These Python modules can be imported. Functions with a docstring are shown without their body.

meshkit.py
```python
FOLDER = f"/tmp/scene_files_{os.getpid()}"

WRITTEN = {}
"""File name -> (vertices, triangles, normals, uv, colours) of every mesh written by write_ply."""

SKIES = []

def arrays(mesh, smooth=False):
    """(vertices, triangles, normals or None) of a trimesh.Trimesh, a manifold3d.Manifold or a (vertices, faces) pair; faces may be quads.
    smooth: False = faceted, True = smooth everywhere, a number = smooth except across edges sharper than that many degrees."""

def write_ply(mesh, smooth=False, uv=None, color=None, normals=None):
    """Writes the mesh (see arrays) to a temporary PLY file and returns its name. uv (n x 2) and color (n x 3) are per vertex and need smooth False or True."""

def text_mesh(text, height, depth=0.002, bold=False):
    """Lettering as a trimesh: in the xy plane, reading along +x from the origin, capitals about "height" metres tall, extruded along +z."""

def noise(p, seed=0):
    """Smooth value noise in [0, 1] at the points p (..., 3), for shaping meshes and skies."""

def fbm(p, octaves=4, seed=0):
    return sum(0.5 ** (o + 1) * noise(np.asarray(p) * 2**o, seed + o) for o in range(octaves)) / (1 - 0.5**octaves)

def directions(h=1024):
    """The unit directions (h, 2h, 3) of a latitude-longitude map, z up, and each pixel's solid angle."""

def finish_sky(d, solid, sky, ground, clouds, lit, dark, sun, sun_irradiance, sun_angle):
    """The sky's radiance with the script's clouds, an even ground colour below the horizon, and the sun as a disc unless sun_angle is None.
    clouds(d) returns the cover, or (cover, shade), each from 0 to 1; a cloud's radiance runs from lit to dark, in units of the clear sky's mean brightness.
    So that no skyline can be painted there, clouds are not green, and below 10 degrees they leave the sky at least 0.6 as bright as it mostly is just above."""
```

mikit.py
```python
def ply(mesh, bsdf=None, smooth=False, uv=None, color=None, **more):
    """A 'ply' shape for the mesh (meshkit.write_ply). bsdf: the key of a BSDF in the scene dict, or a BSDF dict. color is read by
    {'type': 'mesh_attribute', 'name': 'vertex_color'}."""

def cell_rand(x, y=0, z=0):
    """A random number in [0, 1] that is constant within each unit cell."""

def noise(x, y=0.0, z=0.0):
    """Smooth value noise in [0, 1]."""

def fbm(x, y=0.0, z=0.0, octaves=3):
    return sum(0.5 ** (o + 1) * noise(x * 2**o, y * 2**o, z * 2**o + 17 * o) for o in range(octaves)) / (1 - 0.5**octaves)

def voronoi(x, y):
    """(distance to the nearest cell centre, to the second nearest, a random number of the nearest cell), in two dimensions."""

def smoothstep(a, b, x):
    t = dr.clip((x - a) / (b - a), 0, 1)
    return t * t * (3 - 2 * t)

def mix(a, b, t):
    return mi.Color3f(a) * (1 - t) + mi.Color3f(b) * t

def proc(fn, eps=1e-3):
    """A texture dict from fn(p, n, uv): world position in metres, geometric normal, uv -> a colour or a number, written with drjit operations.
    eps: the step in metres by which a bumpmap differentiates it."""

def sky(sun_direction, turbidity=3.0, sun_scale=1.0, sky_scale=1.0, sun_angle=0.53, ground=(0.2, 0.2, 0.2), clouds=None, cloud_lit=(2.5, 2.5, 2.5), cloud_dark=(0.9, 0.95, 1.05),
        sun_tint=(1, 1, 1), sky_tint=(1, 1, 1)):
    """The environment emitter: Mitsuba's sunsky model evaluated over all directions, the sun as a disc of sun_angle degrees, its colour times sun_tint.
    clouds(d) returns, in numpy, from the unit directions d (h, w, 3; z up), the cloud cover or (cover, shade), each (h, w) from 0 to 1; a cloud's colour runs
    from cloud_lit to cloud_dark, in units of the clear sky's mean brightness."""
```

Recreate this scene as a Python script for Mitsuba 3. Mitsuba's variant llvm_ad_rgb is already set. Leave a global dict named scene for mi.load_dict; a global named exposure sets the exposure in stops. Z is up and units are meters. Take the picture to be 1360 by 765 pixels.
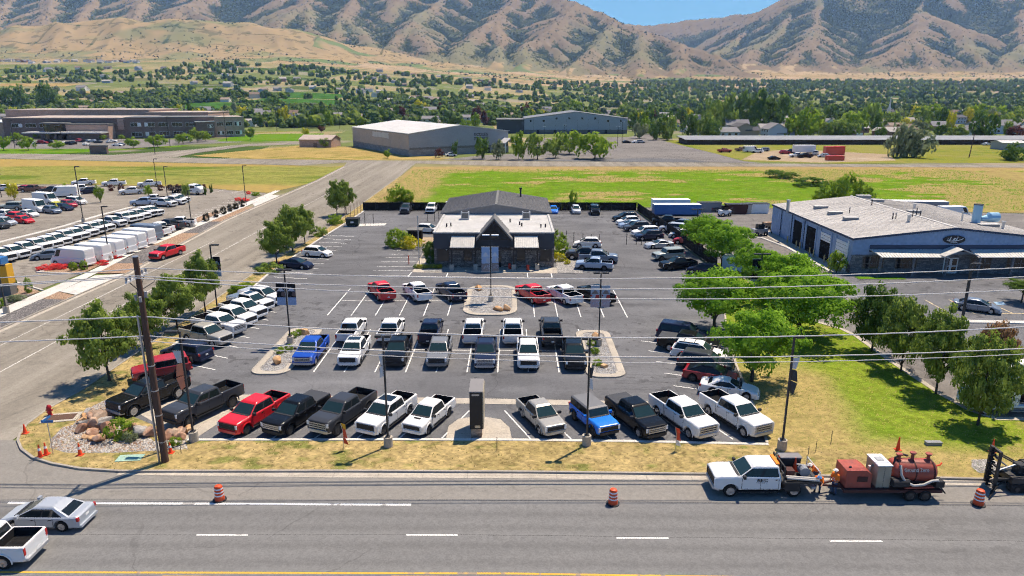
import math, random
import numpy as np
import trimesh, manifold3d as m3
import drjit as dr
import mitsuba as mi
import mikit, meshkit
from mikit import noise, fbm, voronoi, cell_rand, smoothstep, mix

T = mi.ScalarTransform4f
PI = math.pi
R = random.Random(7)
RN = np.random.default_rng(11)
scene, labels = {}, {}

# ------------------------------------------------------------------ camera, light, exposure
CAM_H, CAM_PITCH, FOCAL = 24.7, math.radians(15.48), 930.0          # a small drone above the highway
scene['drone_camera'] = {
    'type': 'perspective', 'fov': math.degrees(2 * math.atan(680 / FOCAL)), 'near_clip': 0.5, 'far_clip': 30000.0,
    'to_world': T().look_at(origin=[0, 0, CAM_H], target=[0, math.cos(CAM_PITCH), CAM_H - math.sin(CAM_PITCH)], up=[0, 0, 1]),
}
SUN = np.array([0.285, 0.285, 0.915])
scene['sky'] = mikit.sky(SUN.tolist(), turbidity=2.6, sun_tint=(0.97, 1.0, 1.07), sky_tint=(0.40, 0.78, 1.06), sky_scale=0.75)
exposure = 2.22

# ------------------------------------------------------------------ helpers
def ray(px, py):
    u, v = (px - 680) / FOCAL, (py - 382.5) / FOCAL
    c, s = math.cos(CAM_PITCH), math.sin(CAM_PITCH)
    return np.array([u, c - v * s, -s - v * c])

def G(px, py, z=0.0):
    """Survey of the site: the ground point (x, y) in metres that the photograph shows at this pixel."""
    d = ray(px, py)
    t = (z - CAM_H) / d[2]
    return float(d[0] * t), float(d[1] * t)

def at_depth(px, py, y):
    d = ray(px, py)
    t = y / d[1]
    return np.array([d[0] * t, y, CAM_H + d[2] * t])

def num(name):
    """name, name_001, name_002 ..."""
    k = name
    i = 0
    while k in USED:
        i += 1
        k = f'{name}_{i:03d}'
    USED.add(k)
    return k
USED = set()

def tag(key, label=None, cat=None, group=None, kind=None):
    d = labels.setdefault(key, {})
    for a, b in (('label', label), ('category', cat), ('group', group), ('kind', kind)):
        if b:
            d[a] = b
    return key

def thing(name, label, cat, group=None):
    return tag(num(name), label, cat, group)

def put(key, mesh, bsdf, smooth=False, **kw):
    scene[key] = mikit.ply(mesh, bsdf, smooth=smooth, **kw)
    return key

def part(parent, name, mesh, bsdf, smooth=False, **kw):
    return put(num(f'{parent}__{name}'), mesh, bsdf, smooth, **kw)

def struct(name, mesh, bsdf, smooth=False, label=None, **kw):
    k = put(num(name), mesh, bsdf, smooth, **kw)
    tag(k, label, None, None, 'structure')
    return k

def bs(name, d):
    scene['mat_' + name] = d
    return 'mat_' + name

def solid(name, col, rough=0.7, spec=0.35, metal=0.0, coat=0.0):
    d = {'type': 'principled', 'base_color': {'type': 'rgb', 'value': list(col)} if not isinstance(col, dict) else col,
         'roughness': rough, 'specular': spec, 'metallic': metal}
    if coat:
        d['clearcoat'] = coat
        d['clearcoat_gloss'] = 0.95
    return bs(name, {'type': 'twosided', 'bsdf': d})

def matte(name, col):
    return bs(name, {'type': 'twosided', 'bsdf': {'type': 'diffuse', 'reflectance': {'type': 'rgb', 'value': list(col)} if not isinstance(col, dict) else col}})

BOXF = np.array([[0, 2, 3], [0, 3, 1], [4, 5, 7], [4, 7, 6], [0, 1, 5], [0, 5, 4], [2, 6, 7], [2, 7, 3], [0, 4, 6], [0, 6, 2], [1, 3, 7], [1, 7, 5]])

class MB:
    """Collects primitives into one mesh."""
    def __init__(s):
        s.v, s.f, s.n = [], [], 0
    def add(s, v, f):
        v = np.asarray(v, float)
        s.v.append(v)
        s.f.append(np.asarray(f, int) + s.n)
        s.n += len(v)
        return s
    def mesh(s, m):
        if hasattr(m, 'to_mesh'):
            q = m.to_mesh()
            return s.add(q.vert_properties[:, :3], q.tri_verts)
        if isinstance(m, tuple):
            return s.add(*m)
        return s.add(m.vertices, m.faces)
    def box(s, x0, x1, y0, y1, z0, z1, rz=0.0, c=(0, 0)):
        v = np.array([[x, y, z] for x in (x0, x1) for y in (y0, y1) for z in (z0, z1)], float)
        v = v[[0, 1, 2, 3, 4, 5, 6, 7]]
        if rz:
            v[:, :2] = rot2(v[:, :2], rz)
        v[:, :2] += c
        return s.add(v, BOXFX)
    def quad(s, a, b, c, d):
        return s.add([a, b, c, d], [[0, 1, 2], [0, 2, 3]])
    def tube(s, pts, r, n=8, cap=True):
        p = np.asarray(pts, float)
        t = np.gradient(p, axis=0) if len(p) > 2 else np.repeat([p[1] - p[0]], 2, 0)
        t /= np.linalg.norm(t, axis=1, keepdims=True) + 1e-12
        ref = np.where(np.abs(t[:, 2:]) < 0.9, [[0, 0, 1.0]], [[1.0, 0, 0]])
        a = np.cross(t, ref)
        a /= np.linalg.norm(a, axis=1, keepdims=True) + 1e-12
        b = np.cross(t, a)
        an = np.arange(n) * 2 * PI / n
        rr = np.broadcast_to(r, (len(p),))
        v = p[:, None] + rr[:, None, None] * (np.cos(an)[None, :, None] * a[:, None] + np.sin(an)[None, :, None] * b[:, None])
        i, j = np.meshgrid(np.arange(len(p) - 1), np.arange(n), indexing='ij')
        q = np.stack([i * n + j, i * n + (j + 1) % n, (i + 1) * n + (j + 1) % n, (i + 1) * n + j], -1).reshape(-1, 4)
        f = np.vstack([q[:, [0, 1, 2]], q[:, [0, 2, 3]]])
        v = v.reshape(-1, 3)
        if cap:
            v = np.vstack([v, p[:1], p[-1:]])
            k0, k1 = len(v) - 2, len(v) - 1
            o = (len(p) - 1) * n
            f = np.vstack([f] + [[[k0, (j + 1) % n, j], [k1, o + j, o + (j + 1) % n]] for j in range(n)])
        return s.add(v, f)
    def cyl(s, x, y, z0, z1, r, n=12, r1=None):
        return s.tube([[x, y, z0], [x, y, z1]], [r, r if r1 is None else r1], n)
    def get(s):
        return (np.vstack(s.v), np.vstack(s.f))
    def empty(s):
        return not s.v

BOXFX = np.array([[0, 1, 3], [0, 3, 2], [4, 6, 7], [4, 7, 5], [0, 4, 5], [0, 5, 1], [2, 3, 7], [2, 7, 6], [0, 2, 6], [0, 6, 4], [1, 5, 7], [1, 7, 3]])

def rot2(p, a):
    c, s = math.cos(a), math.sin(a)
    p = np.asarray(p, float)
    return np.stack([p[..., 0] * c - p[..., 1] * s, p[..., 0] * s + p[..., 1] * c], -1)

def box(*a, **k):
    return MB().box(*a, **k).get()

def hull(pts):
    return m3.Manifold.hull_points([tuple(map(float, p)) for p in pts])

def place(x, y, z=0.0, deg=0.0, s=1.0):
    t = T().translate([float(x), float(y), float(z)]).rotate([0, 0, 1], float(deg))
    return t.scale(s) if s != 1.0 else t

def tri2(poly, holes=()):
    from shapely.geometry import Polygon
    v, f = trimesh.creation.triangulate_polygon(Polygon(poly, holes), engine='earcut')
    a = v[f]
    area = (a[:, 1, 0] - a[:, 0, 0]) * (a[:, 2, 1] - a[:, 0, 1]) - (a[:, 1, 1] - a[:, 0, 1]) * (a[:, 2, 0] - a[:, 0, 0])
    f = np.where(area[:, None] < 0, f[:, ::-1], f)
    return v, f

def sheet(poly, z, holes=()):
    v, f = tri2(poly, holes)
    return np.column_stack([v, np.full(len(v), z)]), f

def slab(poly, z0, z1, holes=()):
    from shapely.geometry import Polygon
    m = trimesh.creation.extrude_polygon(Polygon(poly, holes), z1 - z0, engine='earcut')
    return np.asarray(m.vertices) + [0, 0, z0], np.asarray(m.faces)

def strip(line, w, z0, z1, both=True):
    """A kerb: a polyline widened by w and raised from z0 to z1."""
    from shapely.geometry import LineString
    p = LineString(line).buffer(w / 2, cap_style=2, join_style=1, quad_segs=6)
    return slab(list(p.exterior.coords)[:-1], z0, z1, [list(h.coords)[:-1] for h in p.interiors])

def rrect(cx, cy, w, h, r, n=6, rz=0.0):
    p = []
    for sx, sy, a0 in ((1, 1, 0), (-1, 1, 90), (-1, -1, 180), (1, -1, 270)):
        for k in range(n + 1):
            a = math.radians(a0 + 90 * k / n)
            p.append((sx * (w / 2 - r) + r * math.cos(a), sy * (h / 2 - r) + r * math.sin(a)))
    return [tuple(q) for q in rot2(p, rz) + np.array([cx, cy])]

def rgb(*c):
    return mi.Color3f(*c)

# ------------------------------------------------------------------ terrain
PL = np.array([(-200, 0), (500, 0), (900, 4), (1200, 30), (1500, 59), (1900, 105), (2400, 130), (3200, 208), (3600, 240), (9000, 600)], float)
PR = np.array([(-200, 0), (600, 0), (1000, 1), (1500, 13), (2000, 35), (2800, 73), (3300, 112), (3600, 135), (9000, 400)], float)

def sst(a, b, x):
    t = np.clip((x - a) / (b - a), 0, 1)
    return t * t * (3 - 2 * t)

def zg(x, y):
    """Height of the valley floor: flat round the site, rising to the benches at the foot of the range."""
    x, y = np.asarray(x, float), np.asarray(y, float)
    yy = np.maximum(y, 1.0)
    w = 1 - sst(-0.42, 0.20, x / yy)
    z = w * np.interp(yy, PL[:, 0], PL[:, 1]) + (1 - w) * np.interp(yy, PR[:, 0], PR[:, 1])
    # golden foothills on the left bench
    for hx, hy, sx, sy, hh in ((-1620, 2950, 420, 260, 105), (-1150, 3000, 330, 240, 85), (-2300, 3050, 420, 300, 80), (-640, 3120, 220, 160, 40), (-880, 2950, 200, 180, 40)):
        z = z + hh * np.exp(-((x - hx) / sx) ** 2 - ((y - hy) / sy) ** 2)
    b = w * sst(2350, 2700, yy) * (1 - sst(3300, 3700, yy))
    q = np.stack([x / 210 + .002 * yy, yy / 330, x * 0 + 2.0], -1)
    z = z + b * (34 * (1 - np.abs(2 * meshkit.fbm(q, 3, seed=13) - 1)) - 22)
    return z

def ridge(px, py, d):
    return at_depth(px, py, d)

CREST_R = [(800, 40, 6800), (828, 31, 6800), (865, 34, 6800), (900, 28, 6500), (960, 22, 6200), (1000, 18, 6000), (1020, 12, 5800), (1045, 0, 5600), (1080, -25, 5400), (1150, -60, 5400), (1400, -90, 5600), (1700, -90, 5800)]
CREST_L = [(-400, -120, 6600), (100, -110, 6200), (400, -90, 6000), (600, -60, 5600), (700, -12, 5000), (764, 3, 4500), (790, 12, 4400), (815, 26, 4200), (850, 42, 4000), (900, 58, 3700), (950, 74, 3400), (1000, 97, 3000)]
SPURS = [
    [(1020, 12, 5800), (985, 45, 5000), (950, 72, 4300), (925, 99, 3500)], [(1060, -5, 5500), (1040, 35, 4700), (1000, 70, 4000), (985, 99, 3350)],
    [(1090, -20, 5300), (1085, 30, 4600), (1075, 55, 4000), (1105, 82, 3500), (1120, 100, 3250)], [(1075, 55, 4000), (1050, 80, 3600), (1040, 100, 3250)],
    [(1240, -40, 5200), (1222, 15, 4600), (1212, 50, 4000), (1170, 75, 3600), (1130, 100, 3250)], [(1222, 15, 4600), (1262, 30, 4300), (1300, 70, 3700), (1312, 97, 3300)], [(1212, 50, 4000), (1235, 80, 3500), (1240, 100, 3250)],
    [(1400, -40, 5200), (1360, 12, 4600), (1365, 55, 4000), (1330, 85, 3500), (1325, 100, 3300)], [(1150, -55, 5400), (1150, 0, 5000), (1160, 22, 4700)], [(1365, 55, 4000), (1420, 85, 3500)],
    [(764, 3, 4500), (745, 30, 4000), (700, 60, 3500), (690, 85, 3050)], [(815, 26, 4200), (790, 60, 3600), (752, 93, 2950)], [(850, 42, 4000), (850, 70, 3400), (845, 99, 2900)], [(900, 58, 3700), (905, 82, 3250), (900, 99, 2950)],
    [(690, -12, 5000), (660, 25, 4300), (625, 48, 3700), (600, 72, 3200)], [(660, 25, 4300), (668, 60, 3600), (655, 84, 3050)],
    [(620, -60, 5600), (585, 0, 4700), (548, 30, 4000), (575, 75, 3150)], [(548, 30, 4000), (520, 60, 3400)],
    [(500, -60, 5600), (470, 0, 4600), (455, 20, 4100), (440, 55, 3400)], [(455, 20, 4100), (495, 58, 3400)],
    [(430, -70, 5700), (405, 4, 4500), (370, 35, 3800), (350, 56, 3300)], [(405, 4, 4500), (420, 50, 3500)],
    [(300, -70, 5900), (290, -10, 4900), (245, 5, 4400), (285, 30, 3800), (335, 53, 3250)], [(245, 5, 4400), (220, 42, 3500)],
    [(150, -70, 6000), (140, -10, 4900), (110, 15, 4300), (100, 47, 3500)], [(30, -70, 6000), (20, -10, 4900), (0, 20, 4200), (-20, 50, 3500)], [(75, -10, 4800), (60, 15, 4200), (55, 45, 3500)],
    [(190, -10, 4800), (180, 20, 4100), (165, 46, 3500)], [(-150, -70, 6000), (-120, 0, 4600), (-140, 50, 3500)], [(540, -20, 4900), (520, 15, 4300)],
]

def mountain_height(x, y):
    rr = random.Random(5)
    segs = []
    def addline(pts, k):
        for a, b in zip(pts[:-1], pts[1:]):
            segs.append((a, b, k))
    lines = [[ridge(*p) for p in l] for l in SPURS]
    for l in (CREST_L, CREST_R):
        addline([ridge(*p) for p in l], 0.62)
    for l in lines + [[ridge(*p) for p in CREST_L[4:]]]:
        addline(l, 0.60)
        # side ribs that leave the spur on both sides and fall faster than it
        for a, b in zip(l[:-1], l[1:]):
            L = np.linalg.norm((b - a)[:2])
            if L < 60:
                continue
            dirn = (b - a)[:2] / L
            n = max(1, int(L / 210))
            for q in range(n):
                for sgn in (-1, 1):
                    t = (q + rr.uniform(0.15, 0.85)) / n
                    p0 = a + (b - a) * t
                    an = math.radians(rr.uniform(38, 65)) * sgn
                    dd = rot2(dirn, an)
                    ln = rr.uniform(130, 330)
                    zf = p0[2] - ln * rr.uniform(0.36, 0.46)
                    p1 = np.array([p0[0] + dd[0] * ln, p0[1] + dd[1] * ln, zf])
                    segs.append((p0 - [0, 0, 2], p1, 0.68))
    z = np.full(x.shape, -1e9)
    w1 = meshkit.fbm(np.stack([x / 260, y / 260, x * 0], -1), 4, seed=3) - 0.5
    w2 = meshkit.fbm(np.stack([x / 260, y / 260, x * 0 + 9], -1), 4, seed=8) - 0.5
    xx, yy = x + 70 * w1, y + 70 * w2
    for a, b, k in segs:
        ab = (b - a)[:2]
        t = np.clip(((xx - a[0]) * ab[0] + (yy - a[1]) * ab[1]) / (ab @ ab), 0, 1)
        d = np.hypot(xx - a[0] - ab[0] * t, yy - a[1] - ab[1] * t)
        h = a[2] + (b[2] - a[2]) * t - k * np.maximum(np.sqrt(d * d + 9 ** 2) - 9, 0)
        z = np.maximum(z, h)
    return z

def grid_faces(nr, nc):
    i, j = np.meshgrid(np.arange(nr - 1), np.arange(nc - 1), indexing='ij')
    a = i * nc + j
    return np.vstack([np.stack([a, a + 1, a + nc + 1], -1).reshape(-1, 3), np.stack([a, a + nc + 1, a + nc], -1).reshape(-1, 3)])

def build_mountains():
    from scipy.ndimage import gaussian_filter, maximum_filter
    nr, nc = 330, 760
    yr = np.geomspace(2350, 8600, nr)
    u = np.linspace(-0.95, 0.95, nc)
    X, Y = np.meshgrid(u, yr)
    X = X * Y
    base = zg(X, Y)
    m = mountain_height(X, Y)
    rel = np.clip((m - base) / 60, 0, 1)
    n1 = meshkit.fbm(np.stack([X / 70, Y / 70, X * 0], -1), 5, seed=21) - 0.5
    n2 = 1 - np.abs(2 * meshkit.fbm(np.stack([X / 150, Y / 150, X * 0 + 3], -1), 4, seed=31) - 1)
    m = m + rel * (26 * n1 + 9 * (n2 - 0.7) + 9 * (meshkit.fbm(np.stack([X / 24, Y / 24, X * 0], -1), 2, seed=51) - .5))
    k = 6.0
    Z = np.maximum(base, m) + k * np.exp(-np.abs(base - m) / k) * 0.5
    conc = gaussian_filter(Z, 5) - Z
    conc2 = gaussian_filter(Z, 14) - Z
    gz = np.gradient(Z, axis=1) / np.gradient(X, axis=1)
    n3 = meshkit.fbm(np.stack([X / 320, Y / 320, X * 0 + 5], -1), 4, seed=41)
    shrub = np.clip(0.36 + conc * 0.06 + conc2 * 0.016 + (n3 - 0.5) * 1.7 + np.clip((Y - 3700) / 2200, 0, 0.45), 0, 1) * np.clip(rel * 1.3, 0, 1)
    shrub = np.maximum(shrub, .09 * (rel > .5))
    leftish = np.clip(-gz * 1.6, -0.4, 0.6)                       # slopes turned to the south hold the conifers
    forest = np.clip((Y - 3900) / 1200, 0, 1) * np.clip(0.30 + conc2 * 0.05 + leftish * 0.9 + (n3 - 0.5) * 1.3 + np.clip((Y - 5300) / 900, 0, .4), 0, 1)
    forest = np.maximum(forest, np.clip(conc * 0.09 - 0.35, 0, 1) * np.clip(rel * 2 - 0.6, 0, 1))
    V = np.stack([X, Y, Z], -1).reshape(-1, 3)
    V[:nc, 2] -= 3
    # junipers and scrub oak scattered over the slopes
    r = np.random.default_rng(31)
    prob = (np.clip(shrub - .18, 0, 1) ** 1.2 * (Y / 3500) + 0.035 * (Y > 2400) * (n3 > .5) + .07 * (rel > .5)) * (Y < 6300) * (np.abs(X / Y) < .80)
    n = 70000
    pick = r.choice(prob.size, n, p=(prob / prob.sum()).ravel())
    jit = r.uniform(-.5, .5, (n, 2))
    iy, ix = np.unravel_index(pick, X.shape)
    iy, ix = np.clip(iy, 1, nr - 2), np.clip(ix, 1, nc - 2)
    px_ = X[iy, ix] + jit[:, 0] * (X[iy, ix + 1] - X[iy, ix])
    py_ = Y[iy, ix] + jit[:, 1] * (Y[iy + 1, ix] - Y[iy, ix])
    pz_ = Z[iy, ix] + jit[:, 0] * (Z[iy, ix + 1] - Z[iy, ix - 1]) / 2 + jit[:, 1] * (Z[iy + 1, ix] - Z[iy - 1, ix]) / 2
    oc = np.array([(1, 0, 0), (-1, 0, 0), (0, 1, 0), (0, -1, 0), (0, 0, 1.1), (0, 0, -.5)], float)
    of = np.array([(0, 2, 4), (2, 1, 4), (1, 3, 4), (3, 0, 4), (2, 0, 5), (1, 2, 5), (3, 1, 5), (0, 3, 5)])
    sz = r.uniform(2.0, 5.6, n) * (1 + (py_ - 3000) / 6000)
    v = oc[None] * sz[:, None, None] * r.uniform(.7, 1.2, (n, 6, 1)) + np.stack([px_, py_, pz_], -1)[:, None]
    f = of[None] + (np.arange(n) * 6)[:, None, None]
    k = put(num('mountain_scrub'), (v.reshape(-1, 3), f.reshape(-1, 3)), 'mat_scrub')
    tag(k, 'dark juniper and oak scrub dotted over the dry mountain slopes', 'scrub', None, 'stuff')
    struct('mountains', (V, grid_faces(nr, nc)), 'mat_mountain', True, uv=np.stack([shrub, forest], -1).reshape(-1, 2))

def bench_color(p, fine):
    wx, wy = p.x + 60 * fbm(p.x / 220, p.y / 220), p.y + 50 * fbm(p.x / 180, p.y / 180, 5.0)
    cx, cy = wx / 250, wy / 125
    r = cell_rand(dr.floor(cx), dr.floor(cy), 2.0)
    gold = mix((0.35, 0.255, 0.135), (0.26, 0.20, 0.115), fine)
    g = mix((0.105, 0.165, 0.060), (0.165, 0.195, 0.090), fine)
    straw = mix((0.40, 0.31, 0.19), (0.32, 0.24, 0.16), fine)
    c = mix(gold, g, smoothstep(0.62, 0.66, r) * smoothstep(0.4, 0.6, fbm(p.x / 130, p.y / 90, 3.0)))
    c = mix(c, straw, smoothstep(0.30, 0.27, r) * 0.8)
    hills = smoothstep(-700, -1100, p.x)
    c = mix(c, mix(gold, (0.20, 0.195, 0.10), smoothstep(0.45, 0.7, fbm(p.x / 190, p.y / 110, 8.0))), hills)
    ex, ey = cx - dr.floor(cx), cy - dr.floor(cy)
    hedge = dr.maximum(smoothstep(0.03, 0.015, dr.minimum(ex, 1 - ex)), smoothstep(0.05, 0.02, dr.minimum(ey, 1 - ey)))
    spots = smoothstep(0.62, 0.70, fbm(p.x / 26, p.y / 26, 6.0))
    return mix(c, (0.055, 0.075, 0.035), dr.clip(hedge * 0.55 * smoothstep(0.4, 0.55, noise(p.x / 40, p.y / 40)) + spots * 0.5, 0, 1))

def mountain_color(p, n, uv):
    big = fbm(p.x / 420, p.y / 420, 3.0)
    fine = fbm(p.x / 24, p.y / 24, p.z / 24)
    grass = mix((0.145, 0.112, 0.076), (0.265, 0.205, 0.135), fine * 0.6 + fbm(p.x / 70, p.y / 70, p.z / 50) * 0.4)
    grass = mix(grass, (0.17, 0.175, 0.095), smoothstep(0.50, 0.74, big) * 0.7)
    low = 1 - smoothstep(-20, 40, p.z - 0.055 * p.y - 70 + 60 * (big - 0.5))
    band = fbm(p.x / 300, p.y / 60, 8.0)
    bench = bench_color(p, fine)
    rel = smoothstep(0.0, 0.06, uv.x)
    grass = mix(bench, grass, rel)
    d1, d2, r1 = voronoi(p.x / 15.0, p.y / 15.0)
    dens = dr.clip(uv.x * 1.25, 0, 1)
    dot = smoothstep(0.05, -0.05, d1 - (0.62 * dens + 0.02)) * smoothstep(-0.02, 0.06, dens * 1.35 - r1 * 0.9)
    brush = mix((0.030, 0.042, 0.020), (0.065, 0.080, 0.038), cell_rand(dr.floor(p.x / 9), dr.floor(p.y / 9)))
    c = mix(grass, brush, dot * 0.93)
    wash = smoothstep(0.55, 0.95, uv.x + 0.25 * (fine - 0.5))
    c = mix(c, (0.085, 0.10, 0.045), wash * 0.6)
    f = smoothstep(0.35, 0.6, uv.y + 0.5 * (fine - 0.5))
    c = mix(c, mix((0.016, 0.028, 0.018), (0.035, 0.05, 0.03), fine), f)
    return c
bs('mountain', {'type': 'diffuse', 'reflectance': mikit.proc(mountain_color)})

matte('scrub', (0.035, 0.046, 0.026))
FIELDS = []   # far fields: (cx, cy, half width, half depth, colour index)
def far_field(px0, px1, d0, d1, c):
    x0, x1 = (px0 - 680) / FOCAL * (d0 + d1) / 2 / 0.97, (px1 - 680) / FOCAL * (d0 + d1) / 2 / 0.97
    FIELDS.append(((x0 + x1) / 2, (d0 + d1) / 2, abs(x1 - x0) / 2, (d1 - d0) / 2, c))
GREEN, TAN, LIME = (0.045, 0.115, 0.022), (0.31, 0.225, 0.10), (0.15, 0.19, 0.04)
far_field(20, 130, 870, 980, GREEN)
far_field(240, 350, 820, 1010, GREEN)
far_field(345, 475, 930, 1080, GREEN)
far_field(395, 470, 1090, 1200, GREEN)
far_field(140, 200, 1120, 1180, TAN)
far_field(180, 245, 780, 840, TAN)
far_field(185, 330, 690, 760, GREEN)
far_field(525, 640, 1180, 1240, TAN)
far_field(640, 705, 1000, 1060, TAN)
far_field(1045, 1300, 1080, 1230, TAN)
far_field(1040, 1095, 880, 960, GREEN)
far_field(380, 520, 700, 745, GREEN)
far_field(0, 140, 1280, 1340, TAN)

def valley_color(p, n, uv):
    cx, cy = p.x / 95 + 0.3 * fbm(p.x / 200, p.y / 200), p.y / 70
    r = cell_rand(dr.floor(cx), dr.floor(cy))
    fine = fbm(p.x / 9, p.y / 9)
    c = mix((0.135, 0.165, 0.060), (0.28, 0.235, 0.13), smoothstep(0.35, 0.75, r))
    c = mix(c, (0.06, 0.095, 0.03), smoothstep(0.8, 0.9, r))
    c = mix(c, (0.26, 0.23, 0.19), smoothstep(0.62, 0.7, fbm(p.x / 60, p.y / 40, 4.0)) * 0.6)
    far = smoothstep(1750, 2050, p.y)
    band = fbm(p.x / 260, p.y / 70, 8.0)
    bench = bench_color(p, fine)
    c = mix(c, bench, far)
    for fx, fy, hx, hy, col in FIELDS:
        w = 14 * (fbm(p.x / 50, p.y / 50, 2.0) - 0.5)
        inside = smoothstep(hx + 4, hx - 4, dr.abs(p.x - fx) + w) * smoothstep(hy + 4, hy - 4, dr.abs(p.y - fy) + w)
        c = mix(c, mi.Color3f(*col) * (0.75 + 0.5 * fine), inside)
    return c * (0.8 + 0.4 * fine)
bs('valley', {'type': 'diffuse', 'reflectance': mikit.proc(valley_color)})

def build_valley():
    yr = np.concatenate([np.linspace(-160, 480, 12), np.geomspace(520, 2400, 90)])
    u = np.linspace(-1, 1, 140)
    U, Y = np.meshgrid(u, yr)
    X = U * (260 + 0.95 * np.maximum(Y, 0))
    Z = zg(X, Y) - 0.06
    struct('valley_floor', (np.stack([X, Y, Z], -1).reshape(-1, 3), grid_faces(len(yr), len(u))), 'mat_valley', True)

build_valley()
build_mountains()

# ------------------------------------------------------------------ ground materials
def speck(p, s):
    return fbm(p.x / s, p.y / s)

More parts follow.
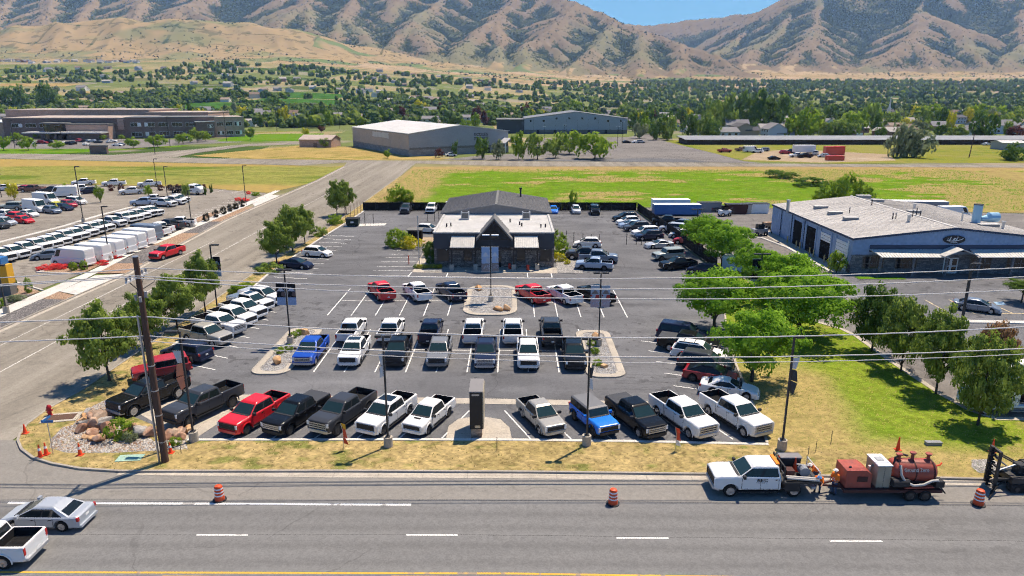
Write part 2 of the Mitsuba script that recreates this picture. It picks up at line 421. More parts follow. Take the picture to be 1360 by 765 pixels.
def asphalt_tex(base, warm, streak_x=False, streak_y=False, crack=0.5):
    base, warm = mi.Color3f(*base), mi.Color3f(*warm)
    def f(p, n, uv):
        if streak_x:
            st = fbm(p.x / 26, p.y / 0.9) * 0.55 + fbm(p.x / 60, p.y / 2.2, 4.0) * 0.45
        elif streak_y:
            st = fbm(p.x / 0.9, p.y / 26) * 0.55 + fbm(p.x / 2.4, p.y / 60, 4.0) * 0.45
        else:
            st = fbm(p.x / 5, p.y / 1.7) * 0.6 + fbm(p.x / 14, p.y / 14, 4.0) * 0.4
        g = noise(p.x / 0.07, p.y / 0.07) * 0.6 + noise(p.x / 0.2, p.y / 0.2) * 0.4
        c = base * (1 - st) + warm * st
        c = c * (0.72 + 0.56 * st) * (0.82 + 0.36 * g)
        blot = smoothstep(0.66, 0.8, fbm(p.x / 1.6, p.y / 1.6, 9.0))
        c = c * (1 - 0.12 * blot)
        spot = smoothstep(0.73, 0.80, noise(p.x / 0.55, p.y / 0.55, 3.0)) * smoothstep(0.5, 0.62, fbm(p.x / 7, p.y / 7, 6.0))
        c = c * (1 - 0.30 * spot)
        arc = dr.sqrt(dr.square(p.x - 4 - 9 * noise(p.y / 30, 1.0)) + dr.square(p.y - 30))
        tyre = smoothstep(0.62, 0.75, fbm(arc / 0.28, dr.atan2(p.y - 30, p.x - 4) * 3, 2.0)) * smoothstep(0.45, 0.6, fbm(p.x / 12, p.y / 12, 11.0))
        c = c * (1 - 0.14 * tyre)
        wx, wy = p.x + 2.2 * fbm(p.x / 3, p.y / 3), p.y + 2.2 * fbm(p.x / 3, p.y / 3, 7.0)
        d1, d2, r = voronoi(wx / 13.0, wy / 13.0)
        c = c * (1 - crack * smoothstep(0.012, 0.004, d2 - d1))
        return c
    return {'type': 'diffuse', 'reflectance': mikit.proc(f)}

def highway_tex(p, n, uv):
    st = fbm(p.x / 26, p.y / 0.9) * 0.5 + fbm(p.x / 70, p.y / 2.4, 4.0) * 0.5
    g = noise(p.x / 0.07, p.y / 0.07) * 0.6 + noise(p.x / 0.2, p.y / 0.2) * 0.4
    y = p.y + 0.022 * dr.maximum(p.x, 0) + 0.12 * (noise(p.x / 9, 2.0) - 0.5)
    track = mi.Float(0)
    for yc_ in (37.55, 36.15, 34.45, 32.95, 29.0, 27.6):
        track += dr.exp(-dr.square((y - yc_) / 0.42))
    oil = mi.Float(0)
    for yc_ in (36.85, 33.7, 28.3):
        oil += dr.exp(-dr.square((y - yc_) / 0.30))
    c = mix((0.160, 0.160, 0.159), (0.212, 0.211, 0.208), st) * (0.82 + 0.36 * g)
    c = c * (1 - 0.20 * track * (0.6 + 0.6 * st)) * (1 - 0.13 * oil * fbm(p.x / 6, p.y / 2))
    shoulder = smoothstep(38.9, 39.3, y)
    c = mix(c, mix((0.245, 0.232, 0.212), (0.20, 0.192, 0.178), st) * (0.85 + 0.3 * g), shoulder)
    seam = dr.maximum(smoothstep(0.035, 0.015, dr.abs(y - 39.1 + 0.1 * noise(p.x / 3, 5.0))), smoothstep(0.03, 0.012, dr.abs(y - 35.5 + 0.1 * noise(p.x / 4, 8.0))))
    wx, wy = p.x + 1.6 * fbm(p.x / 2, p.y / 2), p.y + 1.6 * fbm(p.x / 2, p.y / 2, 7.0)
    d1, d2, r = voronoi(wx / 11.0, wy / 4.0)
    crack = smoothstep(0.014, 0.005, d2 - d1) * smoothstep(0.45, 0.6, fbm(p.x / 15, p.y / 6, 3.0))
    stain = smoothstep(0.68, 0.78, fbm(p.x / 1.1, p.y / 0.5, 12.0)) * smoothstep(0.5, 0.65, fbm(p.x / 9, p.y / 5, 2.0))
    return c * (1 - 0.45 * seam) * (1 - 0.16 * crack) * (1 - 0.12 * stain)
bs('highway_asphalt', {'type': 'diffuse', 'reflectance': mikit.proc(highway_tex)})
bs('street_asphalt', asphalt_tex((0.215, 0.195, 0.165), (0.265, 0.245, 0.21), streak_y=True, crack=0.16))
bs('lot_asphalt', asphalt_tex((0.124, 0.127, 0.136), (0.160, 0.163, 0.172), crack=0.2))
bs('worn_asphalt', asphalt_tex((0.215, 0.195, 0.17), (0.255, 0.235, 0.205), crack=0.16))
bs('right_asphalt', asphalt_tex((0.165, 0.155, 0.15), (0.205, 0.195, 0.185), crack=0.2))

def concrete_tex(base):
    base = mi.Color3f(*base)
    def f(p, n, uv):
        s = fbm(p.x / 1.3, p.y / 1.3, p.z)
        g = noise(p.x / 0.1, p.y / 0.1, p.z / 0.1)
        jx = dr.abs(p.x / 3.0 - dr.floor(p.x / 3.0) - 0.5)
        jy = dr.abs(p.y / 3.0 - dr.floor(p.y / 3.0) - 0.5)
        j = dr.maximum(smoothstep(0.492, 0.498, jx), smoothstep(0.492, 0.498, jy)) * smoothstep(0.7, 0.9, n.z)
        return base * (0.78 + 0.3 * s) * (0.88 + 0.24 * g) * (1 - 0.4 * j)
    return {'type': 'diffuse', 'reflectance': mikit.proc(f)}
bs('concrete', concrete_tex((0.44, 0.40, 0.34)))
bs('pale_concrete', concrete_tex((0.58, 0.56, 0.52)))
bs('kerb', concrete_tex((0.36, 0.33, 0.29)))

def paint_tex(base, wear):
    base = mi.Color3f(*base)
    def f(p, n, uv):
        w = smoothstep(wear, wear + 0.12, fbm(p.x / 0.5, p.y / 0.5))
        return mix(base, (0.22, 0.21, 0.2), w * 0.75)
    return {'type': 'diffuse', 'reflectance': mikit.proc(f)}
bs('white_paint', paint_tex((0.72, 0.72, 0.70), 0.66))
bs('yellow_paint', paint_tex((0.62, 0.36, 0.06), 0.64))
matte('roof_blue_paint', (0.28, 0.42, 0.55))
bs('pale_yellow_paint', paint_tex((0.62, 0.50, 0.30), 0.6))

def grass_tex(a, b, c, scale=1.0, clump=0.5):
    a, b, c = mi.Color3f(*a), mi.Color3f(*b), mi.Color3f(*c)
    def f(p, n, uv):
        big = fbm(p.x / (7 * scale), p.y / (7 * scale))
        mid = fbm(p.x / (1.5 * scale), p.y / (1.1 * scale), 3.0)
        fine = noise(p.x / 0.16, p.y / 0.12) * 0.5 + noise(p.x / 0.35, p.y / 0.3) * 0.5
        v = mix(a, b, smoothstep(0.38, 0.62, big * 0.5 + mid * 0.5))
        v = mix(v, c, smoothstep(0.54, 0.74, mid * 0.7 + (1 - big) * 0.3))
        return v * (1 - clump * 0.5 + clump * fine)
    return {'type': 'diffuse', 'reflectance': mikit.proc(f)}
bs('dry_grass', grass_tex((0.36, 0.275, 0.125), (0.29, 0.225, 0.095), (0.165, 0.17, 0.05), 0.8, 1.1))
def lawn_tex(p, n, uv):
    big = fbm(p.x / 9, p.y / 9)
    mid = fbm(p.x / 1.9, p.y / 1.3, 3.0)
    fine = noise(p.x / 0.16, p.y / 0.12) * 0.5 + noise(p.x / 0.35, p.y / 0.3) * 0.5
    g = mix((0.125, 0.205, 0.016), (0.200, 0.245, 0.030), mid)
    dry = mix((0.36, 0.275, 0.115), (0.28, 0.225, 0.085), mid)
    a = smoothstep(27.0, 22.5, p.x - 0.10 * (p.y - 45) + 7 * (big - 0.5)) * smoothstep(66, 58, p.y)
    b = smoothstep(47.5, 44.5, p.y + 5 * (big - 0.5))
    c = smoothstep(0.60, 0.72, mid * 0.55 + big * 0.45)
    mow = 0.94 + 0.12 * smoothstep(-0.2, 0.2, dr.sin((p.x * 0.75 + p.y * 0.66) * 3.2))
    t = dr.clip(dr.maximum(dr.maximum(a, b), c * 0.8), 0, 1)
    return mix(g * mow, dry, t * smoothstep(0.15, 0.5, fine + t * 0.5)) * (0.6 + 0.8 * fine)
bs('lawn', {'type': 'diffuse', 'reflectance': mikit.proc(lawn_tex)})

def mid_field_tex(p, n, uv):
    big = fbm(p.x / 30, p.y / 14)
    mid = fbm(p.x / 7, p.y / 3.5, 3.0)
    fine = fbm(p.x / 1.3, p.y / 0.9, 5.0)
    g = mix((0.085, 0.190, 0.010), (0.150, 0.225, 0.020), mid)
    dry = mix((0.34, 0.245, 0.12), (0.27, 0.21, 0.075), fine)
    edge = smoothstep(228, 240, p.y + 14 * (mid - 0.5))
    side = smoothstep(-19, -24, p.x + 5 * (mid - 0.5))
    right = smoothstep(60, 105, p.x) * 0.11
    patch = smoothstep(0.57 - right, 0.65 - right, big * 0.6 + mid * 0.4 + 0.1 * smoothstep(0, 20, p.x) * smoothstep(200, 212, p.y))
    low = smoothstep(160, 154, p.y + 6 * (mid - 0.5)) * 0.8
    t = dr.maximum(dr.maximum(edge, side), dr.maximum(patch * 0.9, low))
    t = t * smoothstep(0.15, 0.5, fine + t * 0.4)
    weed = smoothstep(0.5, 0.7, fbm(p.x / 3.2, p.y / 1.8, 15.0))
    g = mix(g, (0.20, 0.195, 0.055), weed * 0.28)
    return mix(g, dry, dr.clip(t, 0, 1)) * (0.62 + 0.76 * fine)
bs('mid_field', {'type': 'diffuse', 'reflectance': mikit.proc(mid_field_tex)})

def left_field_tex(p, n, uv):
    big = fbm(p.x / 40, p.y / 12)
    mid = fbm(p.x / 9, p.y / 3.0, 3.0)
    fine = fbm(p.x / 1.3, p.y / 0.9, 5.0)
    g = mix((0.16, 0.185, 0.040), (0.255, 0.235, 0.070), mid)
    g = mix(g, (0.11, 0.155, 0.025), smoothstep(0.5, 0.65, big))
    dry = mix((0.36, 0.265, 0.10), (0.27, 0.20, 0.06), fine)
    edge = dr.maximum(smoothstep(246, 256, p.y + 8 * (mid - 0.5)), smoothstep(203, 194, p.y + 8 * (mid - 0.5)))
    return mix(g, dry, edge) * (0.68 + 0.64 * fine)
bs('left_field', {'type': 'diffuse', 'reflectance': mikit.proc(left_field_tex)})

def gravel_tex(cols, size):
    cols = [mi.Color3f(*c) for c in cols]
    def f(p, n, uv):
        d1, d2, r = voronoi(p.x / size, p.y / size)
        c = mix(cols[0], cols[1], smoothstep(0.3, 0.6, r))
        c = mix(c, cols[2], smoothstep(0.75, 0.85, r))
        return c * (0.35 + 0.65 * smoothstep(0.0, 0.28, d2 - d1))
    return {'type': 'diffuse', 'reflectance': mikit.proc(f)}
bs('grey_gravel', gravel_tex(((0.36, 0.35, 0.34), (0.24, 0.235, 0.23), (0.48, 0.46, 0.44)), 0.14))
bs('dark_gravel', gravel_tex(((0.13, 0.125, 0.125), (0.2, 0.19, 0.185), (0.3, 0.28, 0.27)), 0.14))
bs('tan_gravel', gravel_tex(((0.40, 0.27, 0.185), (0.33, 0.22, 0.15), (0.47, 0.35, 0.26)), 0.14))
bs('white_gravel', gravel_tex(((0.40, 0.375, 0.34), (0.29, 0.265, 0.235), (0.50, 0.48, 0.45)), 0.2))
bs('dirt', grass_tex((0.36, 0.285, 0.20), (0.30, 0.235, 0.16), (0.40, 0.33, 0.25), 3.0, 0.4))
bs('dry_lot', grass_tex((0.36, 0.265, 0.10), (0.29, 0.22, 0.08), (0.20, 0.19, 0.05), 4.0, 0.5))
bs('bright_lawn', grass_tex((0.085, 0.185, 0.012), (0.11, 0.20, 0.02), (0.14, 0.19, 0.03), 4.0, 0.3))
bs('pale_lawn', grass_tex((0.19, 0.20, 0.035), (0.22, 0.205, 0.06), (0.14, 0.18, 0.03), 4.0, 0.3))

# ------------------------------------------------------------------ roads
CORNER = [G(*q) for q in ((159, 627), (106, 623.5), (70, 617), (44, 609), (29, 598), (24, 586), (27, 577), (36, 565), (52, 553), (66, 543))]
KERB_S = [(60, 40.3), (40, 41.0), (27.2, 41.6), (13.2, 42.05), (0, 42.35), (-12, 42.45)]
SOUTH_KERB = KERB_S + CORNER + [(-37.1, 56), (-37.0, 75), (-36.8, 100), (-35.2, 124), (-34.9, 160), (-34.9, 218), (-35.6, 250)]
WEST_KERB = [(-120, 43.5), (-64, 44.5), (-59.5, 47), (-57, 52), (-56, 60), (-55.7, 72), (-55.3, 86), (-54.9, 97), (-56.0, 108), (-58.3, 141), (-58.3, 157), (-57.9, 208), (-59.5, 250)]
yc = CORNER[-1][1]
struct('highway', sheet([(-260, -150), (260, -150), (260, 36), (120, 38.5)] + KERB_S + [q for q in CORNER if q[1] <= 47.0] + [(-37.0, 47.0), (-59.5, 47.0), (-64, 44.5), (-120, 43.5), (-260, 43)], 0.0), 'mat_highway_asphalt')
struct('side_street', sheet([(-59.5, 47.0), (-37.0, 47.0)] + [q for q in CORNER if q[1] > 47.0] + SOUTH_KERB[-7:] + [(-35.4, 262), (-62, 266)] + WEST_KERB[2:][::-1], 0.0), 'mat_street_asphalt')
struct('gutter', strip([(x, y - 0.35) for x, y in KERB_S] + [CORNER[0]], 0.75, -0.05, 0.012), 'mat_concrete')
CC = [(x * 1.0 - 0.0, y) for x, y in CORNER]
def offset_line(l, d):
    from shapely.geometry import LineString
    o = LineString(l).offset_curve(d)
    return list(o.coords)
struct('gutter', strip(offset_line(CORNER, -0.75), 1.5, -0.05, 0.014), 'mat_concrete')
struct('kerb', strip(SOUTH_KERB, 0.17, -0.05, 0.14), 'mat_kerb')
struct('kerb', strip(WEST_KERB, 0.17, -0.05, 0.14), 'mat_kerb')
struct('gutter', strip(offset_line(WEST_KERB, -0.4), 0.55, -0.05, 0.012), 'mat_concrete')
struct('cross_street', sheet([G(0, 210.5), G(200, 215), G(400, 219.5), (-62, 266), (-35.4, 262), G(680, 221), G(1020, 221.2), G(1360, 222.5), (320, 250), (320, 262), G(1360, 219.5), G(1020, 217.2), G(860, 215.5), G(680, 214), G(480, 213), G(340, 211.5), G(0, 203.5), (-340, 300), (-340, 285)], 0.004), 'mat_street_asphalt')

def mark(name, rects, bsdf, z=0.008):
    mb = MB()
    for x0, x1, y0, y1 in rects:
        mb.quad((x0, y0, z), (x1, y0, z), (x1, y1, z), (x0, y1, z))
    return struct(name, mb.get(), bsdf)

def line_mark(name, segs, w, bsdf, z=0.008):
    mb = MB()
    for (ax, ay), (bx, by) in segs:
        d = np.array([bx - ax, by - ay])
        d = d / np.linalg.norm(d)
        n = np.array([-d[1], d[0]]) * w / 2
        mb.quad((ax - n[0], ay - n[1], z), (bx - n[0], by - n[1], z), (bx + n[0], by + n[1], z), (ax + n[0], ay + n[1], z))
    return struct(name, mb.get(), bsdf)

line_mark('edge_line', [((-31.6, 38.72), (-6.3, 38.5)), ((-60, 38.8), (-34, 38.75))], 0.2, 'mat_white_paint')
for k in range(-4, 5):
    x0 = -18.35 + 12.19 * k
    y0 = 35.4 - max(0, (x0 + 6)) * 0.024
    line_mark('lane_dash', [((x0, y0), (x0 + 3.0, y0 - 0.02))], 0.12, 'mat_white_paint')
line_mark('yellow_line', [((-80, 32.2), (-25, 32.1)), ((-25, 32.1), (0, 32.0)), ((0, 32.0), (60, 30.6))], 0.14, 'mat_yellow_paint')
for k in range(-4, 5):
    x0 = -18.6 + 12.19 * k
    line_mark('yellow_dash', [((x0, 31.75 - max(0, x0) * 0.022), (x0 + 3.1, 31.73 - max(0, x0) * 0.022))], 0.14, 'mat_yellow_paint')
line_mark('street_line', [((-47.2, 58), (-47.6, 190))], 0.12, 'mat_pale_concrete', 0.007)
line_mark('street_seam', [((-52.2, 52), (-52.0, 120))], 0.12, 'mat_pale_concrete', 0.007)

# ------------------------------------------------------------------ the dealer's lot
LOT_W = [(-31.2, 51.5), (-34.3, 62.8), (-34.6, 71.7), (-33.9, 83), (-34.6, 96), (-34.0, 120), (-32.7, 143), (-32.4, 153)]
LOT_E = [(27.3, 153), (29.3, 103), (29.0, 95), (26.5, 84), (23.5, 73), (21.2, 62), (19.4, 50), (18.7, 46.4)]
LOT = [(-24.5, 47.0), (-26.5, 48.5)] + LOT_W + LOT_E + [(9.4, 46.8), (0, 46.95)]
struct('parking_lot', sheet(LOT, 0.004), 'mat_lot_asphalt')
struct('concrete_pad', sheet([(-25.6, 47.05), (-23.6, 47.05), (-21.6, 54.0), (-21.6, 55.1), (-26.6, 55.1), (-30.6, 52.0), (-26.5, 48.7)], 0.016), 'mat_concrete')
struct('concrete_strip', sheet([(-21.6, 53.9), (13.9, 52.7), (14.6, 53.6), (-21.6, 55.1)], 0.016), 'mat_concrete')
struct('concrete_apron', sheet([(-4.9, 47.02), (0.0, 46.98), (-0.2, 49.0), (-0.9, 50.4), (-2.6, 51.0), (-4.2, 50.5), (-4.9, 49.2)], 0.016), 'mat_concrete')
struct('kerb', strip([(-24.0, 46.85), (-8.9, 46.9), (0, 46.85), (9.4, 46.6), (18.7, 46.15)], 0.32, -0.05, 0.13), 'mat_pale_concrete')
struct('kerb', strip(LOT_W, 0.3, -0.05, 0.13), 'mat_pale_concrete')
struct('kerb', strip(LOT_E[1:], 0.2, -0.05, 0.12), 'mat_concrete')

rows = []
for k in range(10):
    x = -18.3 + 2.83 * k
    rows.append(((x, 60.1), (x + 0.05, 72.4)))
rows.append(((-18.4, 66.2), (5.2, 65.6)))
line_mark('stall_lines', rows, 0.11, 'mat_white_paint', 0.010)
rows = [((-21.4, 77.4), (-21.3, 89.0))] + [((-21.4 + 2.79 * k, 77.3 - 0.02 * k), (-21.4 + 2.79 * k, 89.0)) for k in range(1, 6)] + [((2.6 + 2.66 * k, 76.7 - 0.03 * k), (2.6 + 2.66 * k, 88.2)) for k in range(5)]
rows += [((-21.4, 83.5), (-7.0, 83.4)), ((2.4, 82.7), (13.3, 82.5))]
line_mark('stall_lines', rows, 0.11, 'mat_white_paint', 0.010)
rows = []
for k in range(9):
    y = 95.9 + 2.72 * k
    rows.append(((-20.3 + 0.12 * k, y), (-14.6, y + 0.05)))
line_mark('stall_lines', rows, 0.13, 'mat_white_paint', 0.010)
line_mark('stall_lines', [((-33.4, 92 + 3.0 * k), (-28.4, 90.9 + 3.0 * k)) for k in range(12)], 0.13, 'mat_white_paint', 0.010)
line_mark('stall_lines', [((-32.8, 69.0 + 2.95 * k), (-27.6, 66.6 + 2.95 * k)) for k in range(-2, 6)], 0.11, 'mat_white_paint', 0.010)
line_mark('stall_lines', [((-21.0 + 3.15 * k, 47.2), (-19.2 + 3.15 * k, 52.0)) for k in range(6)] + [((1.4 + 3.0 * k, 47.1), (-0.6 + 3.0 * k, 52.0)) for k in range(6)], 0.11, 'mat_white_paint', 0.010)
line_mark('stall_lines', [((19.5 - 0.2 * k, 55 + 2.9 * k), (14.2 - 0.2 * k, 57.0 + 2.9 * k)) for k in range(5)], 0.11, 'mat_white_paint', 0.010)
line_mark('stall_lines', [((-14.6, 95.2), (5.6, 94.6)), ((-14.6, 95.2), (-14.4, 97.6)), ((-9.2, 95.1), (-9.2, 97.3)), ((2.2, 94.8), (2.2, 97.2)), ((5.6, 94.6), (5.6, 97.0))], 0.14, 'mat_white_paint', 0.010)

def island(cx, cy, w, h, gravel, name='traffic_island', rz=0.0):
    struct(name, slab(rrect(cx, cy, w, h, min(w, h) * 0.34, 8, rz), -0.02, 0.14, [rrect(cx, cy, w - 1.3, h - 1.3, min(w, h) * 0.30 - 0.1, 8, rz)]), 'mat_concrete')
    struct('gravel_bed', sheet(rrect(cx, cy, w - 1.28, h - 1.28, min(w, h) * 0.30 - 0.1, 8, rz), 0.10), gravel)
island(-22.3, 66.0, 3.6, 13.2, 'mat_grey_gravel')
island(8.6, 65.2, 3.6, 13.0, 'mat_grey_gravel')
island(-2.6, 83.6, 6.4, 13.0, 'mat_grey_gravel')
struct('concrete_walk', sheet([(-14.4, 97.7), (-13.0, 97.6), (6.5, 97.0), (6.6, 100.4), (-11.4, 101.0), (-12.6, 101.0), (-13.2, 114.5), (-14.4, 114.5)], 0.014), 'mat_concrete')
struct('planting_bed', sheet([(-12.7, 97.9), (-8.4, 97.8), (-8.4, 99.2), (-11.6, 99.4), (-11.6, 112), (-12.9, 112)], 0.05), 'mat_grey_gravel')
struct('planting_bed', sheet([(6.5, 97.2), (10.2, 96.8), (10.4, 113), (7.0, 113)], 0.05), 'mat_grey_gravel')
struct('planting_bed', sheet([(-17.4, 115.0), (-11.6, 115.0), (-11.6, 123), (-16.6, 123)], 0.05), 'mat_dirt')

# ------------------------------------------------------------------ verges, lawns, planting
VERGE = KERB_S[2:] + CORNER + SOUTH_KERB[len(KERB_S) + len(CORNER):-1] + [(-33.0, 218), (-32.5, 153)] + LOT_W[::-1] + [(-26.5, 48.5), (-24.5, 47.0), (-24.0, 46.7), (0, 46.7), (9.4, 46.45), (18.7, 46.0), (23.0, 45.6), (25.5, 43.8)]
struct('dry_verge', sheet(VERGE, 0.09), 'mat_dry_grass')
struct('lawn', sheet([(25.5, 43.8), (23.0, 45.6), (18.7, 46.0)] + LOT_E[::-1][:-1] + [(31.5, 103), (33.2, 76), (35.8, 72.2), (36.2, 69.8), (36.1, 62.8), (36.4, 55.0), (36.9, 52.0), (38.0, 50.2), (120, 48.4), (120, 38.7), (60, 40.4), (40, 41.1), (27.2, 41.7)], 0.088), 'mat_lawn')
struct('kerb', strip([(33.2, 76), (35.8, 72.2), (36.3, 69.8), (36.2, 62.8), (36.5, 55.0), (37.0, 52.0), (38.1, 50.3), (120, 48.5)], 0.5, -0.05, 0.13), 'mat_concrete')
struct('rock_bed', sheet([G(*q) for q in ((145, 530), (125, 540), (108, 552), (97, 566), (82, 570), (68, 585), (66, 596), (88, 603), (150, 603), (250, 598), (246, 584), (205, 588), (190, 575), (150, 560), (142, 550))], 0.10), 'mat_white_gravel')
struct('dirt_patch', sheet([G(*q) for q in ((1290, 612), (1318, 611), (1328, 618), (1326, 628), (1300, 630), (1290, 622))], 0.096), 'mat_grey_gravel')

# ------------------------------------------------------------------ the lot across the street
struct('far_lot', sheet([(-62.5, 78), (-61.4, 97), (-62.6, 118), (-63.0, 153), (-63.4, 181), (-88, 193), (-124, 199), (-180, 199), (-180, 78)], 0.004), 'mat_worn_asphalt')
struct('sidewalk', sheet([(-58.8, 60), (-58.75, 87.5), (-59.0, 93), (-60.5, 108), (-60.9, 116), (-60.6, 159), (-61.4, 186), (-62.9, 186), (-62.8, 153), (-62.3, 113), (-60.95, 96.6), (-61.0, 88), (-60.8, 60)], 0.030), 'mat_pale_concrete')
struct('driveway_apron', sheet([(-58.75, 87.5), (-55.3, 85.7), (-55.0, 96.8), (-58.9, 95.8)], 0.024), 'mat_pale_concrete')
struct('driveway_apron', sheet([(-60.6, 163), (-58.3, 158), (-58.1, 176), (-61.2, 178)], 0.024), 'mat_pale_concrete')
struct('gravel_strip', sheet([(-58.7, 60), (-55.9, 60), (-55.7, 72), (-55.5, 83.6), (-58.7, 84)], 0.06), 'mat_dark_gravel')
struct('gravel_strip', sheet([(-58.7, 84), (-55.5, 83.6), (-55.4, 85.4), (-58.7, 87.2)], 0.06), 'mat_tan_gravel')
for y0, y1, m in ((96.9, 103, 'tan'), (103, 116, 'dark'), (116, 127, 'tan'), (127, 139, 'dark'), (139, 158, 'tan')):
    xs = [np.interp(y, [97, 108, 141, 158], [-55.0, -56.1, -58.4, -58.3]) - 0.1 for y in (y0, y1)]
    xw = [np.interp(y, [93, 108, 116, 159], [-58.9, -60.4, -60.8, -60.5]) for y in (y0, y1)]
    struct('gravel_strip', sheet([(xw[0], y0), (xs[0], y0), (xs[1], y1), (xw[1], y1)], 0.06), f'mat_{m}_gravel')
struct('planter_bed', sheet([(-68.0, 97.6), (-61.3, 96.8), (-61.8, 105), (-62.5, 118), (-63.0, 150), (-65.2, 150), (-65.2, 118), (-65.5, 104), (-67, 100)], 0.05), 'mat_tan_gravel')
struct('planter_bed', sheet([(-65.4, 104), (-62.0, 104), (-62.4, 112), (-65.2, 112)], 0.056), 'mat_dark_gravel')
struct('planter_bed', sheet([(-65.2, 127), (-62.7, 127), (-62.8, 139), (-65.2, 139)], 0.056), 'mat_dark_gravel')
struct('kerb', strip([(-61.2, 96.5), (-68.2, 97.5), (-66.9, 100.5), (-65.6, 104), (-65.3, 118), (-65.3, 150)], 0.25, -0.02, 0.13), 'mat_pale_concrete')
struct('planter_bed', sheet([(-61.2, 87.4), (-68.0, 91.6), (-69.5, 90.6), (-75, 80), (-75, 70), (-61.2, 70)], 0.05), 'mat_tan_gravel')
struct('kerb', strip([(-61.2, 87.9), (-67.8, 92.2), (-69.9, 91), (-75.2, 80)], 0.25, -0.02, 0.13), 'mat_pale_concrete')
struct('planter_bed', sheet([(-61.2, 86.4), (-66, 84.6), (-66, 76), (-61.2, 76)], 0.056), 'mat_dark_gravel')
struct('kerb', strip([(-90.2, 100), (-88.4, 118.7), (-86.8, 132.8), (-87.0, 145.8), (-86.0, 158)], 1.0, -0.02, 0.12), 'mat_pale_concrete')
line_mark('stall_lines', [((-68 - 0.02 * k, 141 + 3.3 * k), (-63.6, 141 + 3.3 * k)) for k in range(9)], 0.14, 'mat_white_paint', 0.010)
line_mark('stall_lines', [((-100 + 5.5 * k, 184 - 0.6 * k), (-99 + 5.5 * k, 191 - 0.6 * k)) for k in range(6)], 0.25, 'mat_pale_concrete', 0.012)

# ------------------------------------------------------------------ fields and far lots
struct('left_field', sheet([G(0, 211), G(200, 215.5), G(400, 220), G(437, 221.5), (-60, 255), (-58.9, 225), (-58.4, 200), (-63.5, 182), (-88, 194), (-124, 200), (-200, 200), (-330, 240), (-330, 284)], -0.02), 'mat_left_field')
struct('mid_field', sheet([(-34.6, 250), (-34.6, 218), (-32.6, 154), (27.3, 153.2), (27.5, 158), (45, 158), (62, 156), (110, 150), (320, 145), (320, 249), G(1360, 222.6), G(1020, 221.3), G(680, 221.1)], -0.02), 'mat_mid_field')
struct('right_lot', sheet([(36.4, 70), (36.3, 63), (36.6, 55), (37.1, 52.2), (38.2, 50.4), (120, 48.6), (180, 60), (180, 146), (110, 149), (62, 155.5), (45, 157.5), (27.6, 157), (27.5, 153), (29.6, 103.5), (31.6, 103), (33.3, 76.2)], 0.0), 'mat_right_asphalt')
line_mark('bay_lines', [(G(1137, 398), G(1150, 408)), (G(1166, 398), G(1186, 411)), (G(1198, 398), G(1222, 414)), (G(1228, 398), G(1255, 413)), (G(1260, 398), G(1293, 416)), (G(1312, 401), G(1344, 416)), (G(1293, 416), G(1400, 417)), (G(1321, 408), G(1312, 412)), (G(1329, 411), G(1320, 415.5))], 0.16, 'mat_pale_yellow_paint', 0.016)
struct('bay_symbol', sheet([G(1319, 401), G(1332, 401), G(1337, 405), G(1324, 405)], 0.017), 'mat_roof_blue_paint')
struct('kerb', strip([G(1265, 427.5), G(1300, 428), G(1420, 430)], .9, -.02, .13), 'mat_pale_concrete')
struct('grey_forecourt', sheet([(38.2, 68), (110, 62), (110, 92), (70, 93), (46, 96.5), (44.5, 92)], 0.006), 'mat_lot_asphalt')
struct('arena_lot', sheet([G(585, 212.3), G(640, 206.3), G(690, 204), G(700, 184), G(835, 182), G(850, 178.5), G(868, 179.2), G(884, 188), G(950, 204), G(985, 213.5), G(1010, 216.6), G(860, 215.2), G(680, 213.7)], 0.0), 'mat_right_asphalt')
struct('dark_patch', sheet([G(700, 213), G(860, 210), G(915, 211.5), G(945, 216), G(860, 215.1), G(700, 213.8)], 0.02), 'mat_lot_asphalt')
struct('dry_yard', sheet([G(255, 207), G(420, 191), G(560, 206), G(600, 211.5), G(480, 212.5), G(340, 211)], 0.0), 'mat_dry_lot')
struct('school_lot', sheet([G(-60, 197.6), G(165, 197.5), G(250, 192), G(325, 188.5), G(300, 186), G(165, 184.5), G(-60, 184.5)], 0.0), 'mat_right_asphalt')
struct('school_lawn', sheet([G(-60, 204), G(80, 204.3), G(150, 200), G(240, 195), G(255, 192), G(170, 197.6), G(-60, 197.6)], 0.01), 'mat_bright_lawn')
struct('school_lawn', sheet([G(285, 187.8), G(345, 188), G(395, 187), G(430, 183), G(430, 177), G(345, 178), G(310, 181)], 0.01), 'mat_bright_lawn')
struct('park_lawn', sheet([G(325, 177), G(440, 173), G(446, 163), G(600, 163.5), G(618, 152), G(330, 150.5)], 0.0), 'mat_pale_lawn')
struct('park_road', sheet([G(330, 175), G(440, 172), G(440, 170), G(330, 173)], 0.02), 'mat_right_asphalt')
struct('park_path', sheet([G(345, 166), G(410, 159), G(470, 157), G(470, 156), G(410, 157.6), G(345, 164)], 0.02), 'mat_pale_concrete')
struct('residential_street', sheet([G(600, 168), G(622, 168), G(628, 152), G(612, 152)], 0.02), 'mat_right_asphalt')
struct('far_street', sheet([G(-40, 206), G(0, 203.5), G(150, 205.8), G(250, 199), G(330, 191), G(420, 188), G(440, 190), G(330, 194), G(262, 203), G(235, 208.5)], 0.006), 'mat_street_asphalt')
struct('truck_yard', sheet([G(985, 212), G(1005, 202), G(1050, 198), G(1180, 205), G(1190, 213), G(1090, 216)], 0.0), 'mat_dirt')
struct('shed_field', sheet([G(880, 186), G(1360, 190.5), G(1420, 216), G(1100, 217), G(990, 214)], -0.02), 'mat_pale_lawn')

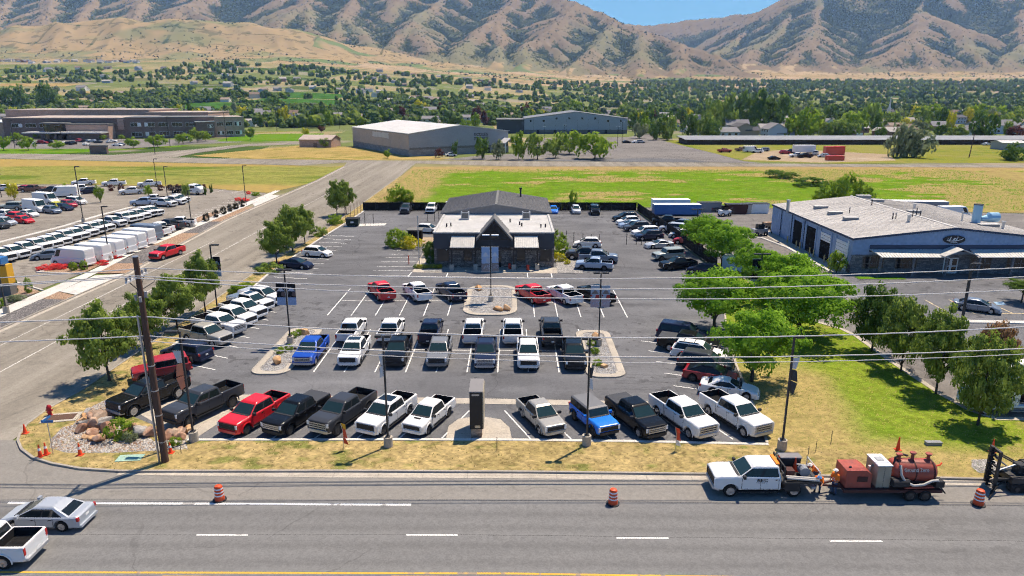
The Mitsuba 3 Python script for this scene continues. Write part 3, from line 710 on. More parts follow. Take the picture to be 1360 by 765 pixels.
# ------------------------------------------------------------------ vehicle materials
PAINTS = dict(white=(0.66, 0.66, 0.65), red=(0.55, 0.012, 0.02), dark_red=(0.26, 0.012, 0.018), crimson=(0.33, 0.02, 0.035), black=(0.007, 0.0075, 0.009), navy=(0.014, 0.020, 0.048),
              charcoal=(0.055, 0.058, 0.065), blue=(0.012, 0.075, 0.42), bright_blue=(0.01, 0.16, 0.62), grey=(0.20, 0.205, 0.21), silver=(0.40, 0.43, 0.47), tan_silver=(0.36, 0.345, 0.31),
              slate=(0.16, 0.20, 0.26), pale_blue=(0.30, 0.38, 0.50), sage=(0.25, 0.29, 0.28), yellow=(0.45, 0.42, 0.03), brown=(0.16, 0.075, 0.05), safety_red=(0.50, 0.03, 0.018))
for k, c in PAINTS.items():
    solid('paint_' + k, c, 0.16 if max(c) < .1 else 0.30, 0.22 if max(c) < .1 else 0.45, 0.25 if k in ('silver', 'slate', 'pale_blue', 'grey', 'tan_silver', 'charcoal', 'blue') else 0.0, 0.3 if max(c) < .1 else 0.9)
solid('car_glass', (0.010, 0.014, 0.016), 0.05, 0.45)
solid('windscreen', (0.013, 0.030, 0.032), 0.06, 0.5)
solid('tyre', (0.018, 0.018, 0.018), 0.85, 0.2)
solid('alloy', (0.45, 0.45, 0.46), 0.3, 0.5, 0.8)
solid('black_rim', (0.03, 0.03, 0.03), 0.35, 0.5)
solid('chrome', (0.42, 0.43, 0.45), 0.3, 0.5, 0.45)
solid('black_plastic', (0.022, 0.022, 0.024), 0.6, 0.35)
solid('bed_liner', (0.016, 0.016, 0.017), 0.85, 0.2)
solid('soft_cover', (0.045, 0.047, 0.052), 0.55, 0.35)
solid('roof_rack_grey', (0.15, 0.152, 0.158), 0.5)
solid('lamp_clear', (0.70, 0.72, 0.74), 0.12, 0.6)
solid('lamp_red', (0.42, 0.015, 0.015), 0.2, 0.5)
solid('plate_white', (0.7, 0.7, 0.68), 0.5)
solid('orange_lamp', (0.8, 0.25, 0.02), 0.3)

KINDS = {
    'pickup': dict(L=5.9, W=2.03, H=1.96, zb=.42, belt=1.28, hf=1.24, hr=1.32, deck=1.36, w0=1.50, w1=.58, r1=-1.0, r0=-1.16, rw=.74, wr=.41, ax=(1.98, -1.70), bed=1, cuts=((.06, .46), (.53, .96))),
    'big_pickup': dict(L=6.35, W=2.06, H=2.06, zb=.50, belt=1.40, hf=1.40, hr=1.45, deck=1.48, w0=1.62, w1=.74, r1=-.86, r0=-1.0, rw=.76, wr=.43, ax=(2.15, -1.90), bed=1, cuts=((.06, .46), (.53, .96))),
    'small_pickup': dict(L=5.35, W=1.9, H=1.82, zb=.40, belt=1.18, hf=1.10, hr=1.20, deck=1.22, w0=1.36, w1=.44, r1=-.82, r0=-1.0, rw=.66, wr=.385, ax=(1.72, -1.50), bed=1, cuts=((.06, .46), (.53, .96))),
    'suv': dict(L=5.0, W=2.0, H=1.78, zb=.34, belt=1.14, hf=.96, hr=1.09, deck=1.14, w0=1.18, w1=.36, r1=-2.0, r0=-2.32, rw=.68, wr=.385, ax=(1.55, -1.42), cuts=((.04, .30), (.34, .64), (.68, .97))),
    'large_suv': dict(L=5.4, W=2.04, H=1.96, zb=.40, belt=1.26, hf=1.10, hr=1.22, deck=1.26, w0=1.25, w1=.50, r1=-2.35, r0=-2.52, rw=.74, wr=.41, ax=(1.65, -1.52), cuts=((.04, .32), (.36, .65), (.69, .97))),
    'crossover': dict(L=4.55, W=1.86, H=1.66, zb=.28, belt=1.06, hf=.86, hr=1.02, deck=1.06, w0=1.15, w1=.25, r1=-1.65, r0=-2.08, rw=.62, wr=.35, ax=(1.40, -1.30), cuts=((.04, .22), (.27, .60), (.64, .97))),
    'fastback': dict(L=4.7, W=1.88, H=1.60, zb=.26, belt=1.04, hf=.84, hr=1.0, deck=1.02, w0=1.2, w1=.22, r1=-.85, r0=-2.12, rw=.60, wr=.37, ax=(1.48, -1.48), cuts=((.10, .48), (.52, .97))),
    'boxy_suv': dict(L=4.75, W=1.94, H=1.88, zb=.48, belt=1.22, hf=1.18, hr=1.24, deck=1.22, w0=.85, w1=.50, r1=-2.12, r0=-2.18, rw=.82, wr=.42, ax=(1.48, -1.45), cuts=((.03, .33), (.37, .66), (.70, .97)), spare=1, flare=1),
    'sedan': dict(L=4.85, W=1.83, H=1.46, zb=.22, belt=.93, hf=.74, hr=.93, deck=1.0, w0=1.28, w1=.22, r1=-.95, r0=-1.90, rw=.60, wr=.34, ax=(1.42, -1.38), cuts=((.14, .50), (.54, .97))),
    'coupe': dict(L=4.8, W=1.9, H=1.38, zb=.18, belt=.92, hf=.74, hr=.90, deck=.98, w0=.85, w1=-.05, r1=-.85, r0=-1.85, rw=.58, wr=.345, ax=(1.45, -1.30), cuts=((.16, .42), (.46, .95))),
    'van': dict(L=6.7, W=2.1, H=2.72, zb=.32, belt=1.35, hf=1.05, hr=1.30, deck=1.35, w0=2.5, w1=1.72, r1=-3.27, r0=-3.30, rw=.93, wr=.37, ax=(2.25, -1.95), cuts=((.83, .97),)),
    'minivan': dict(L=5.0, W=1.95, H=1.78, zb=.26, belt=1.12, hf=.86, hr=1.06, deck=1.12, w0=1.55, w1=.55, r1=-2.15, r0=-2.38, rw=.68, wr=.35, ax=(1.60, -1.40), cuts=((.04, .32), (.36, .66), (.70, .97))),
}

def sec(x, hw, z0, z1, cb=.10, ct=.10):
    return [(x, s * a, z) for s in (-1, 1) for a, z in ((hw - cb, z0), (hw, z0 + cb), (hw, z1 - ct), (hw - ct, z1))]

def wheel_mesh(r, w, n=18):
    prof = [(r * .62, -w / 2), (r * .92, -w / 2), (r, -w / 2 + .04), (r, w / 2 - .04), (r * .92, w / 2), (r * .62, w / 2)]
    an = np.arange(n) * 2 * PI / n
    v = np.array([[q * math.cos(a), y, q * math.sin(a)] for q, y in prof for a in an])
    m = len(prof)
    f = []
    for i in range(m - 1):
        for j in range(n):
            a, b = i * n + j, i * n + (j + 1) % n
            f += [[a, b, b + n], [a, b + n, a + n]]
    return v, np.array(f)

def rim_mesh(r, w, side, n=15):
    """A dished five-spoke rim facing out to SIDE."""
    mb = MB()
    y = side * w / 2
    an = np.arange(n) * 2 * PI / n
    outer = np.array([[r * .63 * math.cos(a), y * .96, r * .63 * math.sin(a)] for a in an])
    rr = np.where(np.arange(n) % 3 == 0, .60, .30) * r
    mid = np.array([[q * math.cos(a), y * .80, q * math.sin(a)] for q, a in zip(rr, an)])
    hub = np.array([[r * .16 * math.cos(a), y * .92, r * .16 * math.sin(a)] for a in an])
    v = np.vstack([outer, mid, hub, [[0, y * .92, 0]]])
    f = []
    for j in range(n):
        k = (j + 1) % n
        f += [[j, k, n + k], [j, n + k, n + j], [n + j, n + k, 2 * n + k], [n + j, 2 * n + k, 2 * n + j], [2 * n + j, 2 * n + k, 3 * n]]
    return v, np.array(f)

def panel(quad, off=.016, th=.03):
    q = np.asarray(quad, float)
    n = np.cross(q[1] - q[0], q[3] - q[0])
    n /= np.linalg.norm(n)
    v = np.vstack([q + n * off, q - n * th])
    f = [[0, 1, 2], [0, 2, 3], [4, 6, 5], [4, 7, 6]]
    for i in range(4):
        j = (i + 1) % 4
        f += [[i, i + 4, j + 4], [i, j + 4, j]]
    return v, np.array(f)

CAR_CACHE = {}

def vehicle_parts(kind, lod, lift=0.0, wheels='alloy', grille='black', cover=None, sunroof=False, roof=None, bumper='paint', scoop=False, rack=False, bed=True):
    key = (kind, lod, lift, wheels, grille, cover, sunroof, roof, bumper, scoop, rack, bed)
    if key in CAR_CACHE:
        return CAR_CACHE[key]
    k = KINDS[kind]
    L, W, zb = k['L'], k['W'], k['zb'] + lift
    H, belt, hf, hr, deck = (k[q] + lift for q in ('H', 'belt', 'hf', 'hr', 'deck'))
    w0, w1, r1, r0, rw, wr, ax = (k[q] for q in ('w0', 'w1', 'r1', 'r0', 'rw', 'wr', 'ax'))
    wr = wr + (0.06 if lift else 0)
    hw, xf, xr = W / 2, L / 2, -L / 2
    pu = k.get('bed', 0) or k.get('flat', 0)
    P = []
    round_nose = kind in ('sedan', 'coupe', 'crossover', 'fastback', 'suv', 'minivan', 'van')
    front = hull(sec(w0 + .15, hw, zb, hr, .06, .10) + sec(xf - .55, hw, zb, hf + .05, .06, .12) + sec(xf - .12, hw - (.10 if round_nose else .03), zb + .02, hf - (.08 if round_nose else .01), .08, .12)
                 + sec(xf - .01, hw - (.28 if round_nose else .08), zb + .08, hf - (.22 if round_nose else .06), .08, .08))
    mid = hull(sec(w0 + .16, hw, zb, hr, .06, .08) + sec(w0 - .1, hw, zb, belt, .06, .06) + sec(r0, hw, zb, belt, .06, .06))
    tail = hull(sec(r0 + .02, hw, zb, deck if pu else belt, .06, .05) + sec(xr + .18, hw - (0 if pu else .02), zb, deck - (0 if pu else .02), .08, .05 if pu else .1)
                + sec(xr, hw - (.02 if pu else .12), zb + .1, deck - (.01 if pu else .10), .08, .05))
    flat = k.get('flat')
    body = front + mid if flat else front + mid + tail
    hb = hw - .07
    cab = hull([(w0, s * hb, belt - .02) for s in (-1, 1)] + [(r0, s * hb, belt - .02) for s in (-1, 1)]
               + [(w1 + .06, s * (rw + .03), H - .09) for s in (-1, 1)] + [(r1 - .02, s * (rw + .03), H - .09) for s in (-1, 1)]
               + [(w1 - .10, s * (rw - .07), H) for s in (-1, 1)] + [(r1 + .10, s * (rw - .07), H) for s in (-1, 1)])
    if roof is None:
        body = body + cab
    if lod < 2:
        q = body.refine_to_length(.11 if lod == 0 else .25).to_mesh()
        t = trimesh.Trimesh(q.vert_properties[:, :3], q.tri_verts, process=True)
        v0 = np.array(t.vertices)
        trimesh.smoothing.filter_laplacian(t, lamb=.4, iterations=1)
        body = m3.Manifold(m3.Mesh(np.asarray(v0 + (np.array(t.vertices) - v0), np.float32), np.asarray(t.faces, np.uint32)))
    for x in ax:
        for s in (-1, 1):
            cyl = m3.Manifold.cylinder(.5, wr + .09, wr + .09, 20, True).rotate([90, 0, 0]).translate([x, s * hw, wr + .02])
            body = body - cyl
    x1b, x0b = r0 - .08, xr + .09
    if pu and bed and not flat:
        bedbox = m3.Manifold.cube([x1b - x0b, 2 * hw - .26, 1.0]).translate([x0b, -hw + .13, deck - .52])
        body = body - bedbox
    P.append(('body', body, 'PAINT', 42 if lod < 2 else 28))
    if roof is not None:
        P.append(('cabin', cab, roof, 28))
    # glass
    def sp(h):
        return (w0 + (w1 + .06 - w0) * h, r0 + (r1 - .02 - r0) * h, hb + (rw + .03 - hb) * h, belt - .02 + (H - .07 - belt) * h)
    def front_q(h):
        x, _, y, z = sp(h)
        return x, y, z
    a, b = .10, .93
    xa, ya, za = front_q(a)
    xb, yb, zb_ = front_q(b)
    ws = panel([(xa, -ya + .08, za), (xa, ya - .08, za), (xb, yb - .08, zb_), (xb, -yb + .08, zb_)])
    _, xa, ya, za = sp(.14 if pu else .10)
    _, xb, yb, zb_ = sp(.86)
    rg = panel([(xa, ya - .12, za), (xa, -ya + .12, za), (xb, -yb + .10, zb_), (xb, yb - .10, zb_)])
    sides, trims = [], []
    for s in (-1, 1):
        for f0, f1 in k['cuts']:
            pts = []
            for h, fr in ((.10, f0), (.10, f1), (.88, f1), (.88, f0)):
                xfh, xrh, y, z = sp(h)
                pts.append((xrh + .06 + (xfh - xrh - .12) * fr, s * y, z))
            sides.append(panel(pts if s < 0 else pts[::-1], .022))
        pts = []
        for h, fr in ((.04, k['cuts'][0][0] - .03), (.04, 1.0), (.92, .99), (.92, k['cuts'][0][0] - .02)):
            xfh, xrh, y, z = sp(h)
            pts.append((xrh + .06 + (xfh - xrh - .10) * fr, s * y, z))
        trims.append(panel(pts if s < 0 else pts[::-1], .010))
    if lod == 2:
        mb = MB()
        for q in [ws, rg] + sides:
            mb.mesh(q)
        P.append(('glazing', mb.get(), 'mat_car_glass', False))
    else:
        P.append(('windshield', ws, 'mat_windscreen', False))
        if kind != 'van':
            P.append(('rear_window', rg, 'mat_car_glass', False))
        for q in sides:
            P.append(('side_window', q, 'mat_car_glass', False))
        if kind != 'van':
            for q in trims:
                P.append(('window_trim', q, 'mat_black_plastic', False))
        P.append(('cowl', hull([(w0 + .14, s_ * (hb - .12), hr - .02) for s_ in (-1, 1)] + [(w0 + .14, s_ * (hb - .12), hr + .022) for s_ in (-1, 1)] + [(w0 - .05, s_ * (hb - .08), belt + .06) for s_ in (-1, 1)] + [(w0 - .05, s_ * (hb - .08), belt) for s_ in (-1, 1)]), 'mat_black_plastic', False))
    # wheels
    tw = .27 if not pu else .30
    for x in ax:
        for s in (-1, 1):
            off = np.array([x, s * (hw - tw / 2 - .01 + (.05 if lift else 0)), wr])
            v, f = wheel_mesh(wr, tw, 18 if lod == 0 else 12)
            if lod == 2:
                v2, f2 = rim_mesh(wr, tw, s, 12)
                P.append(('wheel', (np.vstack([v, v2]) + off, np.vstack([f, f2 + len(v)])), 'mat_tyre', False))
            else:
                P.append(('wheel', (v + off, f), 'mat_tyre', 40))
                v2, f2 = rim_mesh(wr, tw, s)
                P.append(('wheel//rim', (v2 + off, f2), 'mat_black_rim' if wheels == 'black' else 'mat_alloy', False))
    mb = MB()
    mb.box(ax[1] - .5, ax[0] + .6, -hw + .30, hw - .30, zb - .16, zb + .02)
    for x in ax:
        mb.tube([(x, -hw + .2, wr), (x, hw - .2, wr)], .07, 6)
    P.append(('chassis', mb.get(), 'mat_black_plastic', False))
    gm = 'mat_chrome' if grille == 'chrome' else 'mat_black_plastic'
    gt, gb = hf - (.25 if round_nose else .13), (hf - .50 if round_nose else zb + .27)
    gw = hw - (.50 if round_nose else .27)
    if lod < 2:
        mb = MB()
        if pu or kind in ('boxy_suv', 'large_suv'):
            mb.box(xf - .08, xf + .015, -gw, gw, gb, gt)
            bars = MB()
            for q in range(3):
                z = gb + (gt - gb) * (q + .5) / 3
                bars.box(xf, xf + .035, -gw + .03, gw - .03, z - .04, z + .04)
            for yy in (-gw, gw - .06):
                bars.box(xf, xf + .04, yy, yy + .06, gb, gt)
        else:
            mb.box(xf - .08, xf + .012, -gw, gw, gb, gt)
        P.append(('grille', mb.get(), 'mat_black_plastic', False))
        if pu or kind in ('boxy_suv', 'large_suv'):
            P.append(('grille//bars', bars.get(), gm, False))
        for s in (-1, 1):
            y0, y1 = sorted((s * (gw + .02), s * (hw - (.13 if round_nose else .07))))
            P.append(('headlight', box(xf - .14, xf - .01 + (.015 if not round_nose else -.03), y0, y1, gt - (.22 if round_nose else .30), gt + .01), 'mat_lamp_clear', False))
            y0, y1 = sorted((s * (hw - .17), s * (hw - .02)))
            zt = deck - .10 if pu else belt - .02
            None if flat else P.append(('taillight', box(xr - .012, xr + .12, y0, y1, zt - (.42 if pu else .22), zt), 'mat_lamp_red', False))
        bm = {'paint': 'PAINT', 'chrome': 'mat_chrome', 'black': 'mat_black_plastic'}[bumper]
        P.append(('front_bumper', hull(sec(xf - .3, hw - .03, zb - .06, zb + .24, .03, .03) + sec(xf + .07, hw - .20, zb - .02, zb + .20, .03, .03)), bm, False))
        if pu:
            P.append(('valance', box(xf - .25, xf + .02, -hw + .3, hw - .3, zb - .10, zb - .02), 'mat_black_plastic', False))
        P.append(('rear_bumper', hull(sec(xr + .2, hw - .05, zb + .0, zb + .2, .03, .03) + sec(xr - .10, hw - .12, zb + .02, zb + .18, .03, .03)), 'mat_chrome' if bumper == 'chrome' and pu else bm, False))
        for s in (-1, 1):
            y0, y1 = sorted((s * (hw - .02), s * (hw + .24)))
            P.append(('mirror', box(w0 - .32, w0 - .16, y0, y1, belt + .0, belt + .20), 'mat_black_plastic' if pu else 'PAINT', False))
    if pu and bed and cover is None and not flat:
        x0, x1, y, z0, z1 = x0b + .004, x1b - .004, hw - .134, deck - .515, deck - .01
        mb = MB()
        mb.quad((x0, -y, z0), (x1, -y, z0), (x1, y, z0), (x0, y, z0))
        for q in ((x0, x0 + .012, -y, y), (x1 - .012, x1, -y, y), (x0, x1, -y, -y + .012), (x0, x1, y - .012, y)):
            mb.box(*q, z0, z1)
        if lod == 0:
            for q in range(-6, 7):
                mb.box(x0 + .1, x1 - .1, q * .115 - .02, q * .115 + .02, z0 + .001, z0 + .018)
        P.append(('bed_liner', mb.get(), 'mat_bed_liner', False))
    if cover:
        P.append(('bed_cover', hull(sec(x0b - .02, hw - .06, deck - .03, deck + .06, .02, .03) + sec(x1b + .04, hw - .06, deck - .03, deck + .06, .02, .03)), cover, False))
    if sunroof:
        P.append(('sunroof', box(r1 + .35, w1 - .25, -rw + .14, rw - .14, H - .02, H + .006), 'mat_car_glass', False))
    if scoop:
        P.append(('hood_scoop', hull([(xf - .75, s * .32, hf + .03) for s in (-1, 1)] + [(w0 + .35, s * .30, hr - .05) for s in (-1, 1)] + [(w0 + .4, s * .26, hr + .05) for s in (-1, 1)] + [(xf - .85, s * .28, hf + .11) for s in (-1, 1)]), 'mat_black_plastic', False))
    if rack:
        mb = MB()
        for s in (-1, 1):
            mb.box(r1 + .2, w1 - .3, s * (rw - .05) - .02, s * (rw - .05) + .02, H - .01, H + .05)
        mb.box(-.4, -.34, -rw + .05, rw - .05, H + .03, H + .06)
        mb.box(r1 + .6, r1 + .66, -rw + .05, rw - .05, H + .03, H + .06)
        P.append(('roof_rack', mb.get(), 'mat_black_plastic', False))
    if k.get('spare') and lod < 2:
        v, f = wheel_mesh(wr - .03, .22, 16)
        v = v[:, [1, 0, 2]] * [1, 1, 1] + [xr - .12, 0, belt - .18]
        P.append(('spare_wheel', (v, f[:, ::-1]), 'mat_tyre', 40))
        v2, f2 = rim_mesh(wr - .03, .22, -1)
        P.append(('spare_wheel//rim', (v2[:, [1, 0, 2]] + [xr - .12, 0, belt - .18], f2[:, ::-1]), 'mat_black_rim', False))
    if (k.get('flare') or lift or pu) and lod == 0 and not flat:
        for x in ax:
            for s in (-1, 1):
                fl = m3.Manifold.cylinder(.09 if lift or k.get('flare') else .055, wr + .16, wr + .16, 24, True) - m3.Manifold.cylinder(.2, wr + .10, wr + .10, 24, True)
                fl = fl.rotate([90, 0, 0]).translate([x, s * (hw + .02), wr + .02]).trim_by_plane([0, 0, 1], wr * .9)
                P.append(('fender_flare', fl, 'mat_black_plastic' if lift or k.get('flare') else 'PAINT', False))
    if lod == 0:
        dz0, dz1 = zb + .12, belt - .08
        d0, d1, d2 = (r0 + .16, r0 + .16 + (w0 - r0 - .36) * .5, w0 - .16)
        if kind in ('suv', 'large_suv', 'crossover', 'fastback', 'sedan', 'boxy_suv', 'coupe', 'minivan'):
            d0 = max(r0 + .2, ax[1] + wr + .12)
            d1, d2 = d0 + (w0 - d0) * .46, w0 + .02
        if kind == 'van':
            d0, d1, d2 = w0 - 1.2, w0 - .6, w0 - .02
        for s in (-1, 1):
            for u0, u1 in ((d0, d1 - .012), (d1 + .012, d2)):
                y0, y1 = sorted((s * (hw - .02), s * (hw + .006)))
                P.append(('door', box(u0, u1, y0, y1, dz0, dz1), 'PAINT', False))
                y0, y1 = sorted((s * (hw + .004), s * (hw + .03)))
                P.append(('door//handle', box(u0 + .06, u0 + .24, y0, y1, dz1 - .09, dz1 - .05), 'mat_black_plastic', False))
        gaps = MB()
        for s in (-1, 1):
            y0, y1 = sorted((s * (hw - .02), s * (hw + .009)))
            for u in (d0 - .012, d1, d2 + .012):
                gaps.box(u - .014, u + .014, y0, y1, dz0, dz1)
            gaps.box(d0, d2, y0, y1, dz0 - .03, dz0 - .005)
            if pu and not flat:
                gaps.box(r0 - .055, r0 - .015, y0, y1, zb + .1, deck - .06)
        P.append(('panel_gap', gaps.get(), 'mat_black_plastic', False))
        if pu:
            for s in (-1, 1):
                y0, y1 = sorted((s * (hw - .16), s * (hw + .04)))
                P.append(('running_board', box(r0 + .1, w0 + .2, y0, y1, zb - .12, zb - .07), 'mat_black_plastic', False))
        P.append(('licence_plate', box(xr - .115, xr - .10, -.15, .15, zb + .22, zb + .36) if pu else box(xr - .02, xr + .01, -.15, .15, zb + .4, zb + .54), 'mat_plate_white', False))
    Q = []
    for n, m, b, s in P:
        if hasattr(m, 'to_mesh'):
            q = m.to_mesh()
            m = (np.array(q.vert_properties[:, :3]), np.array(q.tri_verts))
        Q.append((n, mikit.ply(m, None, smooth=s), b))
    CAR_CACHE[key] = Q
    return Q

VEHICLES = {}

def add_parts(root, parts, world, paint=None):
    last = root
    for n, d, b in parts:
        sub = n.split('//')
        k = num(f'{root}__{sub[0]}') if len(sub) == 1 else num(f'{last}__{sub[1]}')
        if len(sub) == 1:
            last = k
        scene[k] = {**d, 'to_world': world, 'bsdf': {'type': 'ref', 'id': paint if b == 'PAINT' else b}}

def vehicle(kind, paint, x, y, deg, label, cat, group=None, lod=0, anchor='c', name=None, z=0.0, **opt):
    L = KINDS[kind]['L']
    a = math.radians(deg)
    s = {'c': 0, 'f': -.5, 'r': .5}[anchor]
    x, y = x + math.cos(a) * L * s, y + math.sin(a) * L * s
    names = {'pickup': 'pickup_truck', 'big_pickup': 'pickup_truck', 'small_pickup': 'pickup_truck', 'suv': 'suv', 'large_suv': 'suv', 'crossover': 'suv', 'fastback': 'car', 'boxy_suv': 'suv', 'sedan': 'car', 'coupe': 'car', 'van': 'van', 'minivan': 'minivan'}
    cats = {'pickup_truck': 'pickup truck', 'suv': 'SUV', 'car': 'car', 'van': 'van', 'minivan': 'minivan'}
    nm = name or names[kind]
    root = thing(nm, label, cat or cats.get(nm, nm), group)
    add_parts(root, vehicle_parts(kind, lod, **opt), place(x, y, z, deg), 'mat_paint_' + paint)
    return root

# ------------------------------------------------------------------ vehicles in the dealer's lot
def V(kind, paint, px, py, anchor, deg, label, cat=None, lod=0, group=None, **o):
    x, y = G(px, py)
    return vehicle(kind, paint, x, y, deg, label, cat, group, lod, anchor, z=0.006, **o)

A1, A2 = -113, -67
F1 = 'pickup trucks in the front row by the highway verge'
V('pickup', 'red', 303, 581.5, 'f', A1, 'bright red crew cab pickup with black grille at the left end of the front row', group=F1, wheels='black')
V('pickup', 'black', 361, 582, 'f', A1, 'black pickup with chrome grille and soft bed cover parked right of the red one', group=F1, wheels='black', grille='chrome', cover='mat_soft_cover', bumper='black')
V('big_pickup', 'charcoal', 423, 583, 'f', A1, 'charcoal heavy duty pickup with chrome grille, black wheels and open bed in front row', group=F1, wheels='black', grille='chrome', bumper='chrome', lift=0.06)
V('pickup', 'white', 486, 582, 'f', A1, 'white pickup with black grille and dark sunroof, second from the pillar sign', group=F1, wheels='black', sunroof=True)
V('small_pickup', 'white', 547, 581.5, 'f', A1, 'white small pickup with black hood scoop beside the black pillar sign', group=F1, wheels='black', scoop=True)
V('small_pickup', 'tan_silver', 738, 582.5, 'f', A2, 'beige grey small pickup in the front row just right of the pillar sign', group=F1)
V('boxy_suv', 'bright_blue', 809, 584, 'f', A2, 'bright blue boxy off-road SUV with grey hardtop in front row', group='SUVs in the front row', roof='mat_roof_rack_grey', bumper='black', wheels='black')
V('pickup', 'black', 872, 586, 'f', A2, 'black pickup with grey bed cover and chrome grille between blue SUV and white pickup', group=F1, grille='chrome', cover='mat_soft_cover', bumper='black')
V('big_pickup', 'white', 940, 587.5, 'f', A2, 'white heavy duty pickup with chrome bumper, second from the right in front row', group=F1, grille='chrome', bumper='chrome')
V('big_pickup', 'white', 1013, 585.5, 'f', A2, 'white heavy duty pickup with open bed at the right end of the front row', group=F1, grille='chrome', bumper='chrome')

V('big_pickup', 'black', 152, 557, 'f', -118, 'glossy black heavy duty pickup with chrome bumper by the rock bed', group=F1, bumper='chrome', grille='black', lift=0.06)
V('big_pickup', 'charcoal', 226, 571, 'f', -118, 'lifted dark grey pickup with black wheels behind the utility pole', group=F1, wheels='black', lift=0.16, bumper='black')

M1, M2 = 'pickup trucks in the double row facing the highway', 'pickup trucks in the double row facing the showroom'
V('pickup', 'blue', 402, 490, 'f', -91, 'blue pickup with chrome grille beside the left rock island', group=M1, grille='chrome', bumper='chrome')
V('pickup', 'white', 462, 490.5, 'f', -91, 'white pickup with sunroof and black grille facing the highway, left half of double row', group=M1, wheels='black', sunroof=True)
V('pickup', 'black', 523, 490.5, 'f', -90, 'black pickup facing the highway behind the lamp post with a tattered banner', group=M1, wheels='black', bumper='black')
V('pickup', 'grey', 580, 491.5, 'f', -90, 'grey pickup with black grille facing the highway in middle of the double row', group=M1, wheels='black')
V('pickup', 'navy', 644, 493.5, 'f', -90, 'dark navy pickup with chrome grille facing the highway, right of the grey one', group=M1, grille='chrome', bumper='chrome')
V('pickup', 'white', 702, 494, 'f', -90, 'white pickup with plain roof facing the highway, right half of the double row', group=M1)
V('pickup', 'black', 765, 495, 'f', -90, 'black pickup facing the highway beside the right rock island', group=M1, wheels='black', bumper='black')
V('pickup', 'white', 459, 460.5, 'r', 89, 'white pickup seen from behind, leftmost of the rear double row', group=M2, bumper='black')
V('pickup', 'white', 513, 460.5, 'r', 89, 'white pickup seen from behind, second from left in the rear double row', group=M2, bumper='black')
V('pickup', 'navy', 568, 461.5, 'r', 90, 'navy pickup with shiny blue roof seen from behind in rear double row', group=M2, bumper='black')
V('pickup', 'white', 627, 461, 'r', 90, 'white pickup seen from behind, left of the two facing the central island', group=M2, bumper='chrome')
V('pickup', 'white', 681, 461, 'r', 90, 'white pickup seen from behind, right of the two facing the central island', group=M2, bumper='chrome')
V('big_pickup', 'charcoal', 734, 466, 'r', 90, 'lifted charcoal pickup with big tyres seen from behind, right end of rear row', group=M2, wheels='black', lift=0.2, bumper='black')

B1 = 'pickup trucks slanted in the back row before the showroom'
V('pickup', 'red', 507, 394, 'c', 117, 'red pickup slanted at left end of the back row', group=B1)
V('pickup', 'white', 554, 395, 'c', 117, 'white pickup slanted between the red and dark blue ones, back row', group=B1)
V('pickup', 'navy', 599, 395, 'c', 117, 'dark blue pickup slanted left of the central rock island', group=B1)
V('pickup', 'red', 707, 398, 'c', 117, 'red pickup slanted just right of the central rock island', group=B1)
V('pickup', 'white', 749, 399, 'c', 117, 'white pickup slanted right of the red one by the central island', group=B1)
V('pickup', 'black', 791, 399, 'c', 117, 'black pickup slanted behind the two lamp banners, right end of back row', group=B1, wheels='black')

L1 = 'pickup trucks slanted along the left kerb of the lot'
V('pickup', 'tan_silver', 302, 460, 'f', -27, 'silver pickup with dark windows, nearest pickup of the slanted left row', group=L1)
V('big_pickup', 'white', 320, 446.5, 'f', -27, 'white heavy duty pickup next behind the silver one in slanted left row', group=L1, bumper='chrome', grille='chrome')
V('pickup', 'white', 335, 434, 'f', -27, 'third pickup of the slanted left row, white with open bed', group=L1)
V('pickup', 'white', 349, 424, 'f', -27, 'fourth pickup of the slanted left row, white', group=L1)
V('pickup', 'white', 358, 414, 'f', -27, 'fifth pickup of the slanted left row, white with sunroof and covered bed', group=L1, sunroof=True, cover='mat_paint_slate')
V('pickup', 'white', 373, 405, 'f', -25, 'farthest white pickup of the slanted left row by the banner post', group=L1, cover='mat_paint_silver')
V('suv', 'navy', 276, 481, 'r', 160, 'dark navy SUV nosed in to the left verge behind the red off-roader', group='cars nosed in to the verges')
V('boxy_suv', 'dark_red', 216, 500.5, 'c', 212, 'dark red boxy off-roader with red hardtop behind the utility pole', roof='mat_paint_crimson')

E1 = 'cars nosed in along the right kerb of the lot'
V('large_suv', 'navy', 908, 453, 'c', -24, 'dark navy large SUV nosed in under the wide green trees, farthest of that row', group=E1)
V('pickup', 'black', 914, 466, 'c', -24, 'black pickup between the navy SUV and the white SUV', group=E1, cover='mat_soft_cover')
V('suv', 'white', 927, 477, 'c', -24, 'white SUV with roof rails nosed in beside the trees', group=E1, rack=True)
V('suv', 'charcoal', 937, 491, 'c', -24, 'charcoal SUV squeezed between the white SUV and the red car', group=E1)
V('fastback', 'dark_red', 944, 506, 'c', -25, 'deep red fastback car with black roof nosed in to the dry verge', group=E1, roof='mat_paint_black', wheels='black')
V('coupe', 'white', 968, 523, 'c', -22, 'white coupe nosed in behind the right-hand white pickups', group=E1)

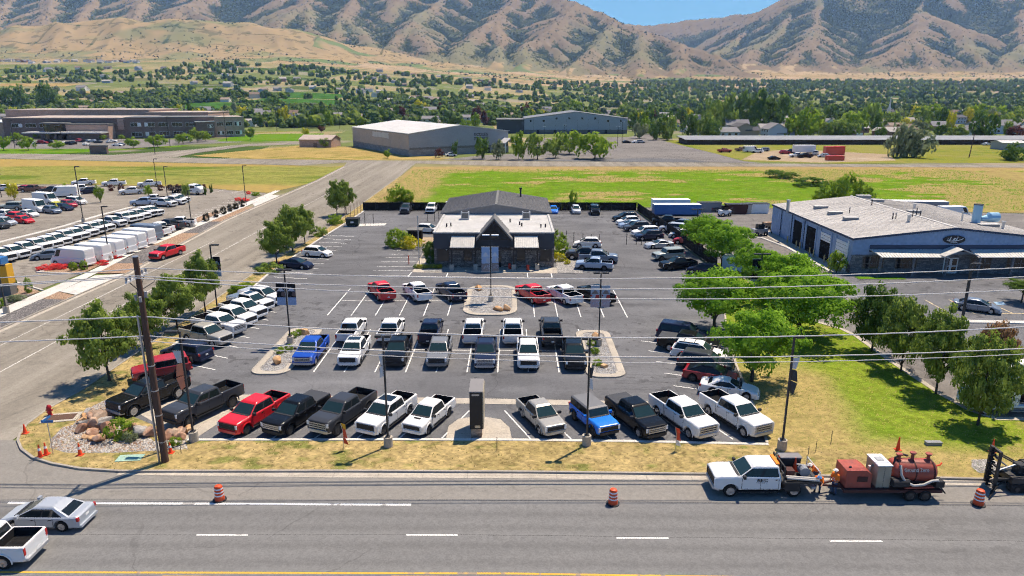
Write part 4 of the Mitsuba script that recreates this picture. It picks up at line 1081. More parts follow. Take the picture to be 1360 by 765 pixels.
N1 = 'cars in the yard right of the showroom'
V('crossover', 'white', 780, 328, 'c', 176, 'white crossover near the row of thin posts right of the showroom', lod=1, group=N1)
V('pickup', 'charcoal', 777, 344, 'c', 172, 'charcoal covered pickup just right of the showroom planting', lod=1, group=N1, cover='mat_soft_cover')
V('pickup', 'slate', 794, 348, 'c', 352, 'slate pickup with open bed behind the pale blue one', lod=1, group=N1)
V('small_pickup', 'pale_blue', 789, 357.5, 'c', 170, 'pale blue pickup nearest of the cluster right of the showroom', lod=1, group=N1, wheels='black')
V('coupe', 'silver', 875, 329, 'c', 192, 'silver coupe against the dark slatted fence', lod=1, group=N1)
V('boxy_suv', 'sage', 887, 345, 'c', 193, 'grey green boxy off-roader against the slatted fence', lod=1, group=N1, roof='mat_paint_sage', wheels='black')
V('small_pickup', 'black', 900, 357, 'c', 193, 'black open-bed pickup at the near end of the slatted fence', lod=1, group=N1, wheels='black')
V('crossover', 'navy', 934, 364, 'c', 150, 'navy crossover half hidden under the nearest tree by the fence end', lod=1, group=N1)
V('suv', 'white', 857, 313, 'c', 192, 'white SUV behind a dark one midway along the slatted fence', lod=1, group=N1)
V('suv', 'navy', 861, 318.5, 'c', 192, 'dark SUV in front of a white one midway along the slatted fence', lod=1, group=N1)
V('suv', 'black', 830, 293.5, 'c', 192, 'black SUV farthest up the fence, in the corner', lod=1, group=N1)
V('crossover', 'white', 834, 298, 'c', 192, 'white crossover second from the fence corner', lod=1, group=N1)
V('sedan', 'pale_blue', 838, 302, 'c', 192, 'pale blue sedan third from the fence corner', lod=1, group=N1)
V('suv', 'charcoal', 845, 306.5, 'c', 192, 'charcoal SUV fourth from the fence corner', lod=1, group=N1)
N2 = 'cars backed up to the rear fence'
V('sedan', 'bright_blue', 736, 284.5, 'f', -90, 'bright blue car at the rear fence just right of the showroom', lod=1, group=N2)
V('crossover', 'silver', 766, 285, 'f', -90, 'silver crossover at the rear fence', lod=1, group=N2)
V('boxy_suv', 'black', 791, 286.5, 'f', -92, 'black boxy SUV with tall roof at the rear fence', lod=1, group=N2)
V('pickup', 'charcoal', 537, 285, 'f', -90, 'dark pickup at the rear fence left of the showroom', lod=1, group=N2)
V('pickup', 'white', 571, 284, 'f', -92, 'white pickup at the rear fence left of the showroom', lod=1, group=N2)
V('sedan', 'white', 594, 278.5, 'f', -92, 'white car at the rear fence, half behind the showroom roof', lod=1, group=N2)
V('crossover', 'white', 569, 309, 'c', -18, 'white crossover beside the left wall of the showroom', lod=1, group=N1)
V('crossover', 'white', 422, 340.5, 'c', -16, 'white crossover in the left stalls under the street trees', lod=1, group=N1)
V('sedan', 'navy', 394, 355.5, 'c', -14, 'navy car in the left stalls nearest the street trees', lod=1, group=N1)
V('sedan', 'slate', 1296, 412.5, 'c', -33, 'grey blue sedan alone in the stalls before the blue metal workshop', lod=0)

# on the roads

V('sedan', 'silver', 65, 694.5, 'c', 179, 'silver sedan driving left on the highway', lod=0, wheels='alloy')
V('pickup', 'white', 52, 741, 'r', 181, 'white pickup leaving the frame at lower left, seen from behind', lod=0, bumper='chrome')
V('pickup', 'red', 223, 341.5, 'c', -106, 'red pickup driving down the side street', lod=1)

# ------------------------------------------------------------------ the fleet lot across the street
C1, C2, C3, C4 = 'white pickups in the long row of the fleet lot', 'white vans backed up to the planter', 'pickups at the back of the fleet lot', 'cars in the middle of the fleet lot'
ORD = 'first second third fourth fifth sixth seventh eighth ninth tenth eleventh twelfth thirteenth fourteenth fifteenth sixteenth seventeenth eighteenth'.split()
row = [(17, 349), (35, 344), (50, 339), (65, 335), (79, 330.5), (91, 326.6), (103.5, 322.8), (115, 318.8), (127, 314.6), (138.5, 311.3), (149, 307.5), (165, 301.5), (178, 297), (187, 294.4), (197, 291.4), (206, 288.8), (214.5, 286.8)]
for i, (px, py) in enumerate(row):
    V('pickup' if i % 3 else 'big_pickup', 'white', px, py, 'f', -22, f'{ORD[i]} white pickup from the near end of the long fleet row', lod=1, group=C1)
for i, (px, py) in enumerate([(98, 352), (121, 346), (139, 340.5), (155, 335), (169, 329.5), (182, 324)]):
    V('van', 'white', px, py, 'c', 164, f'{ORD[i]} tall white cargo van from the near end of the van row', lod=1, group=C2)
V('van', 'slate', 192, 317.5, 'c', 164, 'van with a shaded grey side at the far end of the van row', lod=1, group=C2)
V('big_pickup', 'white', 205, 312.5, 'c', 160, 'white pickup next after the van row by the gravel planter', lod=1, group=C3)
V('pickup', 'white', 212, 308.5, 'c', 160, 'white pickup second after the van row', lod=1, group=C3)
V('pickup', 'charcoal', 225, 304, 'c', 165, 'dark pickup between the white pickups after the van row', lod=1, group=C3)
V('pickup', 'white', 239, 301, 'c', 190, 'white pickup nearest the planter lamp post, side on', lod=1, group=C3)
V('sedan', 'slate', 66, 343.5, 'c', 200, 'slate grey sedan between the pickup row and the van row', lod=1)
for px, py, deg, paint, kd, lb in ((112, 246, 200, 'white', 'pickup', 'white pickup at the back edge beside the dry field, leftmost'), (152, 247, 200, 'white', 'pickup', 'white pickup at the back edge, second from left'), (199, 248, 205, 'white', 'pickup', 'white pickup at the back edge left of the flatbed truck'),
                                   (176, 258, 205, 'white', 'pickup', 'white pickup parked alone in front of the back edge'), (193, 273, 188, 'pale_blue', 'pickup', 'pale blue shaded pickup side on past the long row'), (204, 269, 188, 'white', 'pickup', 'white pickup behind the pale blue one'),
                                   (219, 274, -20, 'white', 'pickup', 'white pickup side on with nose to the right, past the long row'), (232, 271, -20, 'white', 'pickup', 'white pickup behind the side on one at the end of the long row'), (237, 268.5, -20, 'white', 'pickup', 'white pickup farthest right past the long row'),
                                   (102, 254, 205, 'white', 'suv', 'white SUV in front of the leftmost back edge pickup'), (117, 257, 215, 'navy', 'crossover', 'dark blue car beside a white one near a young tree'),
                                   (71, 257, 180, 'charcoal', 'pickup', 'charcoal pickup near the young trees of the fleet lot'), (44, 255, 180, 'brown', 'pickup', 'brown and tan pickup left of the charcoal one'), (32, 253, 180, 'crimson', 'sedan', 'dark red car mostly hidden behind the brown pickup'), (5, 253, 200, 'white', 'crossover', 'white car at the left frame edge of the fleet lot, far side'),
                                   (86, 261.5, 190, 'white', 'van', 'white and grey van with its rear to the right'), (102, 271, -20, 'white', 'minivan', 'white minivan at the far end of the middle cluster'), (92, 275, -30, 'crimson', 'crossover', 'red car between minivan and dark car in the middle cluster'),
                                   (86, 279, -28, 'navy', 'sedan', 'dark navy car in the middle cluster'), (78, 278, -28, 'yellow', 'crossover', 'olive yellow crossover in the middle cluster'), (62, 271, -22, 'white', 'van', 'white van at the back of the middle cluster'), (70, 283, -28, 'slate', 'crossover', 'slate crossover beside the yellow one'),
                                   (48, 281, -28, 'white', 'van', 'white high roof van in the middle cluster'), (38, 287.5, -22, 'white', 'sedan', 'white sedan in front of the high roof van'), (16, 279, 190, 'sage', 'boxy_suv', 'sage grey off-roader left of the high roof van'), (24, 292, -20, 'red', 'crossover', 'red crossover in the near end of the middle cluster'),
                                   (31, 296, -22, 'red', 'sedan', 'red sedan at the near end of the middle cluster'), (8, 299, -20, 'silver', 'crossover', 'silver crossover at the left frame edge'), (-2, 303, -20, 'charcoal', 'suv', 'charcoal SUV cut by the left frame edge'), (10, 289, -20, 'white', 'crossover', 'white crossover behind the red cars at the left edge')):
    V(kd, paint, px, py, 'c', deg, lb + ' in the fleet lot' if 'fleet lot' not in lb and len(lb.split()) < 13 else lb, lod=1, group=C4)

# small parked cars far behind
S1, S2, S3 = 'cars in the school lot', 'cars before the ice arena', 'cars and trucks in the dirt yard'
rs = random.Random(3)
for i, (px, py, paint, kd) in enumerate([(14, 188, 'navy', 'sedan'), (48, 191, 'white', 'crossover'), (52, 190.5, 'charcoal', 'suv'), (57, 191, 'dark_red', 'suv'), (63, 190.5, 'black', 'suv'), (86, 192, 'white', 'sedan'), (90, 192.5, 'black', 'suv'), (97, 192, 'black', 'suv'), (106, 188.5, 'crimson', 'suv'), (113, 189, 'charcoal', 'sedan'), (115, 193, 'white', 'crossover'),
                                          (120, 188.5, 'white', 'sedan'), (123, 189, 'silver', 'crossover'), (130, 190, 'charcoal', 'sedan'), (146, 189.5, 'silver', 'sedan'), (150, 189, 'white', 'crossover'), (156, 194, 'white', 'sedan'), (161, 193.5, 'slate', 'sedan'), (28, 193, 'charcoal', 'suv'), (252, 186, 'white', 'sedan'), (265, 186.5, 'silver', 'sedan')]):
    V(kd, paint, px, py, 'c', rs.choice((5, 175, 90)), f'small {paint.replace("_", " ")} car, {ORD[i]} from the left in the distant school lot' if i < 18 else f'{paint} car before the right wing of the distant school', lod=2, group=S1)
for i, (px, py, paint, kd, lb) in enumerate([(832, 190, 'black', 'sedan', 'dark car left of two in the arena lot'), (845, 190, 'white', 'sedan', 'white car in the arena lot'), (851, 190, 'slate', 'crossover', 'slate car right of the white one in the arena lot'), (599, 207.5, 'white', 'sedan', 'small white car near the arena wall')]):
    V(kd, paint, px, py, 'c', 10, lb, lod=2, group=S2)
for px, py, deg, paint, kd, lb in ((1042, 204.5, 10, 'crimson', 'crossover', 'red car at the left of the dirt yard'), (1051, 203, 100, 'navy', 'suv', 'dark SUV beside the white trailer in the dirt yard'), (1058, 209, 180, 'white', 'pickup', 'white pickup in front of the white trailer'), (1069, 209.5, 180, 'black', 'pickup', 'black pickup before the white trailer'),
                                   (1083, 206, 60, 'silver', 'pickup', 'silver pickup right of the white trailer'), (1093, 209, 175, 'silver', 'crossover', 'silver car at the right of the dirt yard'), (1028, 212, 5, 'black', 'sedan', 'black car nearest the road in the dirt yard'), (962, 202.5, 5, 'crimson', 'pickup', 'maroon car left of the dirt yard'), (985, 201, 5, 'brown', 'pickup', 'brown truck left of the dirt yard'),
                                   (997, 202, 5, 'white', 'van', 'white van left of the dirt yard'), (1006, 203, 150, 'white', 'suv', 'white SUV left of the dirt yard, near the van'), (1014, 201, 170, 'slate', 'suv', 'slate SUV in the dirt yard'), (1310, 193, 20, 'silver', 'sedan', 'pale car by the long shed'), (1160, 162, 0, 'white', 'van', 'white van among the houses behind the long shed')):
    V(kd, paint, px, py, 'c', deg, lb, lod=2, group=S3)

# ------------------------------------------------------------------ building materials
def stone_tex(cols, sx, sz, mortar=(0.10, 0.095, 0.09)):
    cols = [mi.Color3f(*c) for c in cols]
    def f(p, n, uv):
        h = dr.select(dr.abs(n.x) > dr.abs(n.y), p.y, p.x)
        row = dr.floor(p.z / sz)
        u = h / sx + cell_rand(row, 3.0) * 7.0
        cell = dr.floor(u)
        r = cell_rand(cell, row, 5.0)
        c = mix(cols[0], cols[1], smoothstep(0.25, 0.5, r))
        c = mix(c, cols[2], smoothstep(0.68, 0.8, r))
        fu, fv = u - cell, p.z / sz - row
        e = dr.minimum(dr.minimum(fu, 1 - fu) * sx, dr.minimum(fv, 1 - fv) * sz)
        c = c * (0.75 + 0.5 * noise(p.x * 6, p.y * 6, p.z * 6))
        return mix(mi.Color3f(*mortar), c, smoothstep(0.008, 0.03, e))
    return {'type': 'diffuse', 'reflectance': mikit.proc(f)}
bs('ledge_stone', stone_tex(((0.17, 0.145, 0.13), (0.25, 0.215, 0.185), (0.34, 0.295, 0.26)), 0.5, 0.2, (0.04, 0.038, 0.036)))
bs('blue_stone', stone_tex(((0.13, 0.14, 0.155), (0.19, 0.195, 0.20), (0.25, 0.245, 0.24)), 0.5, 0.2))
bs('brick_dark', stone_tex(((0.185, 0.130, 0.110), (0.22, 0.155, 0.13), (0.20, 0.15, 0.13)), 1.2, 0.6, (0.19, 0.15, 0.135)))
bs('brick_light', stone_tex(((0.40, 0.275, 0.215), (0.46, 0.32, 0.25), (0.43, 0.30, 0.24)), 1.2, 0.6, (0.40, 0.3, 0.25)))
bs('block', stone_tex(((0.25, 0.245, 0.25), (0.29, 0.285, 0.28), (0.22, 0.215, 0.22)), 1.6, 0.8, (0.2, 0.2, 0.2)))

def worn_metal(base, dirt, amount, rough=0.5, spec=0.4, sx=1.0, sy=1.0):
    b, d = mi.Color3f(*base), mi.Color3f(*dirt)
    def f(p, n, uv):
        s = fbm(p.x / (2.4 * sx), p.y / (2.4 * sy), p.z / 2.4) * 0.6 + fbm(p.x / (0.5 * sx), p.y / (0.5 * sy), p.z / 0.5) * 0.4
        return mix(b, d, amount * smoothstep(0.35, 0.75, s)) * (0.92 + 0.16 * noise(p.x * 3, p.y * 3, p.z * 3))
    return {'type': 'twosided', 'bsdf': {'type': 'principled', 'base_color': mikit.proc(f), 'roughness': rough, 'specular': spec}}
bs('white_roof', worn_metal((0.42, 0.415, 0.40), (0.32, 0.31, 0.285), 0.6, 0.7, 0.3))
bs('charcoal_roof', worn_metal((0.165, 0.168, 0.178), (0.20, 0.20, 0.20), 0.6, 0.55, 0.4, 0.3, 2.0))
bs('aged_roof', worn_metal((0.46, 0.44, 0.41), (0.33, 0.31, 0.285), 0.9, 0.6, 0.35, 3.0, 0.5))
bs('shed_roof', worn_metal((0.215, 0.225, 0.235), (0.16, 0.17, 0.18), 0.7, 0.6, 0.35))
bs('pale_roof', worn_metal((0.52, 0.505, 0.48), (0.40, 0.385, 0.36), 0.7, 0.6, 0.35))
bs('awning_metal', worn_metal((0.50, 0.49, 0.46), (0.36, 0.35, 0.33), 0.5, 0.45, 0.5))
bs('blue_wall', worn_metal((0.23, 0.33, 0.48), (0.19, 0.27, 0.40), 0.5, 0.5, 0.4))
solid('navy_trim', (0.035, 0.055, 0.10), 0.5)
solid('black_wall', (0.048, 0.053, 0.064), 0.55, 0.4)
solid('dark_glass', (0.012, 0.014, 0.016), 0.05, 0.7)
solid('grey_fascia', (0.15, 0.145, 0.135), 0.6)
solid('dark_timber', (0.045, 0.033, 0.026), 0.7)
solid('white_trim', (0.72, 0.72, 0.70), 0.5)
solid('galvanised', (0.44, 0.45, 0.46), 0.4, 0.5, 0.7)
solid('dark_interior', (0.012, 0.012, 0.013), 0.9, 0.1)
solid('bollard_yellow', (0.40, 0.33, 0.16), 0.6)
bs('tan_wall', worn_metal((0.40, 0.325, 0.27), (0.34, 0.28, 0.235), 0.5, 0.6, 0.3))
bs('grey_wall', worn_metal((0.31, 0.315, 0.325), (0.26, 0.265, 0.275), 0.5, 0.6, 0.3))
bs('steel_blue_wall', worn_metal((0.30, 0.33, 0.38), (0.25, 0.275, 0.32), 0.5, 0.6, 0.3))

def gable(x0, x1, y0, y1, eave, ridge, axis='y', over=0.4, th=0.18, z0=-0.05):
    """(walls, roof) of a gabled block; axis: the direction of its ridge."""
    cx, cy = (x0 + x1) / 2, (y0 + y1) / 2
    if axis == 'y':
        pr = [(x0, z0), (x1, z0), (x1, eave), (cx, ridge), (x0, eave)]
        v = [(x, y, z) for y in (y0, y1) for x, z in pr]
        s = (ridge - eave) / (x1 - cx)
        rp = [(x0 - over, eave - over * s), (cx, ridge), (x1 + over, eave - over * s)]
        rv = [(x, y, z + h) for y in (y0 - over, y1 + over) for h in (0.01, th) for x, z in rp]
    else:
        pr = [(y0, z0), (y1, z0), (y1, eave), (cy, ridge), (y0, eave)]
        v = [(x, y, z) for x in (x1, x0) for y, z in pr]
        s = (ridge - eave) / (y1 - cy)
        rp = [(y0 - over, eave - over * s), (cy, ridge), (y1 + over, eave - over * s)]
        rv = [(x, y, z + h) for x in (x1 + over, x0 - over) for h in (0.01, th) for y, z in rp]
    f = [[0, 1, 2], [0, 2, 4], [2, 3, 4], [5, 7, 6], [5, 9, 7], [7, 9, 8]]
    for i in (0, 1, 4):
        j = (i + 1) % 5
        f += [[i, i + 5, j + 5], [i, j + 5, j]]
    rf = []
    for a, b in ((0, 1), (1, 2)):
        rf += [[3 + a, 3 + b, 9 + b], [3 + a, 9 + b, 9 + a], [a, 6 + b, b], [a, 6 + a, 6 + b], [a, b, 3 + b], [a, 3 + b, 3 + a], [6 + a, 9 + b, 6 + b], [6 + a, 9 + a, 9 + b]]
    for a in (0, 2):
        rf += [[a, 3 + a, 9 + a], [a, 9 + a, 6 + a]]
    return (np.array(v, float), np.array(f)), (np.array(rv, float), np.array(rf))

def xf(mesh, x=0, y=0, z=0, rz=0.0):
    v = np.array(mesh[0], float)
    if rz:
        v[:, :2] = rot2(v[:, :2], rz)
    return v + [x, y, z], mesh[1]

# ------------------------------------------------------------------ the showroom
SR = thing('showroom', 'dark showroom with stone base, white flat roof and gabled entrance', 'building')
X0, X1, Y0, YM, Y1 = -11.5, 6.2, 100.6, 117.0, 134.0
part(SR, 'wall', box(X0, X1, Y0, YM, 2.9, 5.1), 'mat_black_wall')
part(SR, 'stone_base', box(X0 + .03, X1 - .03, Y0 + .03, YM, -.05, 2.898), 'mat_ledge_stone')
mb = MB()
for a in ((X0 - .04, X1 + .04, Y0 - .04, Y0 + .28), (X0 - .04, X0 + .3, Y0 + .28, YM), (X1 - .3, X1 + .04, Y0 + .28, YM), (X0 + .3, X1 - .3, YM - .35, YM - .01)):
    mb.box(*a, 5.102, 5.28)
part(SR, 'parapet', mb.get(), 'mat_white_roof')
part(SR, 'flat_roof', box(X0 + .3, X1 - .3, Y0 + .28, YM - .35, 5.0, 5.115), 'mat_white_roof')
w, r = gable(X0 - .2, X1 + .2, YM, Y1, 5.35, 6.75, 'y', 0.35, 0.16)
part(SR, 'rear_hall', w, 'mat_charcoal_roof')
rk = part(SR, 'rear_roof', r, 'mat_charcoal_roof')
mb = MB()
for k in range(29):
    y = YM - .2 + k * .61
    for s in (-1, 1):
        xm = (X0 + X1) / 2
        mb.tube([(xm + s * .1, y, 6.93), (xm + s * 9.4, y, 6.93 - 9.3 * 1.4 / 9.05)], .035, 4)
part(SR, 'roof_seam', mb.get(), 'mat_charcoal_roof')
labels.setdefault(f'{SR}__roof_seam', {})['kind'] = 'stuff'
part(rk, 'ridge_cap', box(-2.85, -2.45, YM - .35, Y1 + .35, 6.90, 6.96), 'mat_grey_fascia')
part(SR, 'vent_pipe', MB().cyl(1.6, 130, 6.2, 7.8, .16, 10).cyl(1.6, 130, 7.7, 8.0, .26, 10).get(), 'mat_black_plastic')
for s, x in ((-1, -7.6), (1, 2.3)):
    u = part(SR, 'air_conditioner', box(x - .65, x + .65, 112.0, 113.3, 5.13, 6.35), 'mat_galvanised')
    part(u, 'fan_grille', MB().cyl(x, 112.65, 6.35, 6.42, .5, 16).get(), 'mat_black_plastic')
    part(u, 'louvre', box(x - .5, x + .5, 111.96, 112.01, 5.4, 6.2), 'mat_grey_fascia')
for x, y in ((-10, 105.8), (-9.4, 106.3), (1.2, 107.5), (-.3, 109.8), (4.4, 105.2), (5.1, 105.4), (1.5, 106.2)):
    part(SR, 'roof_vent', MB().cyl(x, y, 5.1, 5.65, .11, 8).get(), 'mat_black_plastic')
# entrance gable with open truss
gx, gy0, gy1 = -2.55, 98.7, 103.2
gp = [(-2.55, 4.35), (0, 7.35), (2.55, 4.35)]
mb = MB()
for s in (-1, 1):
    a, b = np.array([gx + s * 2.62, 0, 4.27]), np.array([gx, 0, 7.35])
    q = [(a[0], gy0, a[2]), (b[0], gy0, b[2]), (b[0], gy1, b[2]), (a[0], gy1, a[2])]
    q2 = [(x, y, z + .32) for x, y, z in q]
    mb.mesh(hull(q + q2))
part(SR, 'gable_roof', mb.get(), 'mat_grey_fascia')
mb = MB()
for s in (-1, 1):
    mb.tube([(gx + s * 2.4, gy0 + .25, 4.35), (gx, gy0 + .25, 7.2)], .13, 6)
    mb.tube([(gx, gy0 + .25, 5.4), (gx + s * 1.2, gy0 + .25, 5.85)], .09, 6)
mb.tube([(gx - 2.2, gy0 + .25, 4.6), (gx + 2.2, gy0 + .25, 4.6)], .11, 6)
mb.tube([(gx, gy0 + .25, 4.6), (gx, gy0 + .25, 7.2)], .11, 6)
part(SR, 'truss', mb.get(), 'mat_dark_timber')
part(SR, 'gable_wall', hull([(gx + a, y, z) for y in (Y0 - .08, Y0 + 2.4) for a, z in ((-2.5, 4.3), (2.5, 4.3), (0, 7.25), (-2.5, 2.9), (2.5, 2.9))]), 'mat_black_wall')
part(SR, 'round_window', MB().tube([(gx, Y0 - .10, 4.9), (gx, Y0 - .05, 4.9)], .62, 20).get(), 'mat_dark_glass')
for x0, x1 in ((-8.85, -5.4), (.35, 3.75)):
    q = [(x0, Y0 - .02, 4.62), (x1, Y0 - .02, 4.62), (x1 + (.1 if x0 > 0 else 0), Y0 - 2.0, 3.35), (x0 - (0 if x0 > 0 else .1), Y0 - 2.0, 3.35)]
    aw = part(SR, 'awning', hull(q + [(x, y, z + .10) for x, y, z in q]), 'mat_awning_metal')
    mb = MB()
    for k in range(13):
        x = x0 + .04 + (x1 - x0 - .08) * k / 12
        mb.tube([(x, Y0 - .03, 4.74), (x, Y0 - 2.0, 3.47)], .03, 4)
    part(aw, 'seam', mb.get(), 'mat_awning_metal')
    labels.setdefault(f'{aw}__seam', {})['kind'] = 'stuff'
part(SR, 'porch_beam', box(-9.0, 4.0, 98.75, 99.05, 2.95, 3.3), 'mat_dark_timber')
for x in (-8.75, -5.3, .25, 3.65):
    po = part(SR, 'porch_post', box(x - .12, x + .12, 98.78, 99.02, .9, 2.95), 'mat_dark_timber')
    part(po, 'plinth', box(x - .3, x + .3, 98.6, 99.2, 0, .9), 'mat_concrete')
for x0, x1, z0, z1 in ((-11.0, -9.3, .95, 2.8), (4.1, 5.8, .95, 2.8), (-7.1, -5.9, 1.0, 2.6), (.7, 1.9, 1.0, 2.6)):
    wn = part(SR, 'window', box(x0, x1, Y0 - .03, Y0 + .08, z0, z1), 'mat_dark_glass')
    mb = MB()
    for a in ((x0 - .08, x0, z0 - .08, z1 + .08), (x1, x1 + .08, z0 - .08, z1 + .08), (x0, x1, z0 - .08, z0), (x0, x1, z1, z1 + .08)):
        mb.box(a[0], a[1], Y0 - .05, Y0 + .06, a[2], a[3])
    part(wn, 'frame', mb.get(), 'mat_black_wall')
for x in (-3.45, -2.5):
    d = part(SR, 'door', box(x, x + .92, Y0 - .04, Y0 + .06, .05, 2.4), 'mat_dark_glass')
    part(d, 'handle', box(x + (.78 if x < -3 else .08), x + (.82 if x < -3 else .12), Y0 - .09, Y0 - .04, .9, 1.5), 'mat_galvanised')
for x in (-9.6, 4.9, 3.0):
    part(SR, 'wall_lamp', MB().tube([(x, Y0 - .05, 2.7), (x, Y0 - .28, 2.75)], .09, 8).get(), 'mat_plate_white')

# ------------------------------------------------------------------ the blue workshop
WS = thing('workshop', 'blue metal workshop with pale gabled roof, roller doors and an oval sign', 'building')
X0, X1, Y0, Y1, EV, RG = 48.2, 76.6, 97.0, 128.6, 5.0, 6.5
w, r = gable(X0, X1, Y0, Y1, EV, RG, 'y', 0.15, 0.14)
part(WS, 'wall', w, 'mat_blue_wall')
rf = part(WS, 'roof', r, 'mat_aged_roof')
XM = (X0 + X1) / 2
mb = MB()
for k in range(60):
    y = Y0 - .1 + k * .535
    for s in (-1, 1):
        mb.tube([(XM + s * .1, y, RG + .155), (XM + s * 14.3, y, RG + .15 - 14.3 * (RG - EV) / 14.2)], .022, 4)
part(WS, 'roof_seam', mb.get(), 'mat_aged_roof')
labels[f'{WS}__roof_seam'] = {'kind': 'stuff'}
part(rf, 'ridge_cap', box(XM - .2, XM + .2, Y0 - .15, Y1 + .15, RG + .14, RG + .2), 'mat_pale_roof')
part(rf, 'eave_trim', box(X0 - .22, X0 - .15, Y0 - .15, Y1 + .15, EV - .16, EV + .13), 'mat_navy_trim')
for s in (-1, 1):
    q = [(XM, RG - .12), (XM, RG + .15), (XM + s * 14.35, EV - .14), (XM + s * 14.35, EV + .13)]
    part(rf, 'gable_trim', hull([(x, y, z) for y in (Y0 - .21, Y0 - .155) for x, z in q]), 'mat_navy_trim')
mb = MB()
for k in range(48):
    x = X0 + .3 + k * .6
    zt = EV + (RG - EV) * (1 - abs(x - XM) / 14.2) - .2
    mb.box(x - .03, x + .03, Y0 - .03, Y0, 3.7, zt)
for k in range(11):
    mb.box(X0 - .03, X0, 119.2 + k * .85, 119.26 + k * .85, .1, EV - .2)
part(WS, 'wall_rib', mb.get(), 'mat_blue_wall')
labels[f'{WS}__wall_rib'] = {'kind': 'stuff'}
part(WS, 'stone_base', box(X0 - .05, X1, Y0 - .07, Y0, -.02, 2.75), 'mat_blue_stone')
part(WS, 'stone_base', box(X0 - .07, X0, Y0, Y0 + 1.6, -.02, 1.2), 'mat_blue_stone')
part(WS, 'fascia_band', box(X0 + 2.4, X1, Y0 - .08, Y0, 3.15, 4.15), 'mat_navy_trim')
for k, y in enumerate((100.2, 105.6, 111.0, 116.4)):
    y0, y1 = y - 1.75, y + 1.75
    fr = part(WS, 'door_bay', box(X0 - .10, X0 - .001, y0 - .35, y0 - .02, 0, 4.5), 'mat_white_trim' if k == 0 else 'mat_blue_wall')
    part(fr, 'jamb', box(X0 - .10, X0 - .001, y1 + .02, y1 + .35, 0, 4.5), 'mat_blue_wall')
    part(WS, 'doorway', box(X0 - .03, X0 - .004, y0, y1, 0, 4.1), 'mat_dark_interior')
    if k in (0, 1):
        rd = part(WS, 'roller_door', box(X0 - .09, X0 - .032, y0, y1, .05 if k == 0 else 2.9, 4.1), 'mat_white_trim')
        mb = MB()
        for q in range(2 if k else 7):
            z = (.6 if k == 0 else 3.2) + q * .5
            mb.box(X0 - .10, X0 - .091, y0, y1, z, z + .05)
        part(rd, 'slat_joint', mb.get(), 'mat_grey_fascia')
    for q in (y0 - .2, y1 + .2):
        b_ = thing('bollard', f'pale yellow bollard on the {"nearer" if q < y else "farther"} side of the {ORD[k]} workshop doorway from the front', 'bollard', 'bollards at the workshop doorways')
        part(b_, 'post', MB().cyl(X0 - .8, q, 0, 1.15, .11, 10).cyl(X0 - .8, q, 1.15, 1.2, .08, 10).get(), 'mat_bollard_yellow')
for y in (113.7, 119.1, 123.9):
    part(WS, 'downpipe', MB().tube([(X0 - .07, y, .1), (X0 - .07, y, EV - .15)], .06, 6).get(), 'mat_navy_trim')
def awn(x0, x1):
    q = [(x0, Y0 - .08, 3.45), (x1, Y0 - .08, 3.45), (x1, Y0 - 2.1, 2.75), (x0 + .9 if x0 < 55 else x0, Y0 - 2.1, 2.75)]
    a = part(WS, 'awning', hull(q + [(x, y, z + .10) for x, y, z in q]), 'mat_awning_metal')
    mb = MB()
    for k in range(int((x1 - x0) / .42)):
        x = x0 + .25 + k * .42
        mb.tube([(x, Y0 - .12, 3.56), (x + (.5 if k < 2 and x0 < 55 else 0), Y0 - 2.1, 2.87)], .032, 4)
    part(a, 'seam', mb.get(), 'mat_awning_metal')
    labels[f'{a}__seam'] = {'kind': 'stuff'}
awn(X0 + 2.4, XM - 1.6)
awn(XM + 2.4, X1)
mb = MB()
for s in (-1, 1):
    q = [(XM - .1, Y0 - 2.6, 3.95), (XM - .1, Y0 - .1, 3.95), (XM - .1 + s * 2.5, Y0 - .1, 2.95), (XM - .1 + s * 2.5, Y0 - 2.6, 2.95)]
    mb.mesh(hull(q + [(x, y, z + .12) for x, y, z in q]))
part(WS, 'porch_gable', mb.get(), 'mat_awning_metal')
for x in np.arange(X0 + 3.2, X1 - .5, 4.6):
    if abs(x - XM) > 1.6:
        part(WS, 'awning_post', box(x - .15, x + .15, Y0 - 2.05, Y0 - 1.8, 0, 2.75), 'mat_blue_stone')
for x in (51.3, 56.0, 66.6, 71.8):
    wn = part(WS, 'window', box(x - 1.5, x + 1.5, Y0 - .10, Y0 - .02, .75, 2.5), 'mat_dark_glass')
    mb = MB()
    for q in (-1.55, -.5, .5, 1.5):
        mb.box(x + q, x + q + .08, Y0 - .13, Y0 - .101, .7, 2.55)
    for z in (.7, 1.5, 2.5):
        mb.box(x - 1.5, x + 1.5, Y0 - .125, Y0 - .101, z, z + .06)
    part(wn, 'frame', mb.get(), 'mat_grey_fascia')
for x in (XM - 1.05, XM - .02):
    d = part(WS, 'door', box(x, x + 1.0, Y0 - .13, Y0 - .075, .05, 2.3), 'mat_white_trim')
    part(d, 'pane', box(x + .17, x + .83, Y0 - .15, Y0 - .131, .3, 1.05), 'mat_dark_glass')
    part(d, 'pane', box(x + .17, x + .83, Y0 - .15, Y0 - .131, 1.2, 2.15), 'mat_dark_glass')
sg = part(WS, 'oval_sign', hull([(XM - .1 + 1.55 * math.cos(a), y, 4.95 + .6 * math.sin(a)) for y in (Y0 - .18, Y0 - .06) for a in np.arange(32) * PI / 16]), 'mat_black_plastic')
tm = meshkit.text_mesh('Lsi', .62, .02, True)
v = np.array(tm.vertices)
v = np.column_stack([v[:, 0] + .35 * v[:, 1], -v[:, 2], v[:, 1]])
v += [XM - .95, Y0 - .185, 4.72]
mb = MB().add(v, np.array(tm.faces))
